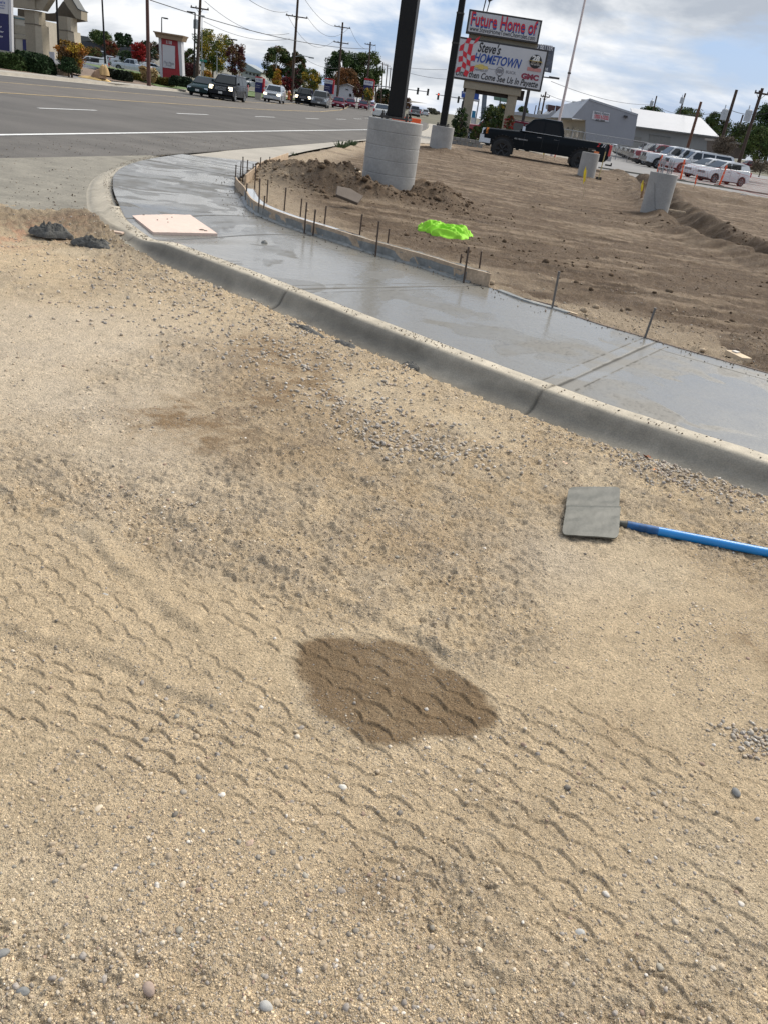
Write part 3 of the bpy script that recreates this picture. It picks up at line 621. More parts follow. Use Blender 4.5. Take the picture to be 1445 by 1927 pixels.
# slab edge skirt (hidden side)
def ribbon(name, P, zt, zb, m, kind='structure'):
    V = [(p[0], p[1], zt) for p in P]+[(p[0], p[1], zb) for p in P]; n = len(P)
    return tag(link(name, npmesh(name, V, [(i, i+1, n+i+1, n+i) for i in range(n-1)]), m), kind=kind)

# ------------------------------------------------------------------ kerb
KC = np.concatenate([KBs, resample([tuple(p[:2]) for p in FARK], .25)[1:]])
def moving(P, n):
    Q = P.copy(); k = np.ones(2*n+1)/(2*n+1)
    for c in (0, 1): Q[n:-n, c] = np.convolve(P[:, c], k, 'valid')
    return Q
KC[:len(KBs)] = moving(KC[:len(KBs)], 6)
KC = KC.copy(); _, Tk = offset_line(KC, 1.)
for _ in range(3): Tk[1:-1] = (Tk[:-2]+Tk[1:-1]+Tk[2:])/3
Tk /= np.hypot(Tk[:, 0], Tk[:, 1])[:, None]; Nk = np.c_[-Tk[:, 1], Tk[:, 0]]*kside
KCs = arc(KC); Hk = zk(KCs)+.004; Hk = np.where(KCs > SK_ramp+1, .10+.02*0, Hk); Hk = np.interp(KCs, KCs, Hk)
prof = [(-.0, -.16, 9), (-.0, 1, 0), (.012, 1.01, 0), (.06, 1.0, 0), (.10, .985, 0), (.128, .97, 0), (.143, .90, 1), (.16, .76, 1), (.172, .62, 1), (.186, .44, 1), (.205, .27, 1), (.235, .13, 1), (.28, .03, 2), (.36, -.05, 2), (.5, -.12, 2), (.5, -.16, 9)]
J = len(prof); V = np.empty((len(KC), J, 3)); Ck = np.empty((len(KC), J, 3))
jt = [KCs[near(KC, gp(1018, 733, ZS))], KCs[near(KC, gp(530, 546, ZS))]]; jt += [jt[1]+(jt[1]-jt[0])*k for k in (1, 3, 4)]+[jt[0]-(jt[1]-jt[0])]
groove = np.zeros(len(KC))
for j_ in jt: groove = np.maximum(groove, np.exp(-((KCs-j_)/.013)**2))
cv_ = ss(SK_ramp-.6, SK_ramp+.6, KCs)*(1-ss(SK_ramp+9, SK_ramp+12, KCs)); widen = 1+.9*ss(SK_ramp-.2, SK_ramp+1.2, KCs)*(1-ss(SK_ramp+6, SK_ramp+9, KCs))
for j, (o, h, k) in enumerate(prof):
    oo = o*np.where(h > .9, widen, 1)+(widen-1)*.12*(h <= .9)
    p = KC+Nk*oo[:, None]; p = p+Nk*((fbm(KCs*3, KCs*0+j*.2, 501, 3)-.5)*.006*(o > .05))[:, None]
    z = (h*Hk if k != 9 else (Hk if h == 1 else np.full(len(KC), h))) if h > 0 else (np.full(len(KC), h) if k == 9 else h*.4+0*Hk)
    z = z-groove*(.012 if 0 < o < .3 else 0)+(fbm(KCs*5, KCs*0+j, 507, 3)-.5)*.004
    z = z*(1-.5*cv_) if j >= 4 and k != 9 else z
    V[:, j] = np.c_[p, z]
    nzv = fbm(KCs*4, np.full(len(KC), j*.35), 511, 4)
    top = np.array((.42, .372, .29)); face = np.array((.245, .224, .182)); low = np.array((.235, .212, .170))  # dusty tan top; darker face colour holds damp and painted shade
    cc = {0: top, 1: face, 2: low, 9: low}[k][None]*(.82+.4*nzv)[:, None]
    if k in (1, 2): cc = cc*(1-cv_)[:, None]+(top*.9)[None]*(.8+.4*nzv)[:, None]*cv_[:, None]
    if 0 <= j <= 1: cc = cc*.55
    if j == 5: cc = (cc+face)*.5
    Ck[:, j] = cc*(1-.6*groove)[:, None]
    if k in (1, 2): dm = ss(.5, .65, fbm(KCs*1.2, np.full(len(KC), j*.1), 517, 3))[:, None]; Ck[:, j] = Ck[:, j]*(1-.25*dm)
ix_ = np.arange(len(KC)*J).reshape(len(KC), J); qs = np.stack([ix_[:-1, :-1], ix_[:-1, 1:], ix_[1:, 1:], ix_[1:, :-1]], -1).reshape(-1, 4)
if kside < 0: qs = qs[:, ::-1]
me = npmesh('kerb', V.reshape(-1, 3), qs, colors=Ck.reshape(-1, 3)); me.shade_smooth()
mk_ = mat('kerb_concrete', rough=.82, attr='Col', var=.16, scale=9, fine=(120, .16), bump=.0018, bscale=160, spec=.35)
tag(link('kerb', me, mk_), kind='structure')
# dry walk along the main road
WK0 = resample([tuple(p[:2]) for p in FARK], .5); WK1 = resample([tuple(p[:2]) for p in FARD], .5); n = 120
a0 = lerp_arc(WK0, arc(WK0), np.linspace(0, arc(WK0)[-1], n)); a1 = lerp_arc(WK1, arc(WK1), np.linspace(0, arc(WK1)[-1], n))
me = npmesh('pavement', [(p[0], p[1], .122) for p in a0]+[(p[0], p[1], .135) for p in a1], [(i, n+i, n+i+1, i+1) for i in range(n-1)])
if me.polygons[0].normal.z < 0: me.flip_normals()
tag(link('pavement', me, M_conc_walk), kind='structure')

# ------------------------------------------------------------------ paper-covered tactile plate at the ramp
M_plate = mat('plate_paper', (.70, .535, .44), .55, var=.05, scale=9, bump=.003, bscale=55, fine=(70, .06), emit=None)
root = thing('ramp_plate', 'pale pink square plate with mud flecks set in the wet kerb ramp', 'tactile plate', gp(330, 420, .1))
cs = [gp(237, 397.5, .075), gp(352, 401, .115), gp(410, 441, .125), gp(289, 438.5, .08)]
def bil(u, v): return cs[0]*(1-u)*(1-v)+cs[1]*u*(1-v)+cs[2]*u*v+cs[3]*(1-u)*v
K = 40; vv = []; rl = Vector(root.location)
for i in range(K+1):
    for j in range(K+1):
        u, v = i/K, j/K; p = bil(u, v)-rl; p.z += .010+.0025*(float(vn(np.array([i*.7]), np.array([j*.7]), 5)[0])-.5); vv.append(p)
fs = [(i*(K+1)+j, (i+1)*(K+1)+j, (i+1)*(K+1)+j+1, i*(K+1)+j+1) for i in range(K) for j in range(K)]
b0 = len(vv); rim = [i*(K+1) for i in range(K+1)]+[K*(K+1)+j for j in range(1, K+1)]+[i*(K+1)+K for i in range(K-1, -1, -1)]+[j for j in range(K-1, 0, -1)]
low_ = [vv[i]-Vector((0, 0, .03)) for i in rim]; mb = MB().add(vv+low_, fs+[(rim[i], rim[(i+1) % len(rim)], b0+(i+1) % len(rim), b0+i) for i in range(len(rim))])
mb.build('plate_sheet', M_plate, root, 30)
for u, v, s_ in ((.83,.86,.035),(.87,.9,.022),(.2,.22,.014),(.32,.45,.010),(.5,.4,.010),(.44,.55,.009),(.62,.3,.009),(.28,.12,.011)):
    p = bil(u, v)-rl; MB().lathe([(0, .0), (s_*.9, .004), (s_, .010), (s_*.6, .016), (0, .018)], 7, (p.x, p.y, p.z)).build('mud_fleck', mat('mud', (.10, .08, .06), .95, bump=.004, bscale=90), root)
# ------------------------------------------------------------------ forms
M_wood = mat('form_wood', (.40, .30, .205), .85, var=.28, scale=7, bump=.002, bscale=50, fine=(45, .18))
M_wooddk = mat('form_wood_dark', (.14, .10, .075), .9, var=.4, scale=8, bump=.003, bscale=40)
M_wetgrey = mat('slurry', (.19, .195, .185), .5, var=.3, scale=14, bump=.006, bscale=60)
M_wetrough = mat('slurry_rough', (.20, .195, .175), .85, var=.35, scale=25, bump=.01, bscale=70)
M_wettop = mat('slurry_top', (.36, .375, .38), .16, var=.06, scale=9, bump=.001, bscale=30)
sA = 0; sB = sp(WBs, (917, 540)); sAp = sp(WBs, (443, 350)); sT0 = sp(WBs, (458, 372)); sT1 = sp(WBs, (622, 452))
def sweep(name, P, prof_, m, parent=None, zoff=0., jag=0., seed=1, base=None):
    """closed section (offset to the lot side, z) swept on a polyline, ends capped"""
    P = np.asarray(P, float); _, T = offset_line(P, 1.); Nn = np.c_[-T[:, 1], T[:, 0]]*(-kside)
    n, j = len(P), len(prof_); V = []
    for i in range(n):
        for k, (o, z) in enumerate(prof_):
            q_ = (float(vn(np.array([i*.9+k*3.1]), np.array([seed*7.7+k]), seed)[0])-.5)*2*jag if jag else 0
            V.append((P[i, 0]+Nn[i, 0]*(o+q_*.6), P[i, 1]+Nn[i, 1]*(o+q_*.6), z+zoff+(q_ if z > 0 else 0)))
    Fc = [(i*j+k, i*j+(k+1) % j, (i+1)*j+(k+1) % j, (i+1)*j+k) for i in range(n-1) for k in range(j)]
    Fc += [tuple(range(j)), tuple(range((n-1)*j+j-1, (n-1)*j-1, -1))]
    if parent is not None:
        l = parent.location; V = [(v[0]-l.x, v[1]-l.y, v[2]-l.z) for v in V]
    return MB().add(V, Fc).build(name, m, parent)
r_ = thing('form_strip', 'thin dark timber form edging the back of the near wet panels', 'form board', tuple(WBs[sB//2])+(ZS,))
sweep('board', WBs[:sB:5], [(.0, -.08), (.0, .004), (.026, .004), (.026, -.08)], M_wooddk, r_, ZS)
sweep('cement_smear', WBs[sp(WBs, (1060, 590)):sB-3:6], [(-.012, -.0), (-.005, .012), (.05, .012), (.055, -.06)], M_wetgrey, r_, ZS, .006, 5)
bd = thing('form_board', 'long curved tan form board standing along the back of the wet sidewalk', 'form board', tuple(WBs[(sB+sAp)//2])+(ZS,))
sweep('board', WBs[sB:sAp:5], [(.0, -.05), (.0, .128), (.02, .128), (.02, -.05)], M_wood, bd, ZS)
sweep('cement_splash', WBs[sB+10:sAp-60:4], [(-.055, -.01), (-.022, .014), (.002, .022), (.003, -.01)], M_wetgrey, bd, ZS, .010, 3)
sweep('cement_smear', WBs[sT0+0:sT1-100:-4] if sT0 > sT1 else WBs[sT1-120:sT0:4], [(-.012, .0), (-.010, .05), (-.004, .085), (.002, .09), (.002, 0)], M_wetgrey, bd, ZS, .014, 9)
i0, i1 = min(sT0, sT1), max(sT0, sT1)
tag(sweep('raised_kerb', WBs[i0:i1+5:5], [(.022, -.05), (.022, .120), (.13, .120), (.13, -.05)], M_wettop, None, ZS), kind='structure')
tag(sweep('raised_kerb', WBs[sB+4:i0:4], [(.022, -.05), (.022, .118), (.07, .128), (.135, .108), (.135, -.05)], M_wetrough, None, ZS, .011, 4), kind='structure')
rb = thing('form_board', 'dark back form holding the far side of the raised wet kerb', 'form board', tuple(WBs[(i0+i1)//2])+(ZS,))
sweep('board', WBs[i0-15:i1+5:5], [(.133, -.12), (.133, .118), (.152, .118), (.152, -.12)], M_wooddk, rb, ZS)
fb2 = thing('form_board', 'short weathered form board running from the corner toward the road', 'form board', gp(500, 318, ZS))
q0, q1, q2 = gp(461, 345, ZS), gp(492, 318, ZS), gp(541, 299, ZS)
P2 = resample([q0, (q0+q1)/2, q1, (q1+q2)/2, q2], .1)
l = fb2.location; n = len(P2); V = []
for p in P2: V += [(p[0]-l.x, p[1]-l.y, -.10), (p[0]-l.x, p[1]-l.y, .13), (p[0]+.02-l.x, p[1]+.02-l.y, .13), (p[0]+.02-l.x, p[1]+.02-l.y, -.10)]
MB().add(V, [(4*i+k, 4*i+(k+1) % 4, 4*i+4+(k+1) % 4, 4*i+4+k) for i in range(n-1) for k in range(4)]+[(0, 1, 2, 3), tuple(4*(n-1)+k for k in (3, 2, 1, 0))]).build('board', M_wood, fb2)

# ------------------------------------------------------------------ stakes
M_rust = mat('rusty_steel', (.085, .062, .048), .75, metal=.3, var=.4, scale=30, bump=.0008, bscale=120)
M_stgrey = mat('dull_steel', (.16, .15, .14), .6, metal=.5, var=.3, scale=30)
def stake(top, base, label, z0=ZS, r=.0095, m=None):
    g_ = gp(base[0], base[1], z0); lo, hi = 0., 1.5
    for _ in range(30):
        md = (lo+hi)/2; p = g_+Vector((0, 0, md))-Vector((0, 0, EYE)); dep = p.dot(C_); yy_ = 963.5+(p.dot(A_)*sin(ROLL)+p.dot(D_)*cos(ROLL))*FPX/dep
        if yy_ > top[1]: lo = md
        else: hi = md
    h = (lo+hi)/2
    mb = MB(); lean = Vector((random.uniform(-.02, .02), random.uniform(-.02, .02), 0)); a = Vector((0, 0, -.12)); b_ = Vector((0, 0, h))+lean
    mb.tube(a, b_, r, r, 9); mb.tube(b_-Vector((0, 0, .006)), b_+Vector((0, 0, .002)), r*1.25, r*1.2, 9)
    for k in range(3): zc = h*(.25+.28*k); mb.tube(Vector((r*.6, -r*.75, zc)), Vector((r*.7, -r*.95, zc)), .0025, n=6)
    o = mb.build('steel_stake', m or M_rust, None, 40); o.location = g_
    o.rotation_euler = (0, 0, random.uniform(0, 6)); return tag(o, label, 'stake', 'steel form stakes along the wet sidewalk')
c8 = lambda x, y: (420+x/2.676, 260+y/2.676)
S8 = [((62,135),(62,232),'thin dark stake leaning at the outer corner of the form boards'),
((82,118),(87,205),'second stake from the road end, just behind the outer form corner'),
((97,95),(101,215),'tallest stake in the tight cluster at the far form corner'),
((118,110),(120,205),'stake in the middle of the far cluster, short of the board turning to the road'),
((150,130),(152,195),'short stake on the sidewalk side of the board running to the road'),
((162,132),(160,262),'long stake standing behind the board in the far cluster, inside the corner'),
((181,97),(186,185),'stake against the board to the road, left of the last one'),
((236,95),(237,160),'last stake toward the road, near the end of the short form board'),
((118,228),(112,318),'stake pressed against the front face of the form just past the corner'),
((192,205),(181,385),'tall front stake beside the far end of the shiny raised kerb top'),
((217,210),(222,320),'stake behind the shiny raised kerb, opposite a front pair'),
((213,290),(203,395),'shorter partner of the front pair at the far raised kerb'),
((313,250),(308,372),'lone stake in the dirt behind the middle of the shiny kerb top'),
((382,305),(388,410),'crooked stake behind the shiny kerb, in front of the spoil heap'),
((425,325),(410,480),'front stake, left of the pair at the near end of the shiny kerb'),
((464,360),(453,490),'front stake, right of the pair at the near end of the shiny kerb'),
((520,342),(508,458),'stake behind the form just past the near end of the shiny kerb'),
((708,385),(683,525),'leaning stake behind the middle of the tan form board'),
((786,420),(768,597),'tallest stake standing in front of the tan form board'),
((826,458),(825,555),'stake behind the form, just right of the tallest front stake'),
((1200,550),(1210,728),'stake in front of the near end of the tan form board'),
((1176,585),(1190,645),'stubby tilted stake behind the near end stake of the board'),
((1292,572),(1292,650),'reddish stake end poking up behind the near end of the board')]
for i, (tp, bs, lb) in enumerate(S8): stake(c8(*tp), c8(*bs), lb, ZS if i not in (12, 13, 16, 17, 19, 21, 22) else .12)
stake((1036, 512), (1039, 581), 'single grey stake at the edge of the wet slab, left of two isolated ones', ZS, .010, M_stgrey)
stake((1218, 579), (1211, 636), 'single grey stake beside the crossing joint, nearest to the camera', ZS, .010, M_stgrey)

# ------------------------------------------------------------------ cement dollops, lumps, blocks
M_dol = mat('fresh_cement', (.075, .074, .068), .85, var=.5, scale=25, bump=.012, bscale=55, spec=.4)
def blob(name, label, cat, c, rx, ry, h, m, seed, rz=0., n=60, amp=.5, freq=6., group=None):
    u = np.linspace(0, 1, n//2); a = np.linspace(0, 2*pi, n, endpoint=False); U, Aa = np.meshgrid(u, a, indexing='ij')
    rm = 1+.55*(fbm(np.cos(Aa)*1.6+seed, np.sin(Aa)*1.6, seed, 3)-.5)*2*.8
    x = U*rm*np.cos(Aa); y = U*rm*np.sin(Aa)
    z = h*(1-U**2)**.7*(1-amp+2*amp*fbm(x*freq*.35+seed, y*freq*.35, seed+3, 4, .65))+h*.35*(fbm(x*freq, y*freq, seed+5, 3, .7)-.5)*(1-U**4)-.01*(U > .97)
    V = np.c_[(x*rx).ravel(), (y*ry).ravel(), z.ravel()]; ii = np.arange(len(u)*n).reshape(len(u), n)
    q_ = np.stack([ii[:-1], np.roll(ii[:-1], -1, 1), np.roll(ii[1:], -1, 1), ii[1:]], -1).reshape(-1, 4)[:, ::-1]
    me = npmesh(name, V, q_); me.shade_smooth(); o = link(name, me, m); o.location = c; o.rotation_euler = (0, 0, rz)
    return tag(o, label, cat, group)
blob('cement_lump', 'black heap of fresh cement dumped on the dirt, the left and larger one', 'cement lump', gp(98, 441, .06), .19, .15, .085, M_dol, 3, .1, amp=.8, freq=13., group='fresh cement dumped on the dirt')
blob('cement_lump', 'black lump of fresh cement nearer the kerb, the right and smaller one', 'cement lump', gp(174, 461, .05), .19, .10, .06, M_dol, 8, .05, amp=.8, freq=13., group='fresh cement dumped on the dirt')
blob('cement_crumb', 'small grey crumb of cement fallen on the wet slab', 'cement lump', gp(498, 457, ZS), .035, .03, .025, M_wetrough, 12, n=24)
for i, (px, py, a, b_, h, lb) in enumerate([(575,622,.22,.05,.03,'ragged dark cement slop along the kerb foot below the far kerb joint'),(648,650,.12,.06,.03,'cement slop spilled at the kerb foot at the end of the ragged strip'),(773,690,.07,.05,.035,'small grey cement clump lying alone on the dirt near the kerb')]):
    blob('cement_slop', lb, 'cement lump', gp(px, py, .02), a, b_, h, mat('slop', (.085, .083, .076), .9, var=.4, scale=20, bump=.008, bscale=60), 20+i, -.6, n=40)
# stones that stand out
def stone(px, py, rpx, col, lb, z=.02, asp=.7):
    g_ = gp(px, py, z); s_ = rpx*(g_-Vector((0, 0, EYE))).dot(C_)/FPX
    bm = bmesh.new(); bmesh.ops.create_icosphere(bm, subdivisions=3, radius=1)
    sd = random.random()*50
    for v in bm.verts:
        k = 1+.5*(float(fbm(np.array([v.co.x*.9+sd]), np.array([v.co.y*.9+v.co.z*.7]), 5, 3)[0])-.5)
        v.co = Vector((v.co.x*k, v.co.y*k*asp, max(-.5, v.co.z*k*.6)))*s_
    me = bpy.data.meshes.new('stone'); bm.to_mesh(me); bm.free(); o = link('stone', me, mat('stone_%s' % lb.split()[0], col, .85, var=.2, scale=60, bump=.001, bscale=150), None, 60)
    o.location = g_+Vector((0, 0, s_*.2)); o.rotation_euler = (0, 0, random.uniform(0, 3)); tag(o, lb, 'stone')
for a in [(186,1526,13,(.55,.46,.34),'tan stone lying at the lower left with a flat face'),(645,1483,8,(.62,.58,.5),'white pebble on the dust below the damp patch'),
 (199,1122,8,(.42,.40,.36),'grey rounded pebble beside the left tyre track'),(43,1868,13,(.20,.20,.19),'dark slate pebble near the bottom left corner'),
 (1088,1757,11,(.4,.39,.36),'pale rounded pebble in the lower right dust'),(1215,1902,9,(.5,.47,.4),'cream pebble close to the bottom edge, right of centre'),
 (905,1818,9,(.5,.42,.3),'buff oval pebble at the lower middle'),(1384,1493,11,(.27,.26,.245),'dark grey oval stone at the right with grit around'),(280,1862,16,(.33,.25,.2),'brown flat stone half buried near the bottom edge'),
 (5,1797,13,(.22,.215,.2),'dark stone cut by the left edge near the bottom'),(470,1590,12,(.4,.29,.22),'reddish smooth stone half buried in the gravel'),(500,1895,14,(.38,.36,.31),'pale grey rounded stone at the bottom middle')]: stone(*a)
# leaves
def leaf(px, py, s_, col, lb, rz=0, curl=.3):
    g_ = gp(px, py, .03); mb = MB(); prof_ = [(0, 0), (.18, .22), (.4, .42), (.62, .36), (.8, .5), (.95, .2), (1.15, 0)]
    vs = []; 
    for x, w in prof_: vs += [(x-.5, -w*.9, abs(w)*curl), (x-.5, 0, .04), (x-.5, w, abs(w)*curl*1.3)]
    fs = []
    for i in range(len(prof_)-1): fs += [(3*i, 3*i+3, 3*i+4, 3*i+1), (3*i+1, 3*i+4, 3*i+5, 3*i+2)]
    vs = [(x*s_, y*s_, z*s_) for x, y, z in vs]; o = mb.add(vs, fs).build('dead_leaf', mat('leaf_'+lb.split()[0], col, .7, var=.3, scale=60), None, 60); o.location = g_; o.rotation_euler = (.1, .1, rz); tag(o, lb, 'leaf', 'dry leaves by the kerb')
leaf(1236, 887, .062, (.50, .20, .055), 'orange curled dry leaf on the drain rock', .4)
leaf(1217, 862, .05, (.28, .09, .04), 'rust red shrivelled leaf against the kerb foot', 2.2, .6)
leaf(1062, 872, .035, (.55, .36, .24), 'pinkish flat leaf scrap on the dirt above the tool blade', 1.2)
leaf(1031, 493, .08, (.75, .45, .25), 'light orange leaf lying on the soil right of the bright vest', .3)

# wood blocks and scraps
def block(px, py, dims, rz, m, name, label, cat, z=.13, tilt=(0, 0)):
    root = thing(name, label, cat, gp(px, py, z)+Vector((0, 0, dims[2]/2)), rz); root.rotation_euler = (tilt[0], tilt[1], rz)
    MB().box((0, 0, 0), dims).build('timber', m, root, bevel=.003); return root
M_lum = mat('lumber', (.55, .43, .29), .8, var=.15, scale=9, bump=.001, bscale=60)
w_ = block(1386, 675, (.10, .22, .04), .45, M_lum, 'wood_block', 'short sawn lumber offcut lying on the soil by the near slab edge', 'wood block')
MB().box((.01, .05, .026), (.05, .05, .006), .3).build('cement_dab', mat('dab', (.6, .56, .5), .8), w_)
block(671, 328, (.28, .15, .07), -1.1, M_lum, 'wood_block', 'pale wood offcut lying against the spoil heap left of the big pier', 'wood block', .22, (.15, .1))
sl = thing('flat_slab', 'flat grey sheet of plywood lying on the dirt before the big pier', 'sheet', gp(636, 319, .15)+Vector((0, 0, .06)), -.1); MB().box((0, 0, 0), (.75, .42, .02)).build('panel', mat('grey_ply', (.24, .235, .22), .7, var=.25, scale=4), sl, bevel=.003)
sl = thing('flat_slab', 'small dusty board end lying left of the grey sheet', 'sheet', gp(606, 313, .15)+Vector((0, 0, .05)), .2); MB().box((0, 0, 0), (.30, .2, .02)).build('panel', mat('grey_ply2', (.27, .25, .22), .8, var=.25, scale=4), sl, bevel=.003)
sl = thing('broken_slab', 'tilted dark plate of broken asphalt in the spoil heap', 'rubble', gp(655, 378, .2)+Vector((0, 0, .06)), .3); sl.rotation_euler = (.5, .2, .3); MB().add([(-.2,-.12,0),(.15,-.14,0),(.22,.08,0),(.0,.15,0),(-.2,.1,0),(-.2,-.12,.05),(.15,-.14,.05),(.22,.08,.05),(.0,.15,.05),(-.2,.1,.05)], [(4,3,2,1,0),(5,6,7,8,9)]+[(i,(i+1)%5,5+(i+1)%5,5+i) for i in range(5)]).build('lump', mat('brk', (.13, .105, .085), .95, bump=.006, bscale=40), sl, bevel=.008)
rd = thing('scrap_rod', 'short dark scrap bar lying flat near the single grey stake', 'scrap', gp(1015, 573, .13)+Vector((0, 0, .015)), -.35); MB().tube((-.17, 0, 0), (.17, 0, 0), .012).build('bar', M_rust, rd)
rd = thing('scrap_board', 'thin pale strip of lumber lying beside the single grey stake', 'scrap', gp(1040, 582, .13)+Vector((0, 0, .012)), -.52); MB().box((0, 0, 0), (.5, .03, .02)).build('strip', M_lum, rd)
tile = thing('tile_scrap', 'small pinkish tile scrap on the mud left of the ramp', 'scrap', gp(218, 439, .03)+Vector((0, 0, .012)), .1); MB().box((0, 0, 0), (.16, .07, .02)).build('tile', mat('tile', (.55, .42, .33), .8), tile, bevel=.003)

# ------------------------------------------------------------------ the tool with blue handle
M_cemwet = mat('blade_cement', (.082, .082, .066), .52, var=.10, scale=7, bump=.004, bscale=22, spec=.4, fine=(18, .05))
M_blue = mat('blue_fibreglass', (.002, .20, .53), .33, var=.1, scale=9, coat=.3)
M_collar = mat('blue_collar', (.004, .085, .25), .55, var=.6, scale=18)
tool = thing('concrete_placer', 'square placing tool, blade coated in grey cement, long blue handle', 'hand tool', gp(1115, 1005, .03))
tl_, tr_, br_, bl_ = gp(1071, 911, .085), gp(1168, 910, .085), gp(1163, 1012, .05), gp(1056, 1006, .05)
o0 = Vector(tool.location); ml, mr_ = bl_*.53+tl_*.47+Vector((0, 0, .006)), br_*.54+tr_*.46+Vector((0, 0, .006))
K = 36; V = []
for i in range(K+1):
    v = i/K
    for j in range(K+1):
        u = j/K; a = bl_.lerp(tl_, v); b_ = br_.lerp(tr_, v); p = a.lerp(b_, u)
        cr = .08; du, dv = min(u, 1-u), min(v, 1-v)
        if du < cr and dv < cr:   # rounded corners
            k = sqrt((cr-du)**2+(cr-dv)**2)/cr
            if k > 1: p = p.lerp(a.lerp(b_, .5).lerp(bl_.lerp(tl_, .5).lerp(br_.lerp(tr_, .5), .5), .0), 0); cxu = cr if u < .5 else 1-cr; cyv = cr if v < .5 else 1-cr; uu = cxu+(u-cxu)/k; v2 = cyv+(v-cyv)/k; p = bl_.lerp(tl_, v2).lerp(br_.lerp(tr_, v2), uu)
        step = .016*ss(.515, .545, np.array([v]))[0]-.014*max(0, 1-abs(v-.555)/.022)
        zz_ = .03*(1-(2*v-1)**2)*0-step+.012*(v < .53)*(v/.53)
        zz_ += .006*(float(fbm(np.array([u*3+v]), np.array([v*14]), 66, 3)[0])-.5)
        V.append(p-o0+Vector((0, 0, zz_)))
fs = [(i*(K+1)+j, i*(K+1)+j+1, (i+1)*(K+1)+j+1, (i+1)*(K+1)+j) for i in range(K) for j in range(K)]
nb = len(V); V2 = [v-Vector((0, 0, .006)) for v in V]; rim = [i*(K+1) for i in range(K+1)]+[K*(K+1)+j for j in range(1, K+1)]+[i*(K+1)+K for i in range(K-1, -1, -1)]+[j for j in range(K-1, 0, -1)]
MB().add(V+V2, fs+[tuple(nb+i for i in f[::-1]) for f in fs]+[(rim[i], rim[(i+1) % len(rim)], nb+rim[(i+1) % len(rim)], nb+rim[i]) for i in range(len(rim))]).build('blade', M_cemwet, tool, 45)
h0, h1 = gp(1158, 984, .035)-o0, gp(1445, 1040, .055)-o0; hd = (h1-h0).normalized()
MB().tube(h0, h0+hd*.06, .014, .019, 16).build('socket', M_cemwet, tool, 50)
MB().tube(h0+hd*.05, h0+hd*.30, .020, .0205, 18).build('collar', M_collar, tool, 50)
MB().tube(h0+hd*.19, h0+hd*1.6, .0208, .0208, 20).build('handle', M_blue, tool, 50)
MB().tube(h0+hd*1.6, h0+hd*1.68, .021, .019, 16).build('end_cap', M_collar, tool, 50)

# ------------------------------------------------------------------ green vest
M_vest = mat('vest_fabric', (.27, .62, .03), .8, var=.06, scale=20)
n = 110; u = np.linspace(0, 1, 70); a = np.linspace(0, 2*pi, n, endpoint=False); U, Aa = np.meshgrid(u, a, indexing='ij')
rm = .82+1.5*(fbm(np.cos(Aa)*1.4+3, np.sin(Aa)*1.4, 601, 3)-.42)+.12*np.sin(3*Aa)
x = U*rm*np.cos(Aa); y = U*rm*np.sin(Aa)
fold = np.abs(fbm(x*1.1+y*1.6+5, y*2.0-x*1.4, 611, 2)-.5)*3.2; fold2 = np.abs(vn(x*6+y*3, y*5-x*3, 613)-.5)*2
z = .015+.08*(1-U**2.2)*(.2+1.2*fbm(x*1.1, y*1.1, 621, 2))+.085*ss(.55, 1, 1-fold)*(1-U**8)+.012*(1-fold2)**2-.03*(U > .97)
V = np.c_[(x*.36).ravel(), (y*.27).ravel(), z.ravel()]; ii = np.arange(len(u)*n).reshape(len(u), n)
q_ = np.stack([ii[:-1], np.roll(ii[:-1], -1, 1), np.roll(ii[1:], -1, 1), ii[1:]], -1).reshape(-1, 4)[:, ::-1]
z_ = 0; me = npmesh('safety_vest', V, q_); me.shade_smooth(); vest = link('safety_vest', me, M_vest); vest.location = gp(838, 441, .10)-Vector((0, 0, .01)); tag(vest, 'crumpled neon green safety vest thrown on the dirt', 'vest')

# ------------------------------------------------------------------ concrete piers and steel posts
M_pier = mat('pier_concrete', (.31, .302, .285), .85, var=.14, scale=2.5, bump=.002, bscale=45, fine=(30, .08))
M_blk = mat('black_steel', (.006, .006, .006), .55, var=.3, scale=2, spec=.25)
M_dkst = mat('anchor_steel', (.06, .055, .05), .6, metal=.6, var=.3)
def pier(key, label, rad, h, bands, name='concrete_pier'):
    q = PIER[key]; root = thing(name, label, 'concrete pier', (q.x, q.y, q.z-.1)); prof_ = [(rad*1.0, -.4)]
    z = 0.
    while z < h+.1:
        prof_ += [(rad*1.0, z), (rad*1.0, min(h+.1, z+bands-.02))]; prof_ += [(rad*.988, z+bands-.012), (rad*.988, z+bands-.004)] if z+bands < h+.1 else []; z += bands
    prof_ += [(rad*.985, h+.108), (0, h+.11)]
    MB().lathe(prof_, 48).build('shaft', M_pier, root, 30); return root, h+.11
def base_plate(root, z, s_, n_b=4):
    MB().box((0, 0, z+.07), (s_, s_, .035)).build('base_plate', M_dkst, root, bevel=.003)
    for i in range(n_b):
        a = pi/4+i*pi/2; x, y = cos(a)*s_*.6, sin(a)*s_*.6
        mb = MB(); mb.tube((x, y, z-.02), (x, y, z+.17), .018, n=8); mb.tube((x, y, z+.088), (x, y, z+.125), .034, n=6); mb.tube((x, y, z+.01), (x, y, z+.05), .034, n=6); mb.build('anchor_bolt', M_dkst, root)
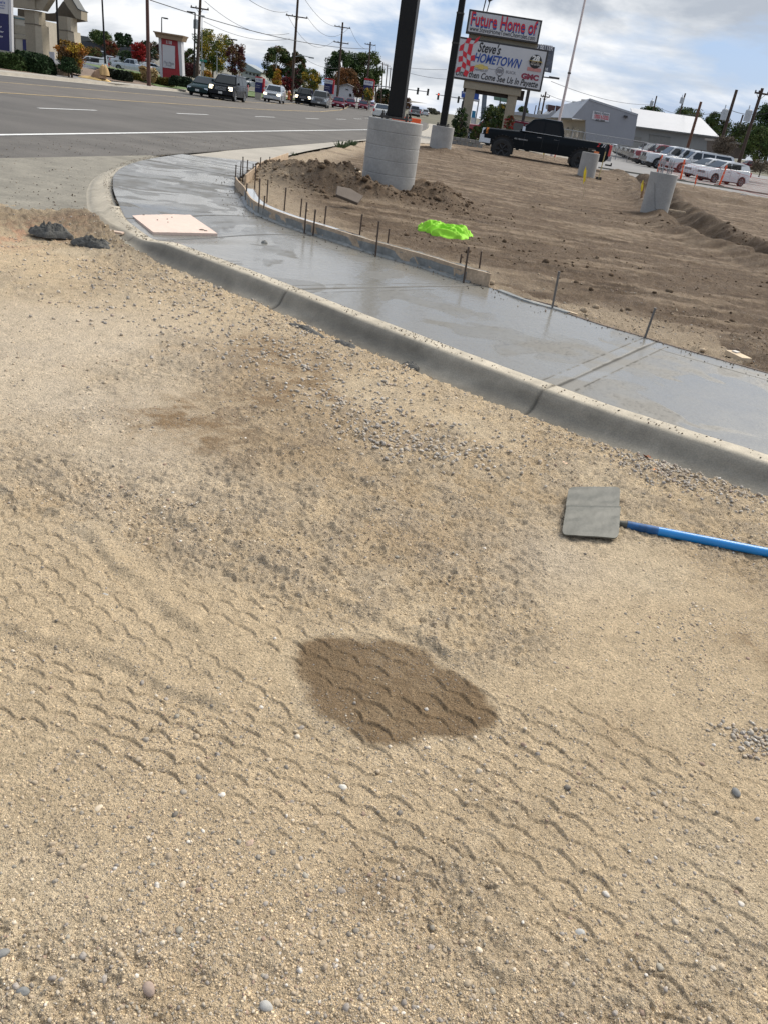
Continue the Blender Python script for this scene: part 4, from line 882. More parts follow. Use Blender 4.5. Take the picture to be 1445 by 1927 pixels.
# ------------------------------------------------------------------ piers built
rt, zt = pier('big', 'wide ribbed round concrete pier carrying the thick black square post', .487, 1.23, .23)
q = PIER['big']
bp_ = thing('black_post', 'thick square black steel post bolted to the widest concrete pier', 'steel post', (q.x+.0, q.y, q.z-.1+zt))
MB().box((0, 0, .035), (.50, .50, .035)).build('base_plate', M_dkst, bp_, bevel=.003)
MB().box((-.02, 0, 6.05), (.28, .28, 12.0)).build('shaft', M_blk, bp_, bevel=.012)
for i in range(4):
    a = pi/4+i*pi/2; x, y = cos(a)*.30, sin(a)*.30
    mb = MB(); mb.tube((x, y, -.03), (x, y, .13), .016, n=8); mb.tube((x, y, .053), (x, y, .088), .03, n=6); mb.build('anchor_bolt', M_dkst, bp_)
for sx in (-1, 1): MB().box((sx*.2, .0, .07), (.012, .05, .05)).build('shim', M_dkst, bp_)
rt, zt = pier('slim', 'distant round concrete pier under the slimmer black lamp post', .46, 1.03, .6)
q = PIER['slim']
sp_ = thing('lamp_post', 'slim black square lamp post standing on the farther concrete pier', 'lamp post', (q.x-.03, q.y, q.z-.1+zt))
MB().box((0, 0, .03), (.5, .5, .04)).build('base_plate', M_dkst, sp_, bevel=.003)
for i in range(4): a = pi/4+i*pi/2; MB().tube((cos(a)*.3, sin(a)*.3, -.03), (cos(a)*.3, sin(a)*.3, .12), .02, n=8).build('anchor_bolt', M_dkst, sp_)
MB().box((0, 0, 2.0), (.27, .27, 4.0)).box((0, 0, 5.2), (.235, .235, 2.5)).build('shaft', M_blk, sp_, bevel=.01)
for zc in (3.0, 4.02, 5.35): MB().box((0, 0, zc), (.29, .29, .06)).build('band', M_dkst, sp_)
mb = MB(); mb.box((.38, -.05, 5.62), (.72, .12, .07)); mb.box((.76, -.05, 5.50), (.16, .22, .20), taper=.6); mb.build('lamp_arm', M_blk, sp_)
rt, zt = pier('tool', 'plain concrete pier by the rear wheel of the black pickup', .34, 1.02, 3.)
tr = PIER['tool']; lt = thing('coiled_tools', 'small heap of straps and a drill left on top of a pier', 'tools', (tr.x, tr.y, tr.z-.1+zt))
mb = MB()
for i in range(7): a = i*.9; mb.tube((cos(a)*.13, sin(a)*.13, .03+.02*(i % 3)), (cos(a+2)*.14, sin(a+2)*.14, .06+.03*(i % 2)), .025, n=6)
mb.box((-.02, 0, .10), (.22, .12, .10), .4); mb.build('strap_coil', M_dkst, lt)
MB().box((.18, -.05, .04), (.20, .08, .07), .3).build('drill_body', mat('orange_plastic', (.55, .16, .05), .5), lt)
rt, zt = pier('rebar', 'round concrete pier with bare anchor bolts standing out of its top', .325, 1.02, 3.)
for i in range(6):
    a = i*pi/3; x, y = cos(a)*.15, sin(a)*.15; mb = MB(); mb.tube((x, y, zt-.05), (x, y, zt+.30), .014, n=6); mb.tube((x, y, zt+.06), (x, y, zt+.10), .03, n=6); mb.tube((x, y, zt+.2), (x, y, zt+.24), .03, n=6); mb.build('anchor_bolt', mat('galv', (.35, .35, .36), .45, metal=.8), rt)
MB().lathe([(.2, zt+.10), (.2, zt+.115), (.1, zt+.115), (.1, zt+.10)], 16).build('bolt_template', mat('galv', (.35, .35, .36)), rt)
mb = MB(); cr_ = [(-.2+.02*k, -.32, .9-.07*k+.01*sin(k)) for k in range(9)]+[(.0+.035*k, -.322, .34-.02*k) for k in range(6)]
mb.path([(x, -sqrt(max(0, .3265**2-x*x)), z) for x, y, z in cr_], .004, 4); mb.build('hairline_crack', M_dkst, rt)

# ================================================================== VEHICLES
M_glass = mat('car_glass', (.012, .016, .018), .06, var=.1, spec=.5, coat=.15)
M_tire = mat('tyre_rubber', (.018, .018, .018), .85, var=.25)
M_tint = mat('tinted_glass', (.006, .007, .009), .12, var=.1, spec=.15)
M_rim = mat('alloy', (.32, .33, .34), .35, metal=.8, var=.1)
M_rimk = mat('black_rim', (.015, .015, .016), .4, var=.2)
M_chrome = mat('chrome', (.40, .41, .43), .22, metal=1., var=.05)
M_blackp = mat('black_plastic', (.02, .02, .021), .6, var=.2)
M_lampc = mat('lamp_clear', (.55, .57, .58), .15, metal=.3, coat=.5)
M_lampon = mat('lamp_lit', (.9, .85, .7), .3, emit=((1, .86, .58), 5.))
M_amber = mat('lamp_amber', (.75, .25, .04), .3)
M_tail = mat('lamp_red', (.45, .01, .012), .25, coat=.5)
M_plate_ = mat('plate_white', (.55, .55, .52), .6)
def paint(n, c, r=.28, metal=0.): return mat('paint_'+n, c, r, metal=metal, var=.04, coat=.5 if max(c) > .1 else 0., scale=2, spec=.5 if max(c) > .1 else .12)
PW = paint('white', (.54, .55, .56)); PS = paint('silver', (.42, .44, .46), .3, .4); PK = paint('black', (.004, .006, .008), .3); PG = paint('gunmetal', (.014, .015, .018), .26)
PDG = paint('dark_green', (.012, .028, .028), .25); PR = paint('red', (.20, .012, .018)); PM = paint('maroon', (.10, .012, .022)); PGR = paint('grey', (.12, .125, .13)); PB = paint('blue', (.03, .05, .12)); PT = paint('tan', (.33, .29, .22))
SPEC = {
 'sedan': dict(L=4.75, W=1.82, H=1.46, top=[(.5,.38),(.497,.60),(.47,.72),(.22,.93),(-.30,.99),(-.47,1.0),(-.497,.86),(-.5,.42)], cab=[(.235,.92),(.07,1.41),(-.02,1.46),(-.18,1.445),(-.36,.99)], r=.33, wf=.305, wr=-.29, sill=.24, win=[(.17,.02),(.01,-.16),(-.17,-.29)]),
 'suv': dict(L=5.1, W=2.0, H=1.9, top=[(.5,.45),(.498,.90),(.475,1.08),(.25,1.18),(-.46,1.22),(-.495,1.12),(-.5,.5)], cab=[(.26,1.17),(.15,1.80),(.04,1.89),(-.40,1.87),(-.445,1.80),(-.485,1.2)], r=.39, wf=.31, wr=-.27, sill=.34, win=[(.19,.05),(.03,-.15),(-.17,-.40)]),
 'crossover': dict(L=4.75, W=1.85, H=1.7, top=[(.5,.42),(.495,.82),(.46,1.0),(.24,1.10),(-.45,1.15),(-.49,1.02),(-.5,.45)], cab=[(.25,1.09),(.11,1.60),(.0,1.69),(-.33,1.66),(-.40,1.58),(-.475,1.14)], r=.36, wf=.31, wr=-.28, sill=.29, win=[(.16,.02),(.0,-.17),(-.19,-.35)]),
 'pickup': dict(L=5.85, W=2.0, H=1.92, top=[(.5,.52),(.498,1.02),(.48,1.14),(.20,1.22),(-.14,1.27),(-.49,1.27),(-.5,1.2),(-.5,.62)], cab=[(.215,1.21),(.115,1.83),(.05,1.91),(-.09,1.90),(-.13,1.25)], r=.40, wf=.325, wr=-.295, sill=.42, win=[(.165,.035),(.025,-.095)]),
 'hatch': dict(L=3.65, W=1.62, H=1.49, top=[(.5,.36),(.495,.64),(.45,.80),(.27,.98),(-.44,1.06),(-.49,.95),(-.5,.42)], cab=[(.285,.965),(.075,1.41),(-.06,1.485),(-.30,1.45),(-.42,1.38),(-.475,1.05)], r=.30, wf=.315, wr=-.315, sill=.22, win=[(.20,.0),(-.02,-.22),(-.24,-.36)]),
 'minivan': dict(L=5.1, W=1.98, H=1.75, top=[(.5,.4),(.495,.72),(.46,.86),(.30,1.0),(-.46,1.08),(-.49,1.0),(-.5,.42)], cab=[(.32,.99),(.12,1.66),(.0,1.74),(-.40,1.73),(-.45,1.66),(-.485,1.08)], r=.34, wf=.305, wr=-.30, sill=.26, win=[(.22,.04),(.02,-.2),(-.22,-.42)]),
}
_cm = {}
def car_meshes(kind, lift=0., rs=1.):
    key = (kind, lift, rs)
    if key in _cm: return _cm[key]
    S = SPEC[kind]; L_, W_, H_ = S['L'], S['W'], S['H']; r = S['r']*rs; o = {}
    sill = S['sill']; top = [(x*L_, z) for x, z in S['top']]
    def archpts(cx_, R):
        pts_ = []; a0 = math.asin(min(.99, max(-.99, (sill-S['r'])/R)))
        for k in range(11):
            a = pi-a0-(pi-2*a0)*k/10; pts_.append((cx_+R*cos(a), S['r']+R*sin(a)))
        return pts_
    R = S['r']*(1.17 if rs == 1 else 1.30)
    under = [(-.5*L_+.06, sill+.12), (-.5*L_+.22, sill)]+archpts(S['wr']*L_, R)+archpts(S['wf']*L_, R)+[(.5*L_-.22, sill), (.5*L_-.04, sill+.10)]
    poly = top+under      # front-top -> rear -> under -> front
    nt_ = len(top)
    sl = [(-W_/2, .045, .06), (-W_/2+.035, .016, .022), (-W_/2+.13, 0, 0), (0, -.012, 0), (W_/2-.13, 0, 0), (W_/2-.035, .016, .022), (W_/2, .045, .06)]
    mb = MB(); n = len(poly); V = []
    for (y, kx, kz) in sl:
        for i, (x, z) in enumerate(poly):
            xx, zz = x, z
            if abs(x) > .42*L_: xx = x*(1-kx)
            if i < nt_ and z > .55: zz = z-kz
            V.append((xx, y, zz))
    Fc = [tuple(range(n)), tuple(range(7*n-1, 6*n-1, -1))]
    for s in range(6):
        for i in range(n): Fc.append((s*n+i, (s+1)*n+i, (s+1)*n+(i+1) % n, s*n+(i+1) % n))
    o['body'] = MB().add(V, Fc).mesh('body')
    # chassis filler keeps light from showing through
    o['chassis'] = MB().box((0, 0, sill+.16), (L_*.93, W_*.62, .30)).mesh('chassis')
    o['wheel_arch'] = [MB().box((wx*L_, 0, S['r']+.12), (R*1.96, W_-.30, .80 if kind in ('suv', 'pickup') else .55)).mesh('wheel_housing') for wx in (S['wf'], S['wr'])]
    cab = [(x*L_, z) for x, z in S['cab']]; zb = min(c_[1] for c_ in cab); zt_ = max(c_[1] for c_ in cab)
    wb, wt = W_/2-.045, W_/2-.045-.17*(H_/1.9)-.03
    def yw(z): return wb+(wt-wb)*max(0, min(1, (z-zb)/(zt_-zb)))
    V = []; n = len(cab)
    for sgn in (-1, 1):
        for x, z in cab: V.append((x, sgn*yw(z), z-(.0)))
    for sgn in (-1, 1):
        for x, z in cab: V.append((x+(.04 if z < zt_-.02 and x < 0 else 0), sgn*(yw(z)-.16), z+(.025 if z > zb+.35 else .0)))
    Fc = [tuple(range(n)), tuple(range(2*n-1, n-1, -1))]
    for i in range(n-1):
        Fc += [(i, i+1, 2*n+i+1, 2*n+i), (2*n+i, 2*n+i+1, 3*n+i+1, 3*n+i), (3*n+i, 3*n+i+1, n+i+1, n+i)]
    o['cabin'] = MB().add(V, Fc).mesh('cabin')
    def edge_x(z, front):   # outline x at height z on front or rear side
        seq = cab if front else cab[::-1]
        for (xa, za), (xb, zb_) in zip(seq[:-1], seq[1:]):
            if za <= z <= zb_: return xa+(xb-xa)*(z-za)/(zb_-za)
        return seq[-1][0]
    zl, zh = zb+.05, zt_-.12; wins = []
    W_l = S['win']
    for k, (xa, xb) in enumerate(W_l):
        xa, xb = xa*L_, xb*L_; xa1 = xa; xb1 = xb
        fa = min(xa1+.5, edge_x(zl, True)-.16) if k == 0 else xa; ta = min(xa, edge_x(zh, True)-.12) if k == 0 else xa
        lastk = k == len(W_l)-1; fb_ = max(xb-.35, edge_x(zl, False)+.14) if lastk else xb; tb = max(xb, edge_x(zh, False)+.14) if lastk else xb
        ms = []
        for sgn in (-1, 1):
            P = [(fa, zl), (ta, zh), (tb, zh), (fb_, zl)]; V = [(x, sgn*(yw(z)+.007), z) for x, z in P]+[(x, sgn*(yw(z)-.02), z) for x, z in P]
            ms.append(MB().add(V, [(0, 1, 2, 3), (7, 6, 5, 4), (0, 4, 5, 1), (1, 5, 6, 2), (2, 6, 7, 3), (3, 7, 4, 0)]).mesh('side_window'))
        wins.append(ms)
    o['side_window'] = wins
    def panel(i, j_, a, b_, ins, nm, out_):
        (xa, za), (xb, zb_) = cab[i], cab[j_]
        pa = (xa+(xb-xa)*a, za+(zb_-za)*a); pb = (xa+(xb-xa)*b_, za+(zb_-za)*b_)
        d = Vector((pb[0]-pa[0], 0, pb[1]-pa[1])).normalized(); nv = Vector((-d.z, 0, d.x)); nv = nv if nv.x*out_ > 0 else -nv
        V = []
        for k in (.035, -.03):
            V += [(pa[0]+nv.x*k, -(yw(pa[1])-ins), pa[1]+nv.z*k), (pa[0]+nv.x*k, yw(pa[1])-ins, pa[1]+nv.z*k), (pb[0]+nv.x*k, yw(pb[1])-ins, pb[1]+nv.z*k), (pb[0]+nv.x*k, -(yw(pb[1])-ins), pb[1]+nv.z*k)]
        return MB().add(V, [(0, 1, 2, 3), (7, 6, 5, 4), (0, 4, 5, 1), (1, 5, 6, 2), (2, 6, 7, 3), (3, 7, 4, 0)]).mesh(nm)
    o['windscreen'] = panel(0, 1, .08, .96, .10, 'windscreen', 1)
    o['rear_window'] = panel(n-1, n-2, .12 if kind != 'pickup' else .2, .92, .16, 'rear_window', -1)
    wid = .23 if kind in ('suv', 'pickup') else .19; wid *= (1.25 if rs > 1 else 1)
    o['tyre'] = MB().lathe([(r*.66, -wid/2), (r*.93, -wid/2), (r, -wid/2+.03), (r, wid/2-.03), (r*.93, wid/2), (r*.66, wid/2), (r*.66, -wid/2)], 26).mesh('tyre')
    mb = MB(); mb.lathe([(0, wid/2-.05), (r*.15, wid/2-.03), (r*.2, wid/2-.06)], 12); mb.lathe([(r*.67, wid/2-.005), (r*.60, wid/2-.01), (r*.58, wid/2-.05)], 26)
    for k in range(6):
        a = k*pi/3; p0 = Vector((r*.12*cos(a), r*.12*sin(a), wid/2-.04)); p1 = Vector((r*.63*cos(a), r*.63*sin(a), wid/2-.025)); mb.tube(p0, p1, r*.075, r*.095, 6)
    o['rim'] = mb.mesh('rim'); o['hubshade'] = MB().lathe([(0, wid/2-.11), (r*.66, wid/2-.10)], 20).mesh('hub_shadow')  # black disc stands in for the shade behind the spokes
    fx = .5*L_
    zf = top[2][1]; zlow = top[1][1]
    lh = .17 if kind != 'pickup' and kind != 'suv' else .26
    o['headlight'] = [MB().box((fx-.085, s_*(W_/2-.215), zlow-.02), (.17, .34, lh), taper=.86).mesh('headlight') for s_ in (-1, 1)]
    o['grille'] = MB().box((fx-.02, 0, zlow-.05), (.09, W_*.48, lh*1.15), taper=.95).mesh('grille')
    mb = MB(); 
    for k in range(3): mb.box((fx+.028, 0, zlow-.05+(k-1)*lh*.36), (.015, W_*.46, .022))
    o['grille_bar'] = mb.mesh('grille_bar')
    o['front_bumper'] = (MB().box((fx-.19, 0, sill+.24), (.50, W_*1.012, .36), taper=.98) if kind == 'pickup' else MB().box((fx-.05, 0, sill+.20), (.20, W_*.90, .24), taper=.97)).mesh('front_bumper')
    o['rear_bumper'] = MB().box((-fx+.04, 0, sill+.20), (.26, W_*.97, .22)).mesh('rear_bumper') if kind == 'pickup' else MB().box((-fx+.06, 0, sill+.20), (.20, W_*.90, .22), taper=.97).mesh('rear_bumper')
    th = .5 if kind in ('suv', 'pickup', 'minivan') else .28; tz = {'suv': 1.1, 'pickup': .98, 'minivan': 1.0}.get(kind, .82)
    o['tail_light'] = [MB().box((-fx+.075, s_*(W_/2-.10), tz), (.18, .18, th), taper=.95).mesh('tail_light') for s_ in (-1, 1)]
    o['licence_plate'] = MB().box((-fx-.02, 0, sill+.36), (.03, .32, .16)).mesh('licence_plate')
    o['front_plate'] = MB().box((fx+.055, 0, sill+.20), (.02, .32, .15)).mesh('licence_plate')
    mxx = S['win'][0][0]*L_+.12
    o['mirror'] = [MB().box((mxx, s_*(wb+.13), zl+.09), (.13, .20, .17 if rs == 1 else .2), taper=.85).box((mxx, s_*(wb+.02), zl+.04), (.05, .12, .05)).mesh('side_mirror') for s_ in (-1, 1)]
    hs = []
    for k, (xa, xb) in enumerate(W_l[:2]): hs.append([MB().box((xb*L_+.13, s_*(W_/2+.005-.03), zb-.14), (.20, .05, .035)).mesh('door_handle') for s_ in (-1, 1)])
    o['handle'] = hs
    o['seam'] = [MB().box((x, s_*(W_/2-.0105), (sill+zb)/2+.05), (.012, .03, (zb-sill)*.72)).mesh('door_seam') for x in [w[0]*L_+.02 for w in W_l[:2]]+[W_l[min(1, len(W_l)-1)][1]*L_-.01] for s_ in (-1, 1)]
    if kind in ('suv', 'crossover'):
        mb = MB()
        for s_ in (-1, 1): mb.tube((.08*L_, s_*(wt-.10), zt_+.07), (-.36*L_, s_*(wt-.10), zt_+.05), .02, n=6); [mb.box((xx*L_, s_*(wt-.10), zt_+.02), (.05, .03, .1)) for xx in (.07, -.35)]
        o['rail'] = mb.mesh('roof_rail')
    if kind == 'pickup':
        o['bed'] = MB().box((-.32*L_, 0, 1.245), (.33*L_, W_-.36, .06)).mesh('bed_cover')
    if True:
        mb = MB()
        for cx_ in (S['wf']*L_, S['wr']*L_):
            for s_ in (-1, 1):
                P = archpts(cx_, R+.03); 
                for a, b_ in zip(P[:-1], P[1:]): mb.box(((a[0]+b_[0])/2, s_*(W_/2-.018), (a[1]+b_[1])/2), (.05, .05, .035))
        o['flare'] = mb.mesh('arch_trim')
    _cm[key] = o; return o
def car(kind, label, pos, heading, pm, group=None, lift=0., rs=1., lit=False, name=None, trim=False, chrome=False, rim=None, plate=True, glass=None):
    M_glass = glass or globals()['M_glass']
    """heading: angle of the nose in world xy"""
    S = SPEC[kind]; o = car_meshes(kind, lift, rs)
    root = thing(name or {'suv': 'suv', 'pickup': 'pickup_truck', 'hatch': 'hatchback', 'sedan': 'sedan', 'crossover': 'suv', 'minivan': 'minivan'}[kind], label, {'suv': 'suv', 'pickup': 'pickup truck', 'hatch': 'car', 'sedan': 'car', 'crossover': 'suv', 'minivan': 'van'}[kind], pos, heading, group)
    def put(nm, me, m, par=root, loc=(0, 0, lift), sm=35):
        me = me if not me.materials or me.materials[0] == m else me.copy()
        me.materials.clear(); me.materials.append(m)
        x = link(nm, me, None, par, sm); x.location = loc; return x
    put('body', o['body'], pm); put('chassis', o['chassis'], M_blackp); [put('wheel_housing', w_, M_blackp) for w_ in o['wheel_arch']]; put('cabin', o['cabin'], pm)
    put('windscreen', o['windscreen'], M_glass); put('rear_window', o['rear_window'], M_glass)
    for ws in o['side_window']:
        for w in ws: put('side_window', w, M_glass)
    [put('door_seam', sm_, M_blackp) for sm_ in o['seam']]
    for s_ in (0, 1):
        put('headlight', o['headlight'][s_], M_lampon if lit else M_lampc); put('tail_light', o['tail_light'][s_], M_tail)
        put('side_mirror', o['mirror'][s_], M_chrome if chrome else (pm if kind != 'pickup' else M_blackp))
        for h in o['handle']: put('door_handle', h[s_], M_chrome if chrome else pm)
    put('grille', o['grille'], M_blackp); put('grille_bar', o['grille_bar'], M_chrome if (chrome or kind in ('pickup', 'suv')) else pm)
    put('front_bumper', o['front_bumper'], M_chrome if chrome or (kind == 'pickup') else pm); put('rear_bumper', o['rear_bumper'], M_chrome if kind == 'pickup' else pm)
    put('licence_plate', o['licence_plate'], M_plate_)
    if plate: put('licence_plate', o['front_plate'], M_plate_)
    if 'rail' in o: put('roof_rail', o['rail'], M_blackp if pm != PS else M_chrome)
    if 'bed' in o: put('bed_cover', o['bed'], M_blackp)
    if trim: put('arch_trim', o['flare'], M_blackp)
    r = S['r']*rs
    for fx in (S['wf'], S['wr']):
        for s_ in (-1, 1):
            w = bpy.data.objects.new('wheel', None); COL.objects.link(w); w.parent = root; w.location = (fx*S['L'], s_*(S['W']/2-.11+(.05 if rs > 1 else 0)), r); w.rotation_euler = (-s_*pi/2, 0, 0)
            put('tyre', o['tyre'], M_tire, w, (0, 0, 0), 40); put('rim', o['rim'], rim or M_rim, w, (0, 0, 0), 40); put('wheel_shade', o['hubshade'], M_blackp, w, (0, 0, 0), 60)
    return root
def at_ground(px, py, z): return gp(px, py, z)
# ---------- the lifted black pickup
fwl, rwl = gp(934, 300, -.06), gp(1090, 323, -.10)
hd = atan2(fwl.y-rwl.y, fwl.x-rwl.x)
S = SPEC['pickup']; wbl = (S['wf']-S['wr'])*S['L']
dist_fix = 39.6
# nose toward the road, broadside to the camera
mid = (fwl+rwl)/2; 
HEAD_T = pi-AZ-radians(5)   # broadside
ctr = Vector((mid.x, mid.y, -.10)); ctr -= Vector((cos(HEAD_T), sin(HEAD_T), 0))*((S['wf']+S['wr'])/2*S['L'])
ctr += Vector((sin(HEAD_T), -cos(HEAD_T), 0))*(.95)
tk = car('pickup', 'lifted black pickup truck with chrome bumper parked broadside on the dirt lot', ctr, HEAD_T, PK, lift=.19, rs=1.17, chrome=True, rim=M_rimk, trim=True, plate=False, glass=M_tint)
tk.scale = (1.09, 1.02, 1.0)
LW = S['L']; yy_ = +S['W']/2
# lettering on the camera side (driver side, +y local)
rz_ = (radians(90), 0, radians(180))
text_obj('SILVERADO', 'side_lettering', M_chrome, tk, .245*LW*1+.0, .86+.17, .06, w=.60, y=yy_+.012, rot=rz_, shear=.2, bold=.01)
text_obj('Z', 'bed_lettering', mat('decal_red', (.5, .02, .03), .5), tk, -.385*LW, 1.08+.19, .15, w=.16, y=yy_+.008, rot=rz_, shear=.4, bold=.04)
text_obj('71', 'bed_lettering', mat('decal_white', (.6, .6, .6), .5), tk, -.42*LW, 1.08+.19, .15, w=.20, y=yy_+.008, rot=rz_, shear=.4, bold=.03)
mb = MB(); mb.box((-LW/2-.12, .0, .50), (.30, .07, .07)); mb.tube((-LW/2-.24, 0, .53), (-LW/2-.24, 0, .62), .03, n=8); mb.build('tow_hitch', M_blackp, tk)
MB().box((.035*LW, yy_-.028, 1.255+.19), (.29*LW, .03, .022)).build('belt_trim', M_chrome, tk)
MB().box((LW/2-.24, yy_-.10, 1.22), (.10, .20, .27)).build('turn_signal', M_amber, tk)

# ---------- cars on the main road
def traffic(kind, px, py, pm, label, hdg=-pi/2, lit=False, z=0., **kw):
    g_ = gp(px, py, z); return car(kind, label, g_, hdg, pm, lit=lit, group=kw.pop('group', 'oncoming traffic on the main road'), **kw)
def bend(y): return float(np.interp(y, [p[1] for p in RB], [p[0] for p in RB]))
def lane_car(kind, lane, Y, pm, label, oncoming=True, lit=False, **kw):
    Y2 = Y+2; a = atan2(2., bend(Y2+8)*.2-bend(Y2-2)*.2) if False else atan2(10., bend(Y+5)-bend(Y-5))
    return car(kind, label, Vector((lane+bend(Y), Y, .006)), a+(pi if oncoming else 0), pm, lit=lit, group='traffic on the main road', **kw)
def oncoming(kind, px, py, pm, label, lit=False, **kw):
    """px,py: ground under the middle of the front bumper; the body stretches away behind it"""
    g_ = gp(px, py, .006); Y0 = g_.y; a = atan2(10., bend(Y0+6)-bend(Y0-4)); d = Vector((cos(a), sin(a), 0))
    return car(kind, label, g_+d*(SPEC[kind]['L']/2-.3), a+pi, pm, lit=lit, group='traffic on the main road', **kw)
def leaving(kind, px, py, pm, label, **kw):
    g_ = gp(px, py, .006); Y0 = g_.y; a = atan2(10., bend(Y0+6)-bend(Y0-4)); d = Vector((cos(a), sin(a), 0))
    return car(kind, label, g_+d*(SPEC[kind]['L']/2-.3), a, pm, group='traffic on the main road', **kw)
oncoming('sedan', 374, 181, PDG, 'dark green sedan beside the big dark suv, leftmost of the oncoming traffic', lit=False)
oncoming('suv', 417, 188, PG, 'large dark grey suv with lit headlights leading the oncoming traffic', lit=True)
oncoming('crossover', 512, 193, PS, 'silver crossover with lit headlights driving alone behind the large dark suv', lit=True)
oncoming('suv', 570, 197, PK, 'black suv with lit headlights, directly left of a grey suv', lit=True)
oncoming('suv', 600, 202, PGR, 'grey suv right of the black one in the oncoming queue')
oncoming('sedan', 636, 204, PM, 'maroon sedan following the grey suv, first of the red cars')
oncoming('sedan', 659, 203, PM, 'smaller red car half hidden behind the first maroon sedan')
oncoming('sedan', 683, 206.5, PM, 'maroon sedan last before the black post, beside a blue and white sign')
oncoming('sedan', 699, 203, PR, 'distant red car just behind the last maroon sedan')
leaving('sedan', 716, 224, paint('cream', (.50, .50, .47)), 'pale old sedan driving away just left of the black post')
oncoming('sedan', 726, 200, PS, 'far silver car glimpsed over the roof of the pale sedan')
leaving('pickup', 780, 220, PGR, 'grey pickup driving away, right of the black post')
leaving('crossover', 799, 219, PS, 'silver crossover driving away beside the grey pickup')
leaving('sedan', 790, 211, PK, 'dark car beyond the grey pickup on the far road')
leaving('suv', 823.5, 215.5, PG, 'small dark suv farthest away near the slim post')

# ---------- dealership row: noses toward the road, parked side by side
ROWH = pi-radians(-3)
def row(kind, px, py, pm, label, dz=-.15, h=ROWH, **kw):
    """px,py ground under the near front wheel"""
    g_ = gp(px, py, dz); S = SPEC[kind]; d = Vector((cos(h), sin(h), 0)); lf = Vector((-sin(h), cos(h), 0))
    c = g_-d*(S['wf']*S['L'])-lf*(S['W']/2-.1)
    return car(kind, label, c, h, pm, group='vehicles for sale in the dealership row', plate=False, **kw)
spark = row('hatch', 1340, 344, PW, 'white hatchback broadside at the near end of the row behind the orange fence', h=pi+radians(27))
row('hatch', 1314, 337, PW, 'second small white hatchback tucked behind the nearest one', h=pi+radians(27))
rc = row('suv', 1283, 326, PW, 'long white suv with dark windows behind the two small hatchbacks', h=pi+radians(14)); rc.scale = (1.12, 1, .97)
row('suv', 1262, 322, PW, 'white suv between the long white suv and the white pickup, second suv', h=pi+radians(14))
row('suv', 1254, 318, PW, 'white suv nearest the near orange post, partly hidden by two other suvs', h=pi+radians(14))
row('pickup', 1233, 317, PW, 'big white pickup with black windows left of the first orange post', h=pi+radians(12), chrome=True)
row('pickup', 1208, 310, PR, 'dark red pickup, the only red one in the row', h=pi+radians(10), chrome=True)
row('pickup', 1199, 306, PS, 'silver grey pickup squeezed beside the red one', h=pi+radians(9), chrome=True)
for i, (px, py) in enumerate(((1189, 302), (1179, 298), (1170, 294), (1162, 290))):
    row('pickup', px, py, PW, ['white pickup next to the silver grey pickup', 'white pickup second past the silver grey pickup', 'white pickup third past the silver grey pickup', 'white pickup at the far end of the row by the black truck tailgate'][i], h=pi+radians(8), chrome=True)
def lot2(kind, px, py, dpx, pm, label, h):
    g_ = gp(px, py, -.15); return car(kind, label, g_, h, pm, group='back row of vehicles facing the camera', plate=False)
hb = -pi/2-radians(8)
lot2('suv', 1126, 272, 0, PW, 'white suv facing the camera above the black truck bed, leftmost of the back row', hb)
lot2('pickup', 1161, 278, 0, PW, 'white pickup facing the camera, second in the back row', hb)
lot2('pickup', 1203, 283, 0, PW, 'white pickup in the back row showing its side window', hb-.5)
lot2('pickup', 1243, 289, 0, PW, 'white pickup in the back row farthest right', hb-.5)
lot2('crossover', 1406, 319, 0, PM, 'maroon suv parked behind the near white hatchback tail', pi+radians(20))
lot2('suv', 1322, 296, 0, PW, 'white suv roof showing over the middle of the dealership row', pi+radians(10))
# cars behind the big sign
c_ = gp(898, 253, -.1); car('pickup', 'red pickup parked behind the left leg of the big sign', W(c_.dot(A_), 72, -.1), pi-AZ, PR)
c_ = fp(960, 250, 66); car('suv', 'dark red suv behind the right leg of the big sign', W(c_.dot(A_), 66, -.1), pi-AZ, PM)
# cars in the lot across the road
def acr(kind, px, py, D, pm, label, h, **kw):
    g_ = fp(px, py, D); return car(kind, label, g_, h, pm, group='cars in the lot across the road', plate=False, **kw)
acr('minivan', 172, 131, 132, PW, 'white minivan parked with its tail toward the road behind the orange shrub', pi+.55)
acr('sedan', 212, 124.5, 150, PW, 'white sedan right of the street lamp across the road', .5)
acr('suv', 207, 120, 165, PW, 'white suv parked behind the white sedan', .6)
acr('sedan', 232, 125, 150, PS, 'silver car between the white sedan and the grey pickup', .7)
acr('pickup', 250, 137, 140, PGR if False else PS, 'long silver pickup parked broadside left of the utility pole', pi-AZ+.1)
acr('suv', 268, 130, 165, PW, 'white suv roof behind the silver pickup', .4)
acr('sedan', 288, 137, 150, PS, 'silver sedan just right of the brown utility pole', .6)
acr('sedan', 116, 111, 125, PW, 'small white car glimpsed behind the orange shrub', .3)
acr('sedan', 196, 119, 150, PK, 'black car between the minivan and the white sedan', .8)
acr('pickup', 474, 159, 170, PW, 'far white pickup parked on the grass left of the blue banner sign', .7)
acr('sedan', 476, 166, 150, PS, 'silver car just behind the blue banner sign', .9)

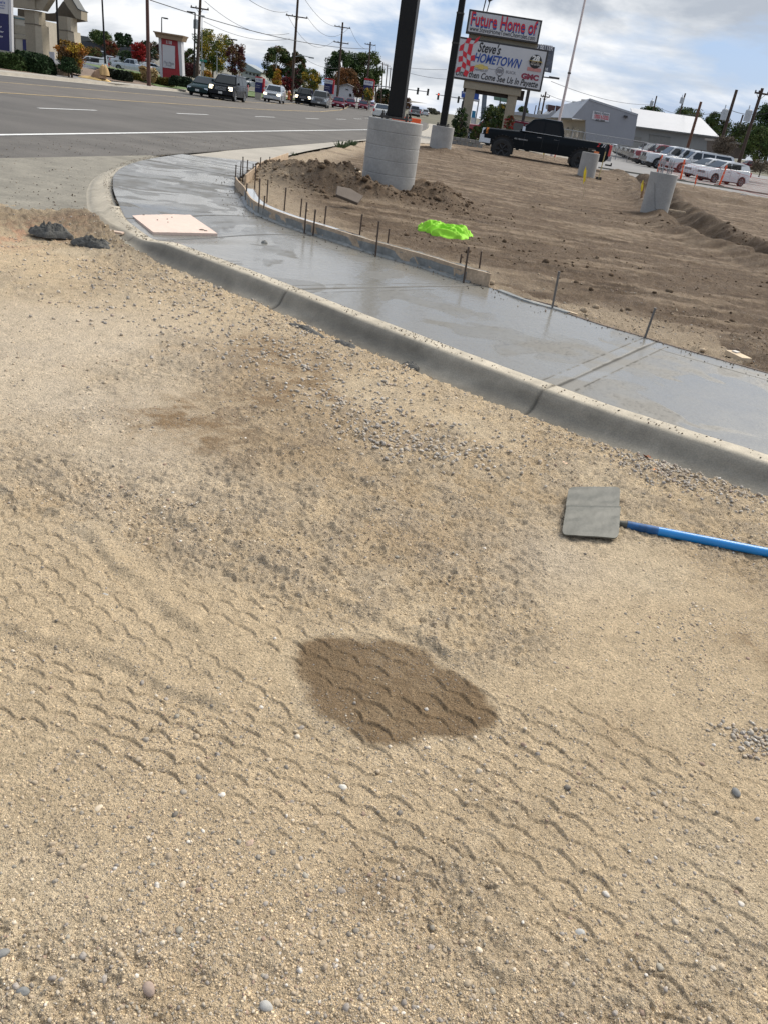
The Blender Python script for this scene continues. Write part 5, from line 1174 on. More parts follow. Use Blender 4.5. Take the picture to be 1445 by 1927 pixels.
# ================================================================== POSTED THINGS
RZ = -AZ      # local x runs to the right in the view, local -y toward the camera
M_cream = mat('cream_stucco', (.38, .345, .28), .85, var=.1, scale=1.2, fine=(14, .06))
M_tan = mat('tan_stucco', (.27, .235, .175), .88, var=.12, scale=.9, fine=(12, .08))
M_signw = mat('sign_white', (.47, .47, .485), .4, var=.05, scale=1)
M_frame = mat('sign_frame', (.03, .028, .028), .5)
M_txtk = mat('text_black', (.012, .012, .014), .5); M_txtr = mat('text_red', (.52, .015, .03), .5); M_txtb = mat('text_blue', (.012, .055, .26), .5)
M_gold = mat('emblem_gold', (.52, .40, .12), .4, metal=.3); M_greyt = mat('text_grey', (.17, .17, .19), .5); M_txtw = mat('text_white', (.62, .62, .64), .5)
class Face:
    """board facing the camera side: base point at forward distance D, local metre coordinates from photo pixels"""
    def __init__(s, name, label, cat, px, py, D, group=None, z=None):
        p = fp(px, py, D); s.D = D; s.o = Vector((p.x, p.y, p.z if z is None else z)); s.root = thing(name, label, cat, s.o, RZ, group)
    def l(s, px, py): d = fp(px, py, s.D)-s.o; return (d.dot(A_), d.z)
    def quad(s, name, m, pxs, y0, y1, par=None):
        P = [s.l(*p) for p in pxs]; return MB().prism(P, y0, y1).build(name, m, par or s.root)
# ---- large two-tier roadside sign
D = 56.
g = Face('roadside_sign', 'two tier white dealership sign with red heading on tan legs', 'sign', 925, 290, D, z=-.1)
tl, tr_, br_, bl_ = g.l(882, 18.4), g.l(1019, 38.8), g.l(1011, 82.4), g.l(875, 64)
wT = (tr_[0]-tl[0]); hT = tl[1]-bl_[1]; xT, zT = tl[0], bl_[1]
cxT = (tl[0]+tr_[0]+bl_[0]+br_[0])/4; cT = (tl[1]+tr_[1]+bl_[1]+br_[1])/4
tl2, tr2, br2, bl2 = g.l(852, 67.8), g.l(1031, 95), g.l(1016, 172.5), g.l(841, 146.7)
cxB = (tl2[0]+tr2[0]+br2[0]+bl2[0])/4; cB = (tl2[1]+tr2[1]+br2[1]+bl2[1])/4; wB = (tr2[0]-tl2[0]+br2[0]-bl2[0])/2; hB = (tl2[1]-bl2[1]+tr2[1]-br2[1])/2
hT = (tl[1]-bl_[1]+tr_[1]-br_[1])/2
def cabinet(cx_, cz_, w, h, y, nm):
    f = MB().box((cx_, y+.30, cz_), (w, .6, h)).build('cabinet', M_frame, g.root, bevel=.02); f.name = nm
    MB().box((cx_, y-.005, cz_), (w-.22, .02, h-.20)).build('sign_face', M_signw, g.root)
cabinet(cxT, cT, wT, hT, -.30, 'upper_cabinet'); cabinet(cxB, cB, wB, hB, -.32, 'lower_cabinet')
MB().box((cxB+.1, .2, (cT-hT/2+cB+hB/2)/2), (wB*.72, .5, abs(cT-hT/2-cB-hB/2)+.1)).build('neck_panel', M_tan, g.root)
zb = cB-hB/2
lx0, lx1 = g.l(878, 162)[0], g.l(895.6, 162)[0]; rx0, rx1 = g.l(957, 175)[0], g.l(972, 175)[0]
lw = (lx1-lx0)
for xx in ((lx0+lx1)/2-.02, (rx0+rx1)/2+.02): MB().box((xx, .15, (zb-.25)/2), (lw, .55, zb-.25)).build('sign_leg', M_tan, g.root)
MB().box(((lx0+rx1)/2, .10, zb-.20), (rx1-lx0+.45, .62, .42)).build('crossbeam', M_tan, g.root)
MB().box(((lx0+rx1)/2+.15, .45, zb-.34), (rx1-lx0+.65, .5, .55)).build('crossbeam', mat('dark_brown', (.03, .022, .018), .7), g.root)
uT = wT/137.0; X0 = cxT-wT/2; Y0 = cT-hT/2
yt = -.325
T = lambda s, nm, m, x, z, h, w, **k: text_obj(s, nm, m, g.root, x, z, h, w, y=k.pop('y', yt), **k)
T('Future Home of', 'heading_shadow', M_txtb, cxT-wT*.455+.02, cT-.16-.06, .66, wT*.90, bold=.012, y=yt+.0)
T('Future Home of', 'heading', M_txtr, cxT-wT*.455, cT-.16+.02, .66, wT*.90, bold=.01, y=yt-.012)
T('www.StevesHomeTownChevrolet.com', 'web_address', M_txtk, cxT-wT*.455, cT-hT*.375, .25, wT*.90, bold=.004)
yt = -.345
xl = cxB-wB/2; zl_ = cB-hB/2
fr = lambda u, v: (xl+u*wB, zl_+v*hB)
# checkered flag
mbr = MB(); cells = [(i, j) for i in range(4) for j in range(6)]
for i, j in cells:
    if (i+j) % 2: continue
    if j > 4 and i in (1, 2) and False: continue
    def fxy(a, b_): 
        x = .075+.043*a; z = .13+.128*b_
        return fr(x+.012*sin(b_*1.1)+.004*b_, z+.05*sin(a*1.4+.4)+(.05*a if b_ > 4 else 0))
    P = [fxy(i, j), fxy(i+1, j), fxy(i+1, j+1), fxy(i, j+1)]
    if j == 5 and i == 2: continue
    mbr.prism(P, yt-.01, yt+.01)
mbr.build('checkered_flag', M_txtr, g.root)
T("Steve's", 'sign_text', M_txtk, fr(.27, .68)[0], fr(.2, .72)[1], .50, wB*.24, shear=.28, bold=.02)
T('HOMETOWN', 'sign_text', M_txtb, fr(.245, .47)[0], fr(.2, .475)[1], .47, wB*.50, shear=.28, bold=.022)
T('Until then Come See Us In Payette', 'sign_text', M_txtk, fr(.085, .1)[0], fr(.2, .085)[1], .34, wB*.87, shear=.22, bold=.016)
bx, bz = fr(.335, .375); mb = MB(); P = [(-.42,-.10),(-.14,-.10),(-.19,-.17),(.13,-.17),(.17,-.10),(.46,-.10),(.38,.08),(.12,.08),(.16,.15),(-.15,.15),(-.19,.08),(-.34,.08)]
mb.prism([(bx+x*1.0, bz+z*.85) for x, z in P], yt-.02, yt+.01); mb.build('bow_emblem', M_gold, g.root)
T('CHEVROLET', 'sign_text', M_greyt, fr(.255, .3)[0], fr(.2, .265)[1], .11, wB*.155, bold=.015)
cx1, cz1 = fr(.535, .335); mb = MB()
R_ = .23
for a in range(24): mb.tube((cx1+R_*cos(a*pi/12), yt-.01, cz1+R_*sin(a*pi/12)), (cx1+R_*cos((a+1)*pi/12), yt-.01, cz1+R_*sin((a+1)*pi/12)), .018, n=5)
for k in (-1, 0, 1): mb.prism([(cx1+k*.11-.05, cz1+.09), (cx1+k*.11+.06, cz1+.12), (cx1+k*.11+.05, cz1-.03), (cx1+k*.11, cz1-.12), (cx1+k*.11-.05, cz1-.05)], yt-.015, yt)
mb.build('round_emblem', M_greyt, g.root)
T('BUICK', 'sign_text', M_greyt, fr(.60, .3)[0], fr(.6, .315)[1], .15, wB*.105, bold=.006)
T('GMC', 'sign_text', mat('badge_maroon', (.22, .02, .045), .5), fr(.765, .3)[0], fr(.7, .255)[1], .27, wB*.185, bold=.06)
mb = MB().prism([fr(.17, .355), fr(.52, .355), fr(.52, .362), fr(.17, .362)], yt-.004, yt+.01); mb.build('thin_rule', M_greyt, g.root)
cx1, cz1 = fr(.885, .69); MB().lathe([(0, .02), (.42, .02), (.42, 0), (0, 0)], 30).build('gold_seal', M_gold, g.root).location = (cx1, yt+.01, cz1); g.root.children[-1].rotation_euler = (radians(90), 0, 0)
sl_ = MB().lathe([(0, .03), (.37, .03), (.37, 0), (0, 0)], 30).build('seal_disc', M_txtk, g.root); sl_.location = (cx1, yt+.01, cz1); sl_.rotation_euler = (radians(90), 0, 0)
T('28', 'seal_text', M_txtw, cx1-.24, cz1+.03, .27, .46, bold=.05, y=yt-.03)
T('BEST IN', 'seal_text', M_txtw, cx1-.24, cz1-.08, .08, .46, bold=.03, y=yt-.03)
T('THE NATION', 'seal_text', M_txtw, cx1-.28, cz1-.20, .09, .56, bold=.03, y=yt-.03)
MB().prism([(cx1-.42, cz1-.52), (cx1+.42, cz1-.52), (cx1+.42, cz1-.33), (cx1-.42, cz1-.33)], yt-.01, yt+.01).build('seal_ribbon', mat('ribbon_pink', (.50, .22, .20), .6), g.root)
# floodlight above the sign
fl = thing('floodlight', 'floodlight on two thin rods over the top tier of the dealership sign', 'floodlight', fp(911, 22, D)+F_*.2, RZ)
MB().tube((-.10, 0, -.1), (.05, 0, 1.6), .035, n=6).tube((.12, 0, -.1), (.22, 0, .6), .03, n=6).build('mast', M_frame, fl); MB().box((.28, -.1, .72), (.42, .35, .20), M=Matrix.Rotation(-.6, 3, 'Y')).build('lamp_head', M_frame, fl)
# ---- smaller dark sign peeking right
g2 = Face('secondary_sign', 'dark grey sign half hidden behind the right edge of the dealership sign', 'sign', 1035, 215, 66, z=0)
P = [(1000, 81), (1043, 89), (1036, 137), (1000, 130)]; g2.quad('sign_face', mat('sign_slate', (.09, .10, .125), .6, var=.3, scale=2.5), P, -.1, .2)
a, b_ = g2.l(1000, 84), g2.l(1040, 96); text_obj('WE LIKE YOU BETTER', 'sign_text', M_txtw, g2.root, b_[0]-2.75, b_[1]+.0, .30, 2.7, y=-.12, bold=.02)
for k, s_ in enumerate(('OPEN', 'HERE', 'SALE', 'GM')): text_obj(s_ if k == 3 else '====', 'sign_text', M_greyt if k < 3 else M_txtw, g2.root, g2.l(1027, 100)[0]-.1, g2.l(1030, 107+9*k)[1], .2, .42, y=-.12, bold=.02)
mb = MB(); x0 = g2.l(990, 210)[0]; mb.box((g2.l(1000, 150)[0]-.05, .3, 2.5), (.22, .22, 5.6)); mb.build('sign_pole', M_frame, g2.root)
a = g2.l(1022, 145); b_ = g2.l(1040, 149); MB().tube((a[0], 0, a[1]), (b_[0], -.3, a[1]+.0), .04, n=6).box((b_[0], -.4, a[1]+.03), (.75, .3, .12)).build('lamp_arm', M_frame, g2.root)

# ---- flagpole
fbx = fp(1050, 232, 58); ftp = fp(1100, 0, 58)
fpole = thing('flagpole', 'tall white flagpole rising behind the black pickup', 'flagpole', (fbx.x, fbx.y, -.15)); MB().tube((0, 0, 0), (0, 0, 6), .095, .08, 10).build('pole', mat('pole_white', (.60, .52, .50), .5), fpole, 50)
MB().tube((0, 0, 6), (0, 0, 16), .075, .045, 10).build('upper_pole', mat('pole_white', (.60, .52, .50)), fpole, 50); MB().tube((0, 0, 5.0), (0, 0, 5.08), .11, n=10).build('cleat_band', M_dkst, fpole)

# ---- utility poles
M_pole = mat('creosote_pole', (.055, .034, .024), .85, var=.3, scale=4); M_wire = mat('wire_black', (.02, .02, .022), .6); M_trf = mat('transformer_grey', (.38, .40, .42), .5)
M_poler = mat('brown_pole', (.13, .06, .035), .85, var=.3, scale=4)
WP = {}
def upole(key, bpx, tpx, D, r, label, arms=(), trf=None, m=None, lamp=None, zb=None, group='wooden utility poles'):
    b_ = fp(bpx[0], bpx[1], D); z0 = b_.z if zb is None else zb; t_ = fp(tpx[0], tpx[1], D); H_ = t_.z-z0
    root = thing('utility_pole', label, 'utility pole', (b_.x, b_.y, z0), RZ, group)
    lean = (t_-b_).dot(A_); MB().tube((0, 0, -.3), (lean, 0, H_), r, r*.72, 10).build('pole', m or M_pole, root, 50)
    tops = []
    for (fz, w) in arms:
        z = H_-fz; x = lean*z/H_; mb = MB(); mb.box((x, -.12, z), (w, .12, .13)); mb.tube((x-.4, -.12, z), (x, 0, z-.5), .02, n=5); mb.tube((x+.4, -.12, z), (x, 0, z-.5), .02, n=5); mb.build('crossarm', m or M_pole, root)
        for k in (-.46, -.2, .46): MB().lathe([(0, 0), (.05, 0), (.07, .06), (.04, .14), (0, .16)], 8, (x+k*w, -.12, z+.06)).build('insulator', M_wire, root)
        tops.append([root.location+A_*(x+k*w)+Z_*(z+.2) for k in (-.46, -.2, .46)])
    if trf:
        z = H_-trf[0]; x = lean*z/H_+trf[1]; MB().lathe([(0, -.45), (.27, -.45), (.28, .35), (.18, .45), (0, .47)], 14, (x, -.1, z)).tube((x-.08, -.1, z+.4), (x-.1, -.1, z+.75), .04, n=6).build('transformer', M_trf, root, 40)
    if lamp:
        z = H_-lamp[0]; x = lean*z/H_; w = lamp[1]; mb = MB(); mb.path([(x, 0, z-.25), (x+w*.5, -.1, z+.05), (x+w, -.15, z)], .05, 6); mb.box((x+w*1.12, -.15, z-.04), (abs(w)*.24+.2, .3, .16)); mb.build('street_light_arm', mat('galv_grey', (.25, .26, .27), .5), root)
    top = root.location+A_*lean+Z_*H_; WP[key] = (tops, top); return root
upole('a', (281, 163), (277, -40), 74, .17, 'nearest brown utility pole on the far verge, before the red monument sign', arms=((.5, 2.4),), m=mat('pole_redbrown', (.085, .04, .03), .85, var=.3, scale=4))
upole('b', (371, 150), (378, -4), 100, .19, 'black utility pole with short double crossarm behind the far traffic', arms=((1.0, 2.0),), trf=(2.5, -.35))
upole('c', (549, 189), (562, -12), 122, .20, 'utility pole with crossarm and street light standing behind the silver crossover', arms=((2.6, 2.9),), lamp=(7.0, 2.1))
upole('d', (635, 183), (645.5, 42), 150, .19, 'utility pole with two crossarms right of the grey suv', arms=((.7, 2.6), (2.9, 2.5)))
upole('e', (688.5, 187), (697.5, 79), 190, .20, 'utility pole with one crossarm left of the black post', arms=((.5, 2.3),))
for i, (tp, bt, D_p, w) in enumerate((((710.5, 111), (707, 190), 240, 2.4), ((721, 117), (717, 192), 290, 2.2), ((729, 121), (723, 193), 330, 2.2), ((735, 127), (729, 193), 380, 2.4), ((715, 126), (711, 190), 400, 2.2))):
    upole('f%d' % i, bt, tp, D_p, .22, ['far utility pole, first behind the one with a single crossarm', 'far utility pole, second in the receding cluster', 'far utility pole, third in the receding cluster', 'far utility pole just left of the black post', 'thin farthest utility pole in the gap of the cluster'][i], arms=((.5, w),))
upole('r1', (1229, 211), (1235, 180.5), 150, .15, 'short utility pole top with transformer above the white warehouse roof', trf=(1.2, -.55), zb=0)
upole('r2', (1274, 222), (1289, 175.5), 140, .16, 'utility pole rising behind the warehouse ridge, second from left', arms=(), trf=(1.0, -.25), zb=0)
upole('r3', (1290, 286), (1318.5, 191.5), 88, .17, 'brown leaning utility pole in front of the warehouse end', m=M_poler, zb=-.15)
upole('r4', (1360, 252), (1385.5, 169), 80, .17, 'black utility pole with grey transformer before the green trees', trf=(2.0, -.45), arms=(), zb=-.2)
upole('r5', (1403, 262), (1434, 166), 76, .17, 'black utility pole with crossarm and transformer at the right edge', trf=(2.1, -.5), arms=((.4, 1.1),), zb=-.2)
upole('r6', (1384, 256), (1397.5, 216), 120, .15, 'thin utility pole between the two transformer poles', zb=-.2)
upole('r7', (1017, 221), (1026.5, 172.5), 120, .14, 'utility pole seen between the big sign and the flagpole', arms=((.6, 1.2),), zb=0)
upole('r8', (1010, 219), (1016.5, 184), 150, .14, 'smaller utility pole with equipment box left of the flagpole', trf=(2.2, .25), zb=0)
upole('r9', (1004, 217), (1008, 198), 190, .14, 'tiny farthest utility pole right of the big sign', zb=0)
def wire(a, b_, sag, label, r=.022, n=14):
    pts_ = [a.lerp(b_, i/n)-Vector((0, 0, sag*4*(i/n)*(1-i/n))) for i in range(n+1)]
    o0 = pts_[0]; w_o = MB().path([p-o0 for p in pts_], r, 5).build('overhead_wire', M_wire); w_o.location = o0; tag(w_o, label, 'wire', 'overhead wires')
def wpt(px, py, D): return fp(px, py, D)
wire(wpt(283, 0, 74), wpt(700, 92, 150), .9, 'heavy overhead wire descending from the nearest brown pole across the sky', .035)
wire(wpt(386, 2, 100), wpt(545, 63, 122), 1.2, 'upper overhead wire from the black double arm pole toward the street light pole')
wire(wpt(384, 40, 100), wpt(546, 73, 122), .8, 'overhead wire low in the gap between the black pole and the crossover pole')
wire(wpt(470, 0, 90), wpt(543, 22, 122), .4, 'short overhead wire entering from the top edge to the crossarm pole')
wire(WP['c'][0][0][2], WP['d'][0][0][2], 1.8, 'overhead wire between the street light pole and the two crossarm pole, right end')
wire(WP['c'][0][0][0], WP['d'][0][1][0], 2.2, 'overhead wire between the street light pole and the two crossarm pole, left end')
wire(WP['d'][0][0][2], WP['e'][0][0][2], 1.8, 'overhead wire between the two crossarm pole and the single crossarm pole')
wire(WP['e'][0][0][2], WP['f0'][0][0][2], 1.8, 'overhead wire running from the single crossarm pole into the far cluster')
wire(wpt(575, 0, 110), wpt(640, 50, 150), .8, 'overhead wire dropping from the top edge to the two crossarm pole')
wire(wpt(560, 100, 122), wpt(636, 128, 150), .6, 'low service wire left of the two crossarm pole')
wire(wpt(772, 128, 190), wpt(840, 131, 190), .1, 'thin wire across the gap between the black post and slim post, upper', .03)
wire(wpt(772, 138, 190), wpt(842, 149, 190), .2, 'thin wire across the gap between the black post and slim post, lower', .03)
wire(wpt(1036, 153, 90), wpt(1229, 197, 140), .6, 'overhead wire from the big sign over the grey shop to the first transformer')
wire(wpt(1231, 197, 140), wpt(1371, 208, 80), .8, 'overhead wire above the warehouse roof to the black transformer pole')
wire(wpt(1371, 206, 80), wpt(1470, 206, 76), .4, 'overhead wire joining the transformer poles at the right')
wire(wpt(1026, 176, 120), wpt(1110, 196, 110), .3, 'faint service wire from the small pole to the grey shop')

# ---- traffic lights
M_sig = mat('signal_black', (.03, .035, .03), .5); M_galv = mat('galv_grey', (.25, .26, .27), .5)
def mast(label, a, b_, D, sigs, polex, ground_py):
    root = thing('traffic_signal', label, 'traffic signal', W(fp(*polex, D).dot(A_), D, 0), RZ, 'traffic signals at the crossroads'); o_ = root.location
    loc = lambda px, py: ((fp(px, py, D)-o_).dot(A_), 0, fp(px, py, D).z)
    MB().tube((0, 0, 0), (0, 0, loc(*polex)[2]+.5), .16, .12, 8).build('pole', M_galv, root); MB().tube((0, 0, loc(*polex)[2]), loc(*b_), .11, .07, 6).build('mast_arm', M_galv, root)
    for (px, py, lit) in sigs:
        x, _, z = loc(px, py); s_ = MB().box((x, -.15, z), (.42, .3, 1.25)).build('signal_head', M_sig, root, bevel=.03)
        for k in range(3): MB().lathe([(0, .0), (.12, .0), (.12, .06)], 10).build('lens', mat('lens_red', (.5, .05, .03), .4, emit=((1, .1, .05), 1.5)) if (lit == 'r' and k == 0) else mat('lens_dark', (.05, .05, .045), .4), s_).location = (x, -.33, z+.38-.38*k); s_.children[-1].rotation_euler = (radians(90), 0, 0)
    return root
mast('traffic signal arm with two heads over the far road, left of the slim post', None, (806, 173), 185, [(785.6, 171.5, ''), (804.5, 173.5, '')], (700, 160), 0)
mast('traffic signal arm crossing behind the slim lamp post, with a head on each side', None, (819, 177.5), 185, [(824, 181.5, 'r'), (862, 187.5, '')], (900, 191), 0)

# ---- banner signs on the far side: white head, blue body
M_navy = mat('banner_navy', (.005, .007, .07), .5, var=.06); M_redh = mat('banner_red', (.42, .02, .03), .5)
def banner(label, x0, y0, x1, y1, D, k=.32):
    f = Face('banner_sign', label, 'sign', (x0+x1)/2, y1+3, D, group='blue and white banner signs'); a, b_ = f.l(x0, y0), f.l(x1, y1); a = (f.l(x0, y0)[0], f.l((x0+x1)/2, y0)[1]); b_ = (f.l(x1, y1)[0], f.l((x0+x1)/2, y1)[1])
    cx_ = (a[0]+b_[0])/2; w = b_[0]-a[0]; h = a[1]-b_[1]
    MB().box((cx_, 0, b_[1]+h*(1-k)/2), (w, .25, h*(1-k))).build('blue_panel', M_navy, f.root); MB().box((cx_, 0, a[1]-h*k/2-h*.02), (w, .26, h*(k-.06))).build('white_panel', M_signw, f.root)
    MB().box((cx_+.0, 0, a[1]+.02*h), (w+.02, .27, h*.08)).build('red_cap', M_redh, f.root); MB().box((cx_+w/2+.12, .2, b_[1]+h*.5), (.22, .3, h*1.0)).build('red_side', M_redh, f.root)
    MB().box((cx_, .0, b_[1]-.4), (w*.9, .2, .8)).build('footing', M_cream, f.root)
    for kk, s_ in enumerate(('Emergency', 'Entrance')): text_obj(s_, 'sign_text', M_txtw, f.root, cx_-w*.38, b_[1]+h*(.45-.14*kk), h*.055, w*.6, y=-.135)
    text_obj("St. Luke's", 'sign_text', M_txtb, f.root, cx_-w*.38, a[1]-h*k*.6, h*.08, w*.76, y=-.14, bold=.01)
banner('blue and white banner sign behind the silver crossover, nearest of three', 482, 146, 493.5, 174, 100)
banner('blue and white banner sign between the grey suv and the small white house', 612, 149, 625, 176, 130)
banner('blue and white banner sign beside the last maroon sedan and golden tree', 686, 150, 699.5, 188, 170, .28)

# ---- big white and blue sign cut by the left edge
f = Face('hospital_sign', 'tall white and navy sign cut off by the left edge of the view', 'sign', 10, 104, 58)
f.quad('navy_panel', M_navy, [(-40, 20), (18, 27), (21, 97), (-38, 88)], -.1, .1); f.quad('white_panel', M_signw, [(-40, -32), (17, -26), (18, 27), (-40, 20)], -.1, .1)
f.quad('frame', M_signw, [(18, -26), (23, -25), (25.5, 98), (21, 97)], -.14, .14); f.quad('stone_base', M_cream, [(-40, 88), (21, 97), (19, 106), (-40, 100)], -.2, .2)
def ft(s_, px, py, hpx, wpx, m, right=False):
    a = f.l(px, py); sc_ = 58/1671; w = wpx*sc_; text_obj(s_, 'sign_text', m, f.root, a[0]-w, a[1], hpx*sc_*.89, w, y=-.11, bold=.01)
ft("St. Luke's", 12, 8, 5.2, 33, M_txtb); ft('Fruitland Rivers', 12, 12.5, 2.2, 34, M_txtb); ft('Institute', 10.5, 17, 2.2, 16, M_txtb)
ft('Emergency', 6, 52, 3.6, 30, M_txtw); ft('Imaging Center', 9.5, 62, 3.6, 40, M_txtw); ft('Physical Therapy', 8, 70.5, 3.4, 42, M_txtw)

# ---- red monument sign with stone cap
f = Face('monument_sign', 'red monument sign with white panel, white posts and tan cornice', 'sign', 323, 150, 84)
P = lambda *a: [f.l(*p) for p in a]
MB().prism(P((306, 71), (338, 76), (343, 148), (309, 147)), -.35, .35).build('body', mat('monument_red', (.28, .012, .018), .5), f.root)
MB().prism(P((301.5, 71), (306.5, 72), (309.5, 147), (305, 146)), -.4, .4).build('post', M_signw, f.root); MB().prism(P((337.5, 78), (344, 79), (347, 148), (342, 148)), -.4, .4).build('post', M_signw, f.root)
MB().prism(P((295, 61), (350, 70.5), (347, 79), (299, 71)), -.7, .7).prism(P((294, 59.5), (351, 68.5), (350, 71), (295, 62)), -.85, .85).build('cornice', mat('cornice_tan', (.24, .17, .105), .8), f.root)
MB().prism(P((309, 84), (332.5, 87.5), (332.5, 130), (309.5, 127)), -.42, -.3).build('white_panel', M_signw, f.root)
a = f.l(316, 82.5); text_obj('1118', 'number', M_txtw, f.root, a[0], a[1], .27, .52, y=-.37, bold=.03); a = f.l(311.5, 119.5); text_obj('The Plaza', 'sign_text', M_greyt, f.root, a[0], a[1], .2, .95, y=-.43, shear=.3); a = f.l(314, 124); text_obj('Mall', 'sign_text', M_greyt, f.root, a[0]+.1, a[1], .13, .5, y=-.43)

# ---- street lamps across the road
def slamp(px_b, py_b, px_t, py_t, D, label, arm=1.2, r=.09, m=None, arm2=False):
    b_ = fp(px_b, py_b, D); t_ = fp(px_t, py_t, D); H_ = t_.z-b_.z; root = thing('street_lamp', label, 'street lamp', b_, RZ, 'street lamps'); m = m or M_blk
    lean = (t_-b_).dot(A_); MB().tube((0, 0, 0), (lean, 0, H_), r, r*.7, 8).build('pole', m, root, 50); mb = MB(); mb.box((lean+arm*.55, 0, H_), (abs(arm)*1.1, .14, .10)).box((lean+arm, 0, H_-.02), (.5, .35, .14)); mb.build('lamp_head', m, root)
    if arm2: MB().box((lean-arm, 0, H_-.02), (.5, .35, .14)).build('lamp_head', m, root)
slamp(112, 114, 106, -30, 62, 'tall black street lamp pole crossing the bank canopy', .9)
slamp(199, 120, 192, -20, 80, 'tall black street lamp pole right of the minivan', .9, .10)
slamp(366, 147, 368, 24, 92, 'black street lamp with square head beside the red monument sign', -.55, .10)
slamp(305, 75, 305, 33, 110, 'thin lamp post standing above the monument cornice', .5, .08)
slamp(438, 146, 438.5, 74, 120, 'lamp post with two heads over the dark red tree', .35, .09, None, True)
slamp(520, 170, 521, 102, 130, 'thin pale lamp post in front of the dark round tree', .4, .08, M_galv)
slamp(409, 140, 409, 97, 110, 'bare pale post before the yellow green tree', .01, .06, M_galv)
slamp(611, 172, 613, 122, 140, 'pale lamp post beside the banner next to the grey suv', .45, .07, M_galv)
slamp(380, 146, 381, 30, 96, 'pale thin post right of the black double arm pole', .01, .05, M_galv)
# street name sign
f = Face('street_sign', 'green street name sign on a thin post behind the dark sedan', 'street sign', 383, 146, 95); f.quad('post', M_galv, [(382.5, 112), (383.5, 112), (383.5, 146), (382.5, 146)], -.03, .03); f.quad('name_blade', mat('sign_green', (.01, .16, .12), .5), [(377, 111), (390, 113), (390, 117.5), (377, 115.5)], -.02, .02); f.quad('back_plate', M_signw, [(381, 119), (385, 119.5), (385, 132), (381, 131.5)], -.01, .04)
f = Face('diamond_sign', 'pale diamond sign seen from behind beside the clipped dark shrub', 'road sign', 217, 153, 76); f.quad('plate', mat('alu', (.34, .36, .35), .5), [(217, 129), (221.5, 137), (218, 148), (212.5, 138)], -.02, .02); f.quad('post', M_galv, [(216.6, 140), (217.6, 140), (217.6, 153), (216.6, 153)], .02, .06)
# pink-red lawn sign and small hydrant-like marker
f = Face('fire_hydrant', 'small red and yellow hydrant on the verge behind the silver crossover', 'hydrant', 544, 187, 100)
MB().lathe([(0, .0), (.2, .0), (.2, .1), (.14, .12), (.14, .6), (.2, .62), (.18, .75), (.08, .85), (0, .88)], 12).build('barrel', mat('hyd_red', (.35, .08, .02), .5), f.root); MB().tube((-.28, 0, .5), (.28, 0, .5), .07, n=8).build('outlet', mat('hyd_yel', (.5, .35, .03), .5), f.root)

# ---- gas station things behind the sign
f = Face('station_sign', 'blue and white station sign behind the left sign leg', 'sign', 884, 240, 95, z=0); f.quad('blue_panel', M_txtb, [(868, 171), (901, 176), (899.5, 188), (867, 183)], -.1, .1); f.quad('pole', M_dkst, [(871, 183), (874, 183), (868, 235), (865, 235)], -.1, .1); a = f.l(869.5, 176.5); text_obj('PRICE', 'sign_text', M_txtw, f.root, a[0], a[1], .28, 1.0, y=-.12); f.quad('lower_band', M_signw, [(868, 183.5), (900, 188), (899.5, 190.5), (867, 186)], -.08, .08)
f.quad('price_panel', mat('price_dark', (.03, .03, .035), .5, var=.5, scale=3), [(869, 190), (877, 191), (874, 208), (866, 207)], -.1, .1)
f = Face('grey_column', 'thick slate blue column seen through the legs of the big sign', 'column', 910, 240, 90, z=0); f.quad('shaft', mat('slate_column', (.10, .125, .16), .6), [(908.5, 160), (917, 161), (910.5, 240), (902, 240)], -.25, .25)
f = Face('green_sign', 'pair of faded green sign panels on dark posts between the sign legs', 'sign', 940, 240, 100, z=0); f.quad('left_panel', mat('faded_green', (.10, .17, .13), .6, var=.25, scale=1.5), [(928, 173.5), (940.5, 175), (940, 190), (928.5, 188)], -.1, .1); f.quad('right_panel', mat('faded_green', (.1, .17, .13)), [(941.5, 175), (955, 177), (953, 193), (941, 191)], -.1, .1); f.quad('post', M_dkst, [(940, 176), (942.5, 176), (938.5, 235), (936.5, 235)], -.05, .1)
f = Face('fuel_pump', 'blue topped fuel pump visible left of the grey column', 'fuel pump', 891, 235, 92, z=-.1); f.quad('pump_body', M_signw, [(886, 221), (893, 222), (892, 233), (885, 232)], -.25, .25); f.quad('pump_top', mat('pump_blue', (.01, .16, .30), .5), [(888, 208), (894.5, 209), (893, 222), (886, 221)], -.3, .3)

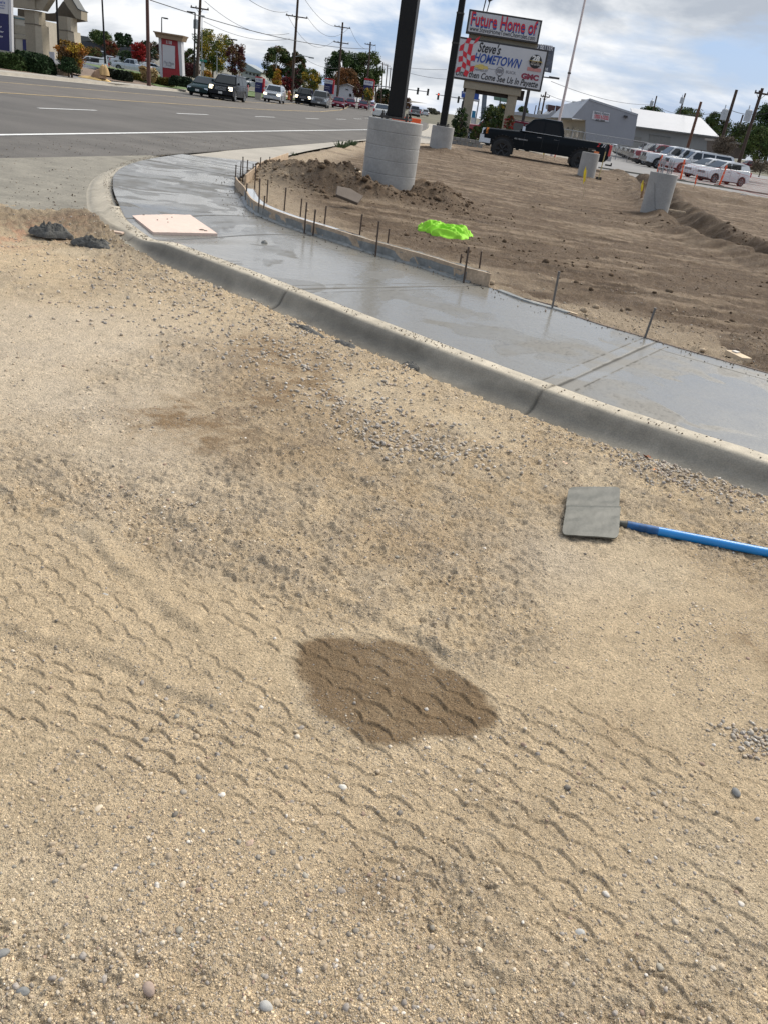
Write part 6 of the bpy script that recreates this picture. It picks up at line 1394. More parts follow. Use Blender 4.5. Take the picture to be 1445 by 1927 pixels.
# ---- orange barrier, delineators, safety mesh fence
M_or = mat('safety_orange', (.75, .10, .02), .55, var=.08); M_ored = mat('fence_orange', (.55, .10, .07), .7)
f = Face('road_barrier', 'orange plastic road barrier behind the wide pier', 'barrier', 765, 237, 44, z=.1); mb = MB()
a, b_ = f.l(737, 226)[0], f.l(791, 229)[0]; w = b_-a; zt2 = f.l(778, 222.5)[1]; mb.box(((a+b_)/2, 0, zt2-.18), (w, .35, .36)); mb.build('barrier_top', M_or, f.root, bevel=.02)
for k in range(9): MB().box((a+w*(k+.5)/9, 0, zt2-.44), (w/18, .34, .2)).build('barrier_foot', M_or, f.root)
def delin(tp, bt, label, z=-.12, w=.10, m=None, stake_=False):
    g_ = gp(bt[0], bt[1], z); D_ = g_.dot(F_); t_ = fp(tp[0], tp[1], D_); H_ = t_.z-z; root = thing('delineator_post', label, 'fence post', g_, RZ, 'orange fence posts'); lean = (t_-g_).dot(A_)
    if stake_: MB().tube((0, 0, 0), (lean*.5, 0, H_*.5), .02, n=6).build('lath', M_lum, root); MB().tube((lean*.5, 0, H_*.5), (lean, 0, H_), .03, n=6).build('painted_top', M_or, root)
    else:
        MB().tube((0, 0, .03), (lean, 0, H_), w*.62, w*.5, 10).tube((lean*.97, 0, H_*.97), (lean*1.03, 0, H_+.1), w*.7, w*.3, 8).build('tube', M_or, root, 40); MB().box((0, 0, .03), (.55, .4, .06)).build('rubber_base', M_blackp, root, bevel=.01)
        for k in (.55, .75): MB().tube((lean*k, 0, H_*k), (lean*(k+.08), 0, H_*(k+.08)), w*.64, n=10).build('reflective_band', mat('band_pale', (.6, .3, .22), .4), root)
    return g_, t_
d1 = delin((1245, 294), (1235, 327), 'orange delineator post nearest the white pickup nose, behind the rebar pier')
d2 = delin((1287, 303), (1279, 339), 'second orange delineator post, before the long white suv')
d3 = delin((1311, 329), (1303, 364), 'wooden survey lath with orange painted top on the bare dirt', stake_=True)
d4 = delin((1366, 314), (1352, 350), 'third orange delineator post, in front of the nearest white hatchback')
# mesh fence: diamond net hanging between the posts and running out of frame
def net(a, b_, h0, h1, label, sag=.0):
    nx = int((b_-a).length/.16); nz_ = 9; mb = MB(); o_ = a.copy(); P = {}
    for i in range(nx+1):
        u = i/nx; base = a.lerp(b_, u)-o_; h = h0+(h1-h0)*u-.18*sin(pi*u)*1.0
        for j in range(nz_+1): P[i, j] = base+Vector((.03*sin(i*.5+j), .03*sin(i*.31), .02+h*j/nz_))+F_*(.05*sin(u*9))
    def seg(p, q_, w):
        d = Vector((0, 0, w)); mb.add([p-d, q_-d, q_+d, p+d], [(0, 1, 2, 3)])
    for i in range(nx):
        for j in range(0, nz_+1): seg(P[i, j], P[i+1, j], .0028 if j not in (0, nz_) else .009)
    for i in range(0, nx+1):
        for j in range(nz_):
            p, q_ = P[i, j], P[i, j+1]; d = A_*.0042; mb.add([p-d, q_-d, q_+d, p+d], [(0, 1, 2, 3)])
    o = mb.build('safety_net', M_ored); o.location = o_; tag(o, label, 'safety fence', 'orange safety netting')
net(d2[0]+Z_*.05, d4[0]+Z_*.05, 1.0, 1.05, 'orange safety netting strung between the second and third delineator posts')
net(d4[0]+Z_*.05, gp(1470, 378, -.12), 1.05, .95, 'orange safety netting running out of view to the right of the third post')
net(d1[0]+Z_*.05, d2[0]+Z_*.05, .95, 1.0, 'orange safety netting between the first and second delineator posts')
# survey stakes
def survey(tp, bt, label, z, fl_, lath=.02, m=None):
    g_ = gp(bt[0], bt[1], z); D_ = g_.dot(F_); t_ = fp(tp[0], tp[1], D_); H_ = t_.z-z; root = thing('survey_stake', label, 'survey stake', g_, RZ, 'survey stakes with flagging'); ln = (t_-g_).dot(A_)
    MB().box((ln*.3, 0, H_*.45), (lath, lath*.5, H_*.9), M=Matrix.Rotation(ln/H_*.6, 3, 'Y')).build('lath', m or M_lum, root)
    mb = MB(); mb.add([(ln*.6-.02, -.02, H_*.55), (ln*.6+.02, -.03, H_*.6), (ln*.9+.035, -.02, H_*.85), (ln+.01, 0, H_*1.0), (ln*.9-.03, -.02, H_*.83)], [(0, 1, 2, 3, 4)]); mb.add([(ln*.6+.0, .0, H_*.5), (ln*.6+.035, .01, H_*.7), (ln+.02, .02, H_*.95), (ln*.8-.03, .02, H_*.75)], [(0, 1, 2, 3)]); mb.build('flagging', fl_, root)
M_yel = mat('flag_yellow', (.75, .55, .02), .6); M_fr = mat('flag_red', (.75, .06, .03), .6)
survey((1023, 282), (1021, 303), 'yellow flagged stake under the front door of the black pickup', -.03, M_yel, .05)
survey((1044, 290), (1041, 304), 'small red flag stake under the rear door of the black pickup', -.03, M_fr, .03)
survey((1101, 312), (1095, 381), 'thin stake with yellow flag standing before the plain pier', .0, M_yel, .022)
survey((1209, 338), (1203, 388), 'thick wooden stake with yellow ribbon left of the rebar pier', .0, M_yel, .06, mat('stake_brown', (.28, .16, .08), .85))
sh = thing('shovel', 'yellow handled shovel stuck upright in the dirt beside the plain pier', 'shovel', gp(1123, 346, -.02), RZ)
MB().tube((0, 0, .2), (.02, 0, 1.22), .02, n=8).build('handle', mat('shovel_yellow', (.42, .34, .16), .6), sh); MB().box((.02, 0, 1.28), (.06, .05, .25)).build('grip', M_blackp, sh); mb = MB(); mb.prism([(-.11, .25), (.11, .25), (.12, .08), (0, -.08), (-.12, .08)], -.01, .01); mb.build('blade', M_dkst, sh)
for (px, py, w, rz, lb) in ((1370, 372, .9, -.2, 'pale lath lying on the far soil by the netting'), (1262, 395, .8, -.35, 'pale broken lath lying right of the rebar pier'), (1195, 357, .3, -.8, 'short white lath end by the thick wooden stake')):
    r_ = thing('loose_lath', lb, 'lath', gp(px, py, .05), rz-AZ); MB().box((0, 0, 0), (w, .05, .03)).build('lath', M_lum, r_)
r_ = thing('styrofoam_cup', 'white crumpled cup lying in the dirt before the rebar pier', 'cup', gp(1187, 365, .02), 0); MB().tube((0, 0, 0), (.12, 0, .05), .05, .065, 10).build('cup', M_signw, r_)
r_ = thing('styrofoam_scrap', 'white scrap lying on the soil in front of the netting at the right', 'litter', gp(1397, 368, -.02), 0); MB().box((0, 0, .03), (.28, .1, .06), .3).build('scrap', M_signw, r_)
# ================================================================== TREES AND SHRUBS
def leafmat(n, c, var=.35): return mat('foliage_'+n, c, .75, var=var, scale=1.6, fine=(9, .3), attr='Col')
M_fol = mat('foliage', rough=.75, attr='Col', var=.25, scale=1.5, spec=.2); M_trunk = mat('trunk', (.075, .055, .042), .9, var=.3, scale=3)
def tree(name, label, cat, base, h, w, col, cols2=None, n=2600, ls=.22, trunk=.22, shape='round', group='trees', seed=0, gap=.35, kids=7, tcol=None, cz0=None, clump=.33):
    rg = np.random.default_rng(1000+seed*7+len(label)); n = int(n*1.9); root = thing(name, label, cat, base, rg.uniform(0, 6), group)
    zc0 = h*(trunk if cz0 is None else cz0); ch = h-zc0
    # limbs
    mb = MB(); mb.tube((0, 0, -.3), (0, 0, zc0+ch*.45), h*.022+.03, h*.012+.015, 8); tips = []
    K_ = kids*11
    for k in range(K_):
        u = (k+.5)/K_; z = zc0+ch*(.06+.86*rg.random()); a = rg.uniform(0, 2*pi)
        rz = (z-zc0)/ch
        if shape == 'cone': R_ = w/2*(1-rz)**.8+.1
        elif shape == 'column': R_ = w/2*min(1, 4*rz+.4)*min(1, (1.02-rz)*3.5)
        elif shape == 'fan': R_ = w/2*(.25+.95*rz**.8)*min(1, (1.06-rz)*4)
        elif shape == 'shrub': R_ = w/2*sqrt(max(.02, 1-(rz)**2))
        else: R_ = w/2*sqrt(max(.03, 1-(2*rz-.95)**2))
        r_ = R_*rg.uniform(.35, 1.0)**.6
        tips.append((r_*cos(a), r_*sin(a), z)); 
        if k % 3 == 0: mb.tube((0, 0, max(zc0*.8, z-ch*.35)), (r_*cos(a)*.85, r_*sin(a)*.85, z), h*.008+.012, .012, 5, False)
    mb.build('trunk', M_trunk, root)
    T_ = np.array(tips); ci = rg.integers(0, K_, n); cr = (w*.5)*clump*rg.uniform(.6, 1.35, K_)
    d = rg.normal(0, 1, (n, 3)); d /= np.linalg.norm(d, axis=1)[:, None]; rad = (rg.random(n)**.45)[:, None]*cr[ci][:, None]
    P = T_[ci]+d*rad*np.array((1, 1, .8)); P[:, 2] = np.clip(P[:, 2], .03, h)
    s_ = ls*.66*rg.uniform(.55, 1.3, n)[:, None]; a_ = rg.normal(0, 1, (n, 3)); a_ /= np.linalg.norm(a_, axis=1)[:, None]; b_ = np.cross(a_, rg.normal(0, 1, (n, 3))); b_ /= np.linalg.norm(b_, axis=1)[:, None]
    V = np.stack([P-a_*s_*.5, P+b_*s_*.33, P+a_*s_*.5, P-b_*s_*.33], 1).reshape(-1, 3); F4 = np.arange(4*n).reshape(n, 4)
    cc = np.array([col]+(cols2 or []))[rg.integers(0, 1+len(cols2 or []), K_)][ci]*rg.uniform(.7, 1.3, (n, 1))
    me = npmesh('crown', V, F4, colors=np.repeat(cc, 4, 0)); link('crown', me, M_fol, root); return root
def tpx(name, label, x0, x1, ytop, ybase, D, col, **k):
    """tree filling photo columns x0..x1 from ytop down to ybase at forward distance D"""
    k.setdefault('cat', 'tree'); b_ = fp((x0+x1)/2, ybase, D); t_ = fp((x0+x1)/2, ytop, D); w = (x1-x0)*D/1671*1.0
    cat = k.pop('cat'); return tree(name, label, cat, b_, t_.z-b_.z, w, col, **k)
DG, MG, OG = (.020, .042, .014), (.045, .078, .02), (.085, .11, .028)
YL, OR, RD, PU, BR = (.42, .28, .035), (.34, .14, .025), (.22, .018, .015), (.075, .018, .022), (.12, .07, .03)
tpx('orange_shrub', 'orange and gold autumn shrub beside the canopy column', 107, 165, 78, 137, 62, OR, cols2=[YL, (.22, .13, .02), BR], n=3500, ls=.2, shape='fan', seed=1, trunk=.08, cat='shrub', group='shrubs', clump=.3)
tpx('dark_shrub', 'dark green shrub under the orange autumn shrub', 110, 150, 108, 138, 61, DG, n=1800, ls=.16, shape='shrub', seed=2, trunk=.0, cat='shrub', group='shrubs')
tpx('maple_tree', 'bright crimson maple tree in the lot across the road', 249, 275, 79, 122, 150, RD, cols2=[(.30, .02, .02)], n=2200, ls=.35, seed=3, trunk=.15)
tpx('maple_tree', 'duller red maple left of the crimson one, behind the street lamp', 197, 221, 76, 110, 160, (.17, .035, .02), cols2=[BR], n=1800, ls=.35, seed=4, trunk=.15)
tpx('maple_tree', 'dark red maple behind the bank canopy column', 93, 108, 70, 106, 120, PU, n=1000, ls=.3, seed=5, trunk=.1)
tpx('poplar_tree', 'tall dark twin topped tree against the sky over the grey roofs', 218, 234, 60, 98, 170, DG, cols2=[(.03, .055, .02)], n=1200, ls=.4, shape='column', seed=6)
tpx('poplar_tree', 'second dark slim tree right of the twin topped one', 234, 249, 63, 96, 172, DG, n=1000, ls=.4, shape='column', seed=7)
tpx('broad_tree', 'broad olive tree rising over the grey roofs at the left', 172, 210, 58, 88, 190, OG, cols2=[MG], n=2200, ls=.45, seed=8)
tpx('broad_tree', 'dark tree between crimson maple and red monument sign', 266, 302, 76, 122, 175, DG, cols2=[PU, BR], n=2200, ls=.4, seed=9)
tpx('broad_tree', 'brown green bush tree behind the white minivan', 164, 190, 88, 112, 140, BR, cols2=[OG], n=1500, ls=.3, seed=10)
tpx('low_tree', 'dark low trees in front of the grey roofs', 222, 252, 95, 118, 150, DG, cols2=[MG], n=1400, ls=.3, seed=11, shape='shrub', trunk=.02)
tpx('ash_tree', 'large yellow green tree with feathery top right of the monument sign', 366, 436, 57, 142, 130, (.22, .20, .03), cols2=[YL, MG, OG, (.30, .22, .03)], n=6500, ls=.32, shape='fan', seed=12, trunk=.1, clump=.30)
tpx('ash_tree', 'olive bush tree between monument sign and black lamp', 343, 372, 90, 146, 128, OG, cols2=[BR, MG], n=2200, ls=.3, seed=13, trunk=.05)
tpx('plum_tree', 'dark purple plum tree behind the large dark suv', 424, 461, 80, 150, 120, PU, cols2=[(.10, .03, .03), BR], n=3200, ls=.28, seed=14, trunk=.12)
tpx('plum_tree', 'dark red plum tree under the yellow green tree at the left', 346, 376, 118, 146, 110, PU, n=1500, ls=.25, seed=15, trunk=.08)
tpx('orange_shrub', 'small orange shrub behind the dark green sedan roof', 380, 400, 132, 150, 105, OR, cols2=[YL], n=1000, ls=.2, seed=16, shape='shrub', trunk=.03, cat='shrub', group='shrubs')
tpx('elm_tree', 'large dark round elm behind the silver crossover', 497, 545, 86, 170, 150, DG, cols2=[(.03, .05, .015), OG, BR], n=6000, ls=.42, seed=17, trunk=.12)
tpx('elm_tree', 'dark elm just right of the larger one, by the street light pole', 540, 575, 96, 175, 152, DG, cols2=[MG, BR], n=4200, ls=.42, seed=18, trunk=.1)
tpx('golden_tree', 'small golden cone tree behind the silver crossover', 513, 530, 128, 164, 118, (.40, .22, .02), cols2=[YL, OR], n=1500, ls=.25, shape='cone', seed=19, trunk=.1)
tpx('plum_tree', 'wine red shrub tree right of the small golden tree', 529, 551, 144, 172, 122, RD, cols2=[PU], n=1400, ls=.25, seed=20, trunk=.08)
tpx('plum_tree', 'dark purple tree between golden cone and utility pole with street light', 538, 565, 126, 178, 135, PU, cols2=[DG], n=1800, ls=.3, seed=21)
tpx('golden_tree', 'yellow green autumn tree left of the two crossarm pole', 567, 602, 128, 178, 125, (.20, .16, .02), cols2=[YL, OG], n=3000, ls=.3, shape='column', seed=22, trunk=.05)
tpx('cottonwood', 'tall dark cottonwood behind the two crossarm pole', 612, 668, 92, 180, 210, DG, cols2=[MG, (.03, .05, .02)], n=6500, ls=.6, seed=23, trunk=.08)
tpx('cottonwood', 'big olive green cottonwood left of the single crossarm pole', 655, 709, 90, 190, 215, (.07, .095, .03), cols2=[OG, MG], n=7000, ls=.6, seed=24, trunk=.08)
tpx('maple_tree', 'rust coloured tree before the cottonwoods', 626, 672, 126, 184, 170, (.16, .065, .02), cols2=[BR, (.2, .09, .03)], n=3600, ls=.4, seed=25, trunk=.06)
tpx('plum_tree', 'purple shrub tree right of the small white house', 662, 682, 158, 190, 150, PU, cols2=[BR], n=1200, ls=.3, seed=26)
tpx('golden_tree', 'small golden tree below the last banner sign', 683, 702, 164, 190, 150, YL, cols2=[OG], n=1100, ls=.3, seed=27, trunk=.05)
tpx('far_trees', 'low dark trees at the far end of the road left of the post', 704, 735, 166, 196, 330, DG, cols2=[BR], n=1600, ls=.9, seed=28, trunk=.02)
tpx('plum_tree', 'dark reddish tree just right of the thick black post', 755, 772, 183, 206, 230, PU, cols2=[BR], n=900, ls=.4, seed=29, trunk=.03)
tpx('far_trees', 'low hazy trees on the horizon beyond the far cars', 800, 822, 204, 214, 480, (.09, .09, .06), n=900, ls=1.2, seed=30, trunk=.0, shape='shrub')
tpx('garden_shrub', 'leggy green shrub left of the left sign leg', 845, 873, 198, 268, 54, MG, cols2=[DG, OG], n=2300, ls=.14, seed=31, trunk=.05, shape='column', cat='shrub', group='shrubs in the sign planter')
tpx('garden_shrub', 'bushy green shrub between the legs of the big sign', 895, 945, 197, 262, 60, MG, cols2=[DG, OG], n=4200, ls=.15, seed=32, trunk=.02, cat='shrub', group='shrubs in the sign planter')
tpx('garden_shrub', 'low shrub at the foot of the left sign leg', 882, 905, 236, 266, 55, OG, cols2=[MG], n=1200, ls=.12, seed=33, trunk=.02, shape='shrub', cat='shrub', group='shrubs in the sign planter')
tpx('garden_shrub', 'thin twiggy shrub in front of the right sign leg', 946, 964, 216, 245, 53, MG, cols2=[RD], n=650, ls=.11, seed=34, trunk=.02, shape='column', cat='shrub', group='shrubs in the sign planter')
tpx('conifer_tree', 'small pointed conifer between the sign legs', 917, 926, 196, 214, 120, DG, n=600, ls=.3, shape='cone', seed=35)
tpx('broad_tree', 'olive tree behind the right sign leg', 930, 952, 194, 230, 140, OG, cols2=[DG, YL], n=1600, ls=.35, seed=36)
tpx('broad_tree', 'round tree top between the right sign leg and the brown sign pole', 973, 990, 200, 216, 150, OG, cols2=[MG], n=1100, ls=.35, seed=37, trunk=.02)
tpx('broad_tree', 'green tree tops showing above the first warehouse transformer', 1202, 1240, 200, 226, 190, OG, cols2=[MG, DG], n=2200, ls=.45, seed=38, trunk=.0)
tpx('broad_tree', 'olive tree above the warehouse ridge', 1264, 1312, 202, 240, 165, OG, cols2=[MG, (.13, .13, .04)], n=3000, ls=.4, seed=39, trunk=.0)
tpx('broad_tree', 'round olive tree behind the right end of the warehouse', 1315, 1362, 209, 268, 120, (.065, .08, .03), cols2=[OG, MG], n=4200, ls=.32, seed=40, trunk=.05)
tpx('broad_tree', 'mid green tree between the two transformer poles', 1362, 1412, 226, 284, 100, MG, cols2=[OG, (.06, .07, .03)], n=4200, ls=.28, seed=41, trunk=.05)
tpx('willow_tree', 'big dark green tree at the right edge of the view', 1400, 1480, 184, 300, 86, (.032, .055, .018), cols2=[MG, DG], n=9000, ls=.26, seed=42, trunk=.12)
tpx('willow_tree', 'lighter green lower tree under the big dark one at the right', 1385, 1450, 236, 306, 82, MG, cols2=[OG], n=4200, ls=.24, seed=43, trunk=.1)
tpx('bare_shrub', 'bare brown brush against the warehouse end wall', 1335, 1375, 254, 292, 78, (.11, .085, .06), cols2=[(.15, .12, .09)], n=2600, ls=.16, seed=44, trunk=.02, cat='shrub', group='shrubs')
tpx('bare_shrub', 'grey brown weeds at the far right behind the maroon suv', 1408, 1450, 300, 326, 74, (.17, .13, .08), cols2=[(.12, .1, .07)], n=1800, ls=.14, seed=45, trunk=.0, shape='shrub', cat='shrub', group='shrubs')
def hedge(name, label, x0, x1, yt, yb, D, col, dep=1.2, group='clipped hedges', dens=1.):
    b_ = fp((x0+x1)/2, yb, D); h = fp((x0+x1)/2, yt, D).z-b_.z; w = (x1-x0)*D/1671; root = thing(name, label, 'hedge', b_, RZ, group)
    rg = np.random.default_rng(int(x0*3+D)); n = int(3200*dens); a = rg.uniform(0, 2*pi, n); ph = np.arccos(rg.uniform(0, 1, n)); k = lambda v, p_=.55: np.sign(v)*np.abs(v)**p_
    P = np.c_[w/2*k(np.sin(ph)*np.cos(a)), dep*k(np.sin(ph)*np.sin(a)), h*k(np.cos(ph), .6)]*rg.uniform(.94, 1.03, (n, 1)); s_ = .13*rg.uniform(.6, 1.4, n)[:, None]
    a_ = rg.normal(0, 1, (n, 3)); a_ /= np.linalg.norm(a_, axis=1)[:, None]; b2 = np.cross(a_, rg.normal(0, 1, (n, 3))); b2 /= np.linalg.norm(b2, axis=1)[:, None]
    V = np.stack([P-a_*s_, P+b2*s_*.6, P+a_*s_, P-b2*s_*.6], 1).reshape(-1, 3); cc = np.array(col)[None]*rg.uniform(.6, 1.4, (n, 1))
    link('foliage', npmesh('foliage', V, np.arange(4*n).reshape(n, 4), colors=np.repeat(cc, 4, 0)), M_fol, root)
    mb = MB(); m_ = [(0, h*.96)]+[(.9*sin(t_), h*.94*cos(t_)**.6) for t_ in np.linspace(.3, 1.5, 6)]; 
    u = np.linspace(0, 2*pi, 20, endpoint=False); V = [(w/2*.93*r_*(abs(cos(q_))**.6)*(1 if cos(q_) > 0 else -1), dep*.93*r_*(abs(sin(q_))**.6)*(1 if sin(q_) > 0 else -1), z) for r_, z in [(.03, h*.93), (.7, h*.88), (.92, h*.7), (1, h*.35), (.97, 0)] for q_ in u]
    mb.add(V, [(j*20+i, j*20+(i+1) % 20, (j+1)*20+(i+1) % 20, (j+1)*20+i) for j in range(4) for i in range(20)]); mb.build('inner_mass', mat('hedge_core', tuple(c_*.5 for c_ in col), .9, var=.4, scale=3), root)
    return root
hedge('hedge', 'clipped round green hedge at the left edge before the canopy', -8, 46, 102, 135, 58, (.035, .06, .015))
hedge('hedge', 'longer darker clipped hedge in front of the canopy column', 18, 98, 100, 140, 60, (.018, .038, .012), 1.5, dens=1.4)
hedge('hedge', 'dark rounded shrub left of the diamond sign', 196, 218, 130, 150, 78, (.018, .022, .012), .9, dens=.5)
hedge('hedge', 'dark rounded shrub right of the diamond sign', 217, 246, 134, 157, 76, (.016, .024, .012), 1., dens=.6)
for i, (x0, x1, yt, yb, c_) in enumerate(((238, 254, 136, 153, (.10, .085, .02)), (251, 264, 139, 153, (.12, .11, .02)), (262, 275, 141, 155, (.13, .12, .02)), (296, 310, 147, 158, (.10, .09, .02)), (307, 326, 148, 161, (.13, .10, .02)), (283, 298, 144, 158, (.14, .09, .03)))):
    hedge('low_bush', ['olive bush, first right of the dark rounded shrubs', 'yellowish bush, second in the low line', 'yellow green bush just left of the brown utility pole', 'small olive bush left of the monument sign foot', 'rusty green bush at the monument sign foot', 'russet bush just right of the brown utility pole'][i], x0, x1, yt, yb, 82, c_, .7, 'low bushes by the monument sign', .35)
hedge('hedge', 'dark low hedge right of the monument sign', 322, 362, 145, 163, 80, (.015, .028, .012), 1., dens=.7)
for i, (x0, x1, yt, yb) in enumerate(((265, 281, 124, 150), (281, 296, 128, 156))):
    tpx('ornamental_grass', ['tan plume grass left of the brown utility pole', 'tan plume grass right of the brown utility pole'][i], x0, x1, yt, yb, 80, (.42, .30, .14), cols2=[(.5, .38, .2)], n=900, ls=.3, seed=50+i, shape='fan', trunk=.02, cat='grass clump', group='plume grass')
# boulders
for i, (px, py, rx, h, c_, lb) in enumerate(((115, 137, .85, 1.0, (.34, .25, .17), 'tan boulder at the foot of the orange shrub'), (178, 145, 1.3, .32, (.52, .36, .15), 'flat yellow boulder beside the driveway entrance'), (188, 142, .7, .85, (.30, .19, .12), 'brown boulder behind the flat yellow one'), (197, 137, .5, 1.1, (.45, .30, .14), 'upright golden boulder left of the dark rounded shrub'))):
    g_ = fp(px, py, 66 if i else 62); blob('boulder', lb, 'boulder', g_-Z_*.15, rx*.8, rx*.7, h*.62, mat('boulder%d' % i, c_, .9, var=.25, scale=1.5), 70+i, .3*i, n=28, amp=.25, group='landscape boulders')

# ================================================================== GROUND ACROSS THE ROAD
def quadsheet(name, P, m): return sheet(name, P, 0, m)
quadsheet('verge', [(-33.2, 20, .16), (-33.2, 56, .16), (-40, 60, .5), (-60, 60, .9), (-60, 20, .5)], M_bark)
quadsheet('driveway', [(-31.0, 55, .006), (-31.0, 66, .006), (-36, 69, .05), (-60, 98, .25), (-100, 120, .3), (-90, 60, .3), (-50, 60, .2), (-37, 57.5, .05)], mat('asphalt_light', (.15, .15, .15), .9, var=.15, scale=.5))
lw0 = gp(256, 156, .16); quadsheet('lawn', [(-33.2, lw0.y, .16), (-33.2, 92, .16), (-35, 112, .15), (-50, 112, .75), (-52, 95, .95), (-42, 84, .6)], M_lawn); quadsheet('island', [(-33.2, lw0.y-.5, .155), (-42, 83.5, .5), (-50, 88, .6), (-44, 74, .3), (-36, lw0.y-7, .15)], M_bark)
quadsheet('lawn', [(-35, 112, .15), (-38.5, 140, .15), (-42.5, 158, .15), (-80, 158, .5), (-60, 112, .7)], M_lawn)
quadsheet('parking_lot', [(-52, 84, .22), (-50, 112, .24), (-60, 200, .0), (-220, 200, .0), (-220, 60, .2), (-80, 62, .2)], mat('asphalt_lot', (.13, .13, .13), .9, var=.15, scale=.3))
quadsheet('sales_lot', [(3.2, 47.2, -.125), (3.2, 140, -.2), (90, 140, -.2), (90, 44, -.15), (22, 42.5, -.13), (12, 46.5, -.125)], mat('asphalt_sales', (.19, .185, .18), .9, var=.14, scale=.4, fine=(20, .12)))
tag(MB().box((0, 0, 0), (18, .16, .14)).build('lot_kerb', M_conc_dusty), kind='structure').location = (gp(1355, 353, -.12)+Vector((1.5, .6, -.0)))
COL.objects['lot_kerb'].rotation_euler = (0, 0, atan2(gp(1445, 368, -.12).y-gp(1269, 340, -.12).y, gp(1445, 368, -.12).x-gp(1269, 340, -.12).x))
quadsheet('gravel_yard', [(-4.6, 60, -.13), (3.2, 58, -.13), (3.2, 160, -.15), (-6, 160, -.1), (-7.3, 90, -.1)], mat('yard', (.24, .21, .17), .95, var=.25, scale=.4))
# block planter wall round the sign
pw = thing('planter_wall', 'low grey concrete block planter wall at the foot of the big sign', 'wall', W(fp(876, 268, 50).dot(A_), 50, -.1), RZ)
a0 = (fp(845, 262, 50)-pw.location).dot(A_); a1 = (fp(903, 272, 50)-pw.location).dot(A_); nb_ = 6; bw = (a1-a0)/nb_; zt3 = fp(876, 260.5, 50).z+.1
for r_ in range(3):
    mb = MB()
    for k in range(nb_+(r_ % 2)): mb.box((a0+bw*(k+.5-(r_ % 2)*.5), 0, zt3/3*(r_+.5)), (bw-.025, .25, zt3/3-.02))
    mb.build('block_course', mat('block_grey', (.22, .21, .19), .9, var=.2, scale=2), pw, bevel=.008)

# ================================================================== BUILDINGS
def roofquad(f, name, m, pxs, y0, y1, t=.12):
    """sloping roof plane: front edge pixels at depth y0, back edge pixels at depth y1"""
    (xa, za), (xb, zb), (xc, zc), (xd, zd) = [(lambda d: (d.dot(A_), d.z))(fp(px, py, f.D+yy)-f.o) for (px, py), yy in zip(pxs, (y0, y0, y1, y1))]
    V = [(xa, y0, za), (xb, y0, zb), (xc, y1, zc), (xd, y1, zd)]; V += [(x, y, z-t) for x, y, z in V]
    return MB().add(V, [(0, 1, 2, 3), (7, 6, 5, 4), (0, 4, 5, 1), (1, 5, 6, 2), (2, 6, 7, 3), (3, 7, 4, 0)]).build(name, m, f.root)
# grey shop with mansard awning
M_shop = mat('shop_grey', (.26, .265, .285), .8, var=.05, scale=.5); M_beige = mat('shop_beige', (.36, .32, .25), .85, var=.06, scale=.7); M_awn = mat('awning_metal', (.31, .32, .34), .5, var=.05)
f = Face('grey_shop', 'plain grey shop wall with a painted sign panel and mansard awning over a beige front', 'building', 1150, 262, 92, z=-.2)
f.quad('side_wall', M_shop, [(1075, 222), (1108.7, 185.5), (1199.5, 215), (1190, 275), (1101, 264), (1101, 226)], 0, .3)
p0, p1 = f.l(1109, 185), f.l(1200, 214.5); mb = MB(); mb.prism([p0, p1, (p1[0], p1[1]-.18), (p0[0], p0[1]-.18)], -.06, .35); mb.build('coping', M_awn, f.root)
def bk(px, py, y): d = fp(px, py, f.D+y)-f.o; return (d.dot(A_), y, d.z)
MB().add([bk(1075, 222, 0), bk(1109, 185.5, 0), bk(1060, 196.5, 14), bk(1035, 221, 14)], [(0, 1, 2, 3)]).build('awning_roof', M_awn, f.root)
MB().add([bk(1075, 222, 0), bk(1035, 220.5, 14), bk(1036, 223, 14), bk(1076, 225.5, 0)], [(0, 1, 2, 3)]).build('fascia', mat('fascia', (.16, .15, .13), .7), f.root)
MB().add([bk(1102, 226, 0), bk(1058, 221, 12), bk(1058, 262, 12), bk(1100, 266, 0)], [(0, 1, 2, 3)]).build('front_wall', M_beige, f.root)
MB().add([bk(1076, 225, 0), bk(1102, 227, 0), bk(1058, 222, 12), bk(1037, 222, 12)], [(0, 1, 2, 3)]).build('soffit', mat('soffit', (.30, .28, .24), .8), f.root)
for (x0, x1) in ((1066, 1070), (1077, 1079.5), (1084, 1088)):
    yt4 = 224+(x1-1058)*.12+14; MB().add([bk(x0, yt4, 9-(x0-1060)*.3), bk(x1, yt4+.5, 9-(x1-1060)*.3), bk(x1-2, yt4+22, 9-(x1-1060)*.3), bk(x0-2, yt4+21, 9-(x0-1060)*.3)], [(0, 1, 2, 3)]).build('window', M_glass, f.root).location = (-.0, -.12, 0)
def sq(name, m, pxs, y0, y1): return f.quad(name, m, pxs, y0, y1)
sq('sign_panel', M_signw, [(1115, 208), (1146.5, 213), (1144, 229.5), (1112, 224)], -.08, -.01)
a = f.l(1116.5, 213.6); text_obj('Steve\'s Future', 'sign_text', M_txtk, f.root, a[0], a[1], .24, 1.5, y=-.10, rot=(radians(90), 0, 0), shear=.2)
for s_, py, m, w in (('CREDIT & TOWN', 218.2, M_txtr, 1.45), ('LOANS TO PLANE', 222.2, M_txtr, 1.45), ('452-7999', 227, M_txtk, .95)):
    a = f.l(1117 if w > 1 else 1119, py); text_obj(s_, 'sign_text', m, f.root, a[0], a[1], .17, w, y=-.10, bold=.02)
sq('wall_lamp', M_frame, [(1173, 217), (1179, 218), (1178.5, 222), (1172.5, 221)], -.35, -.01)
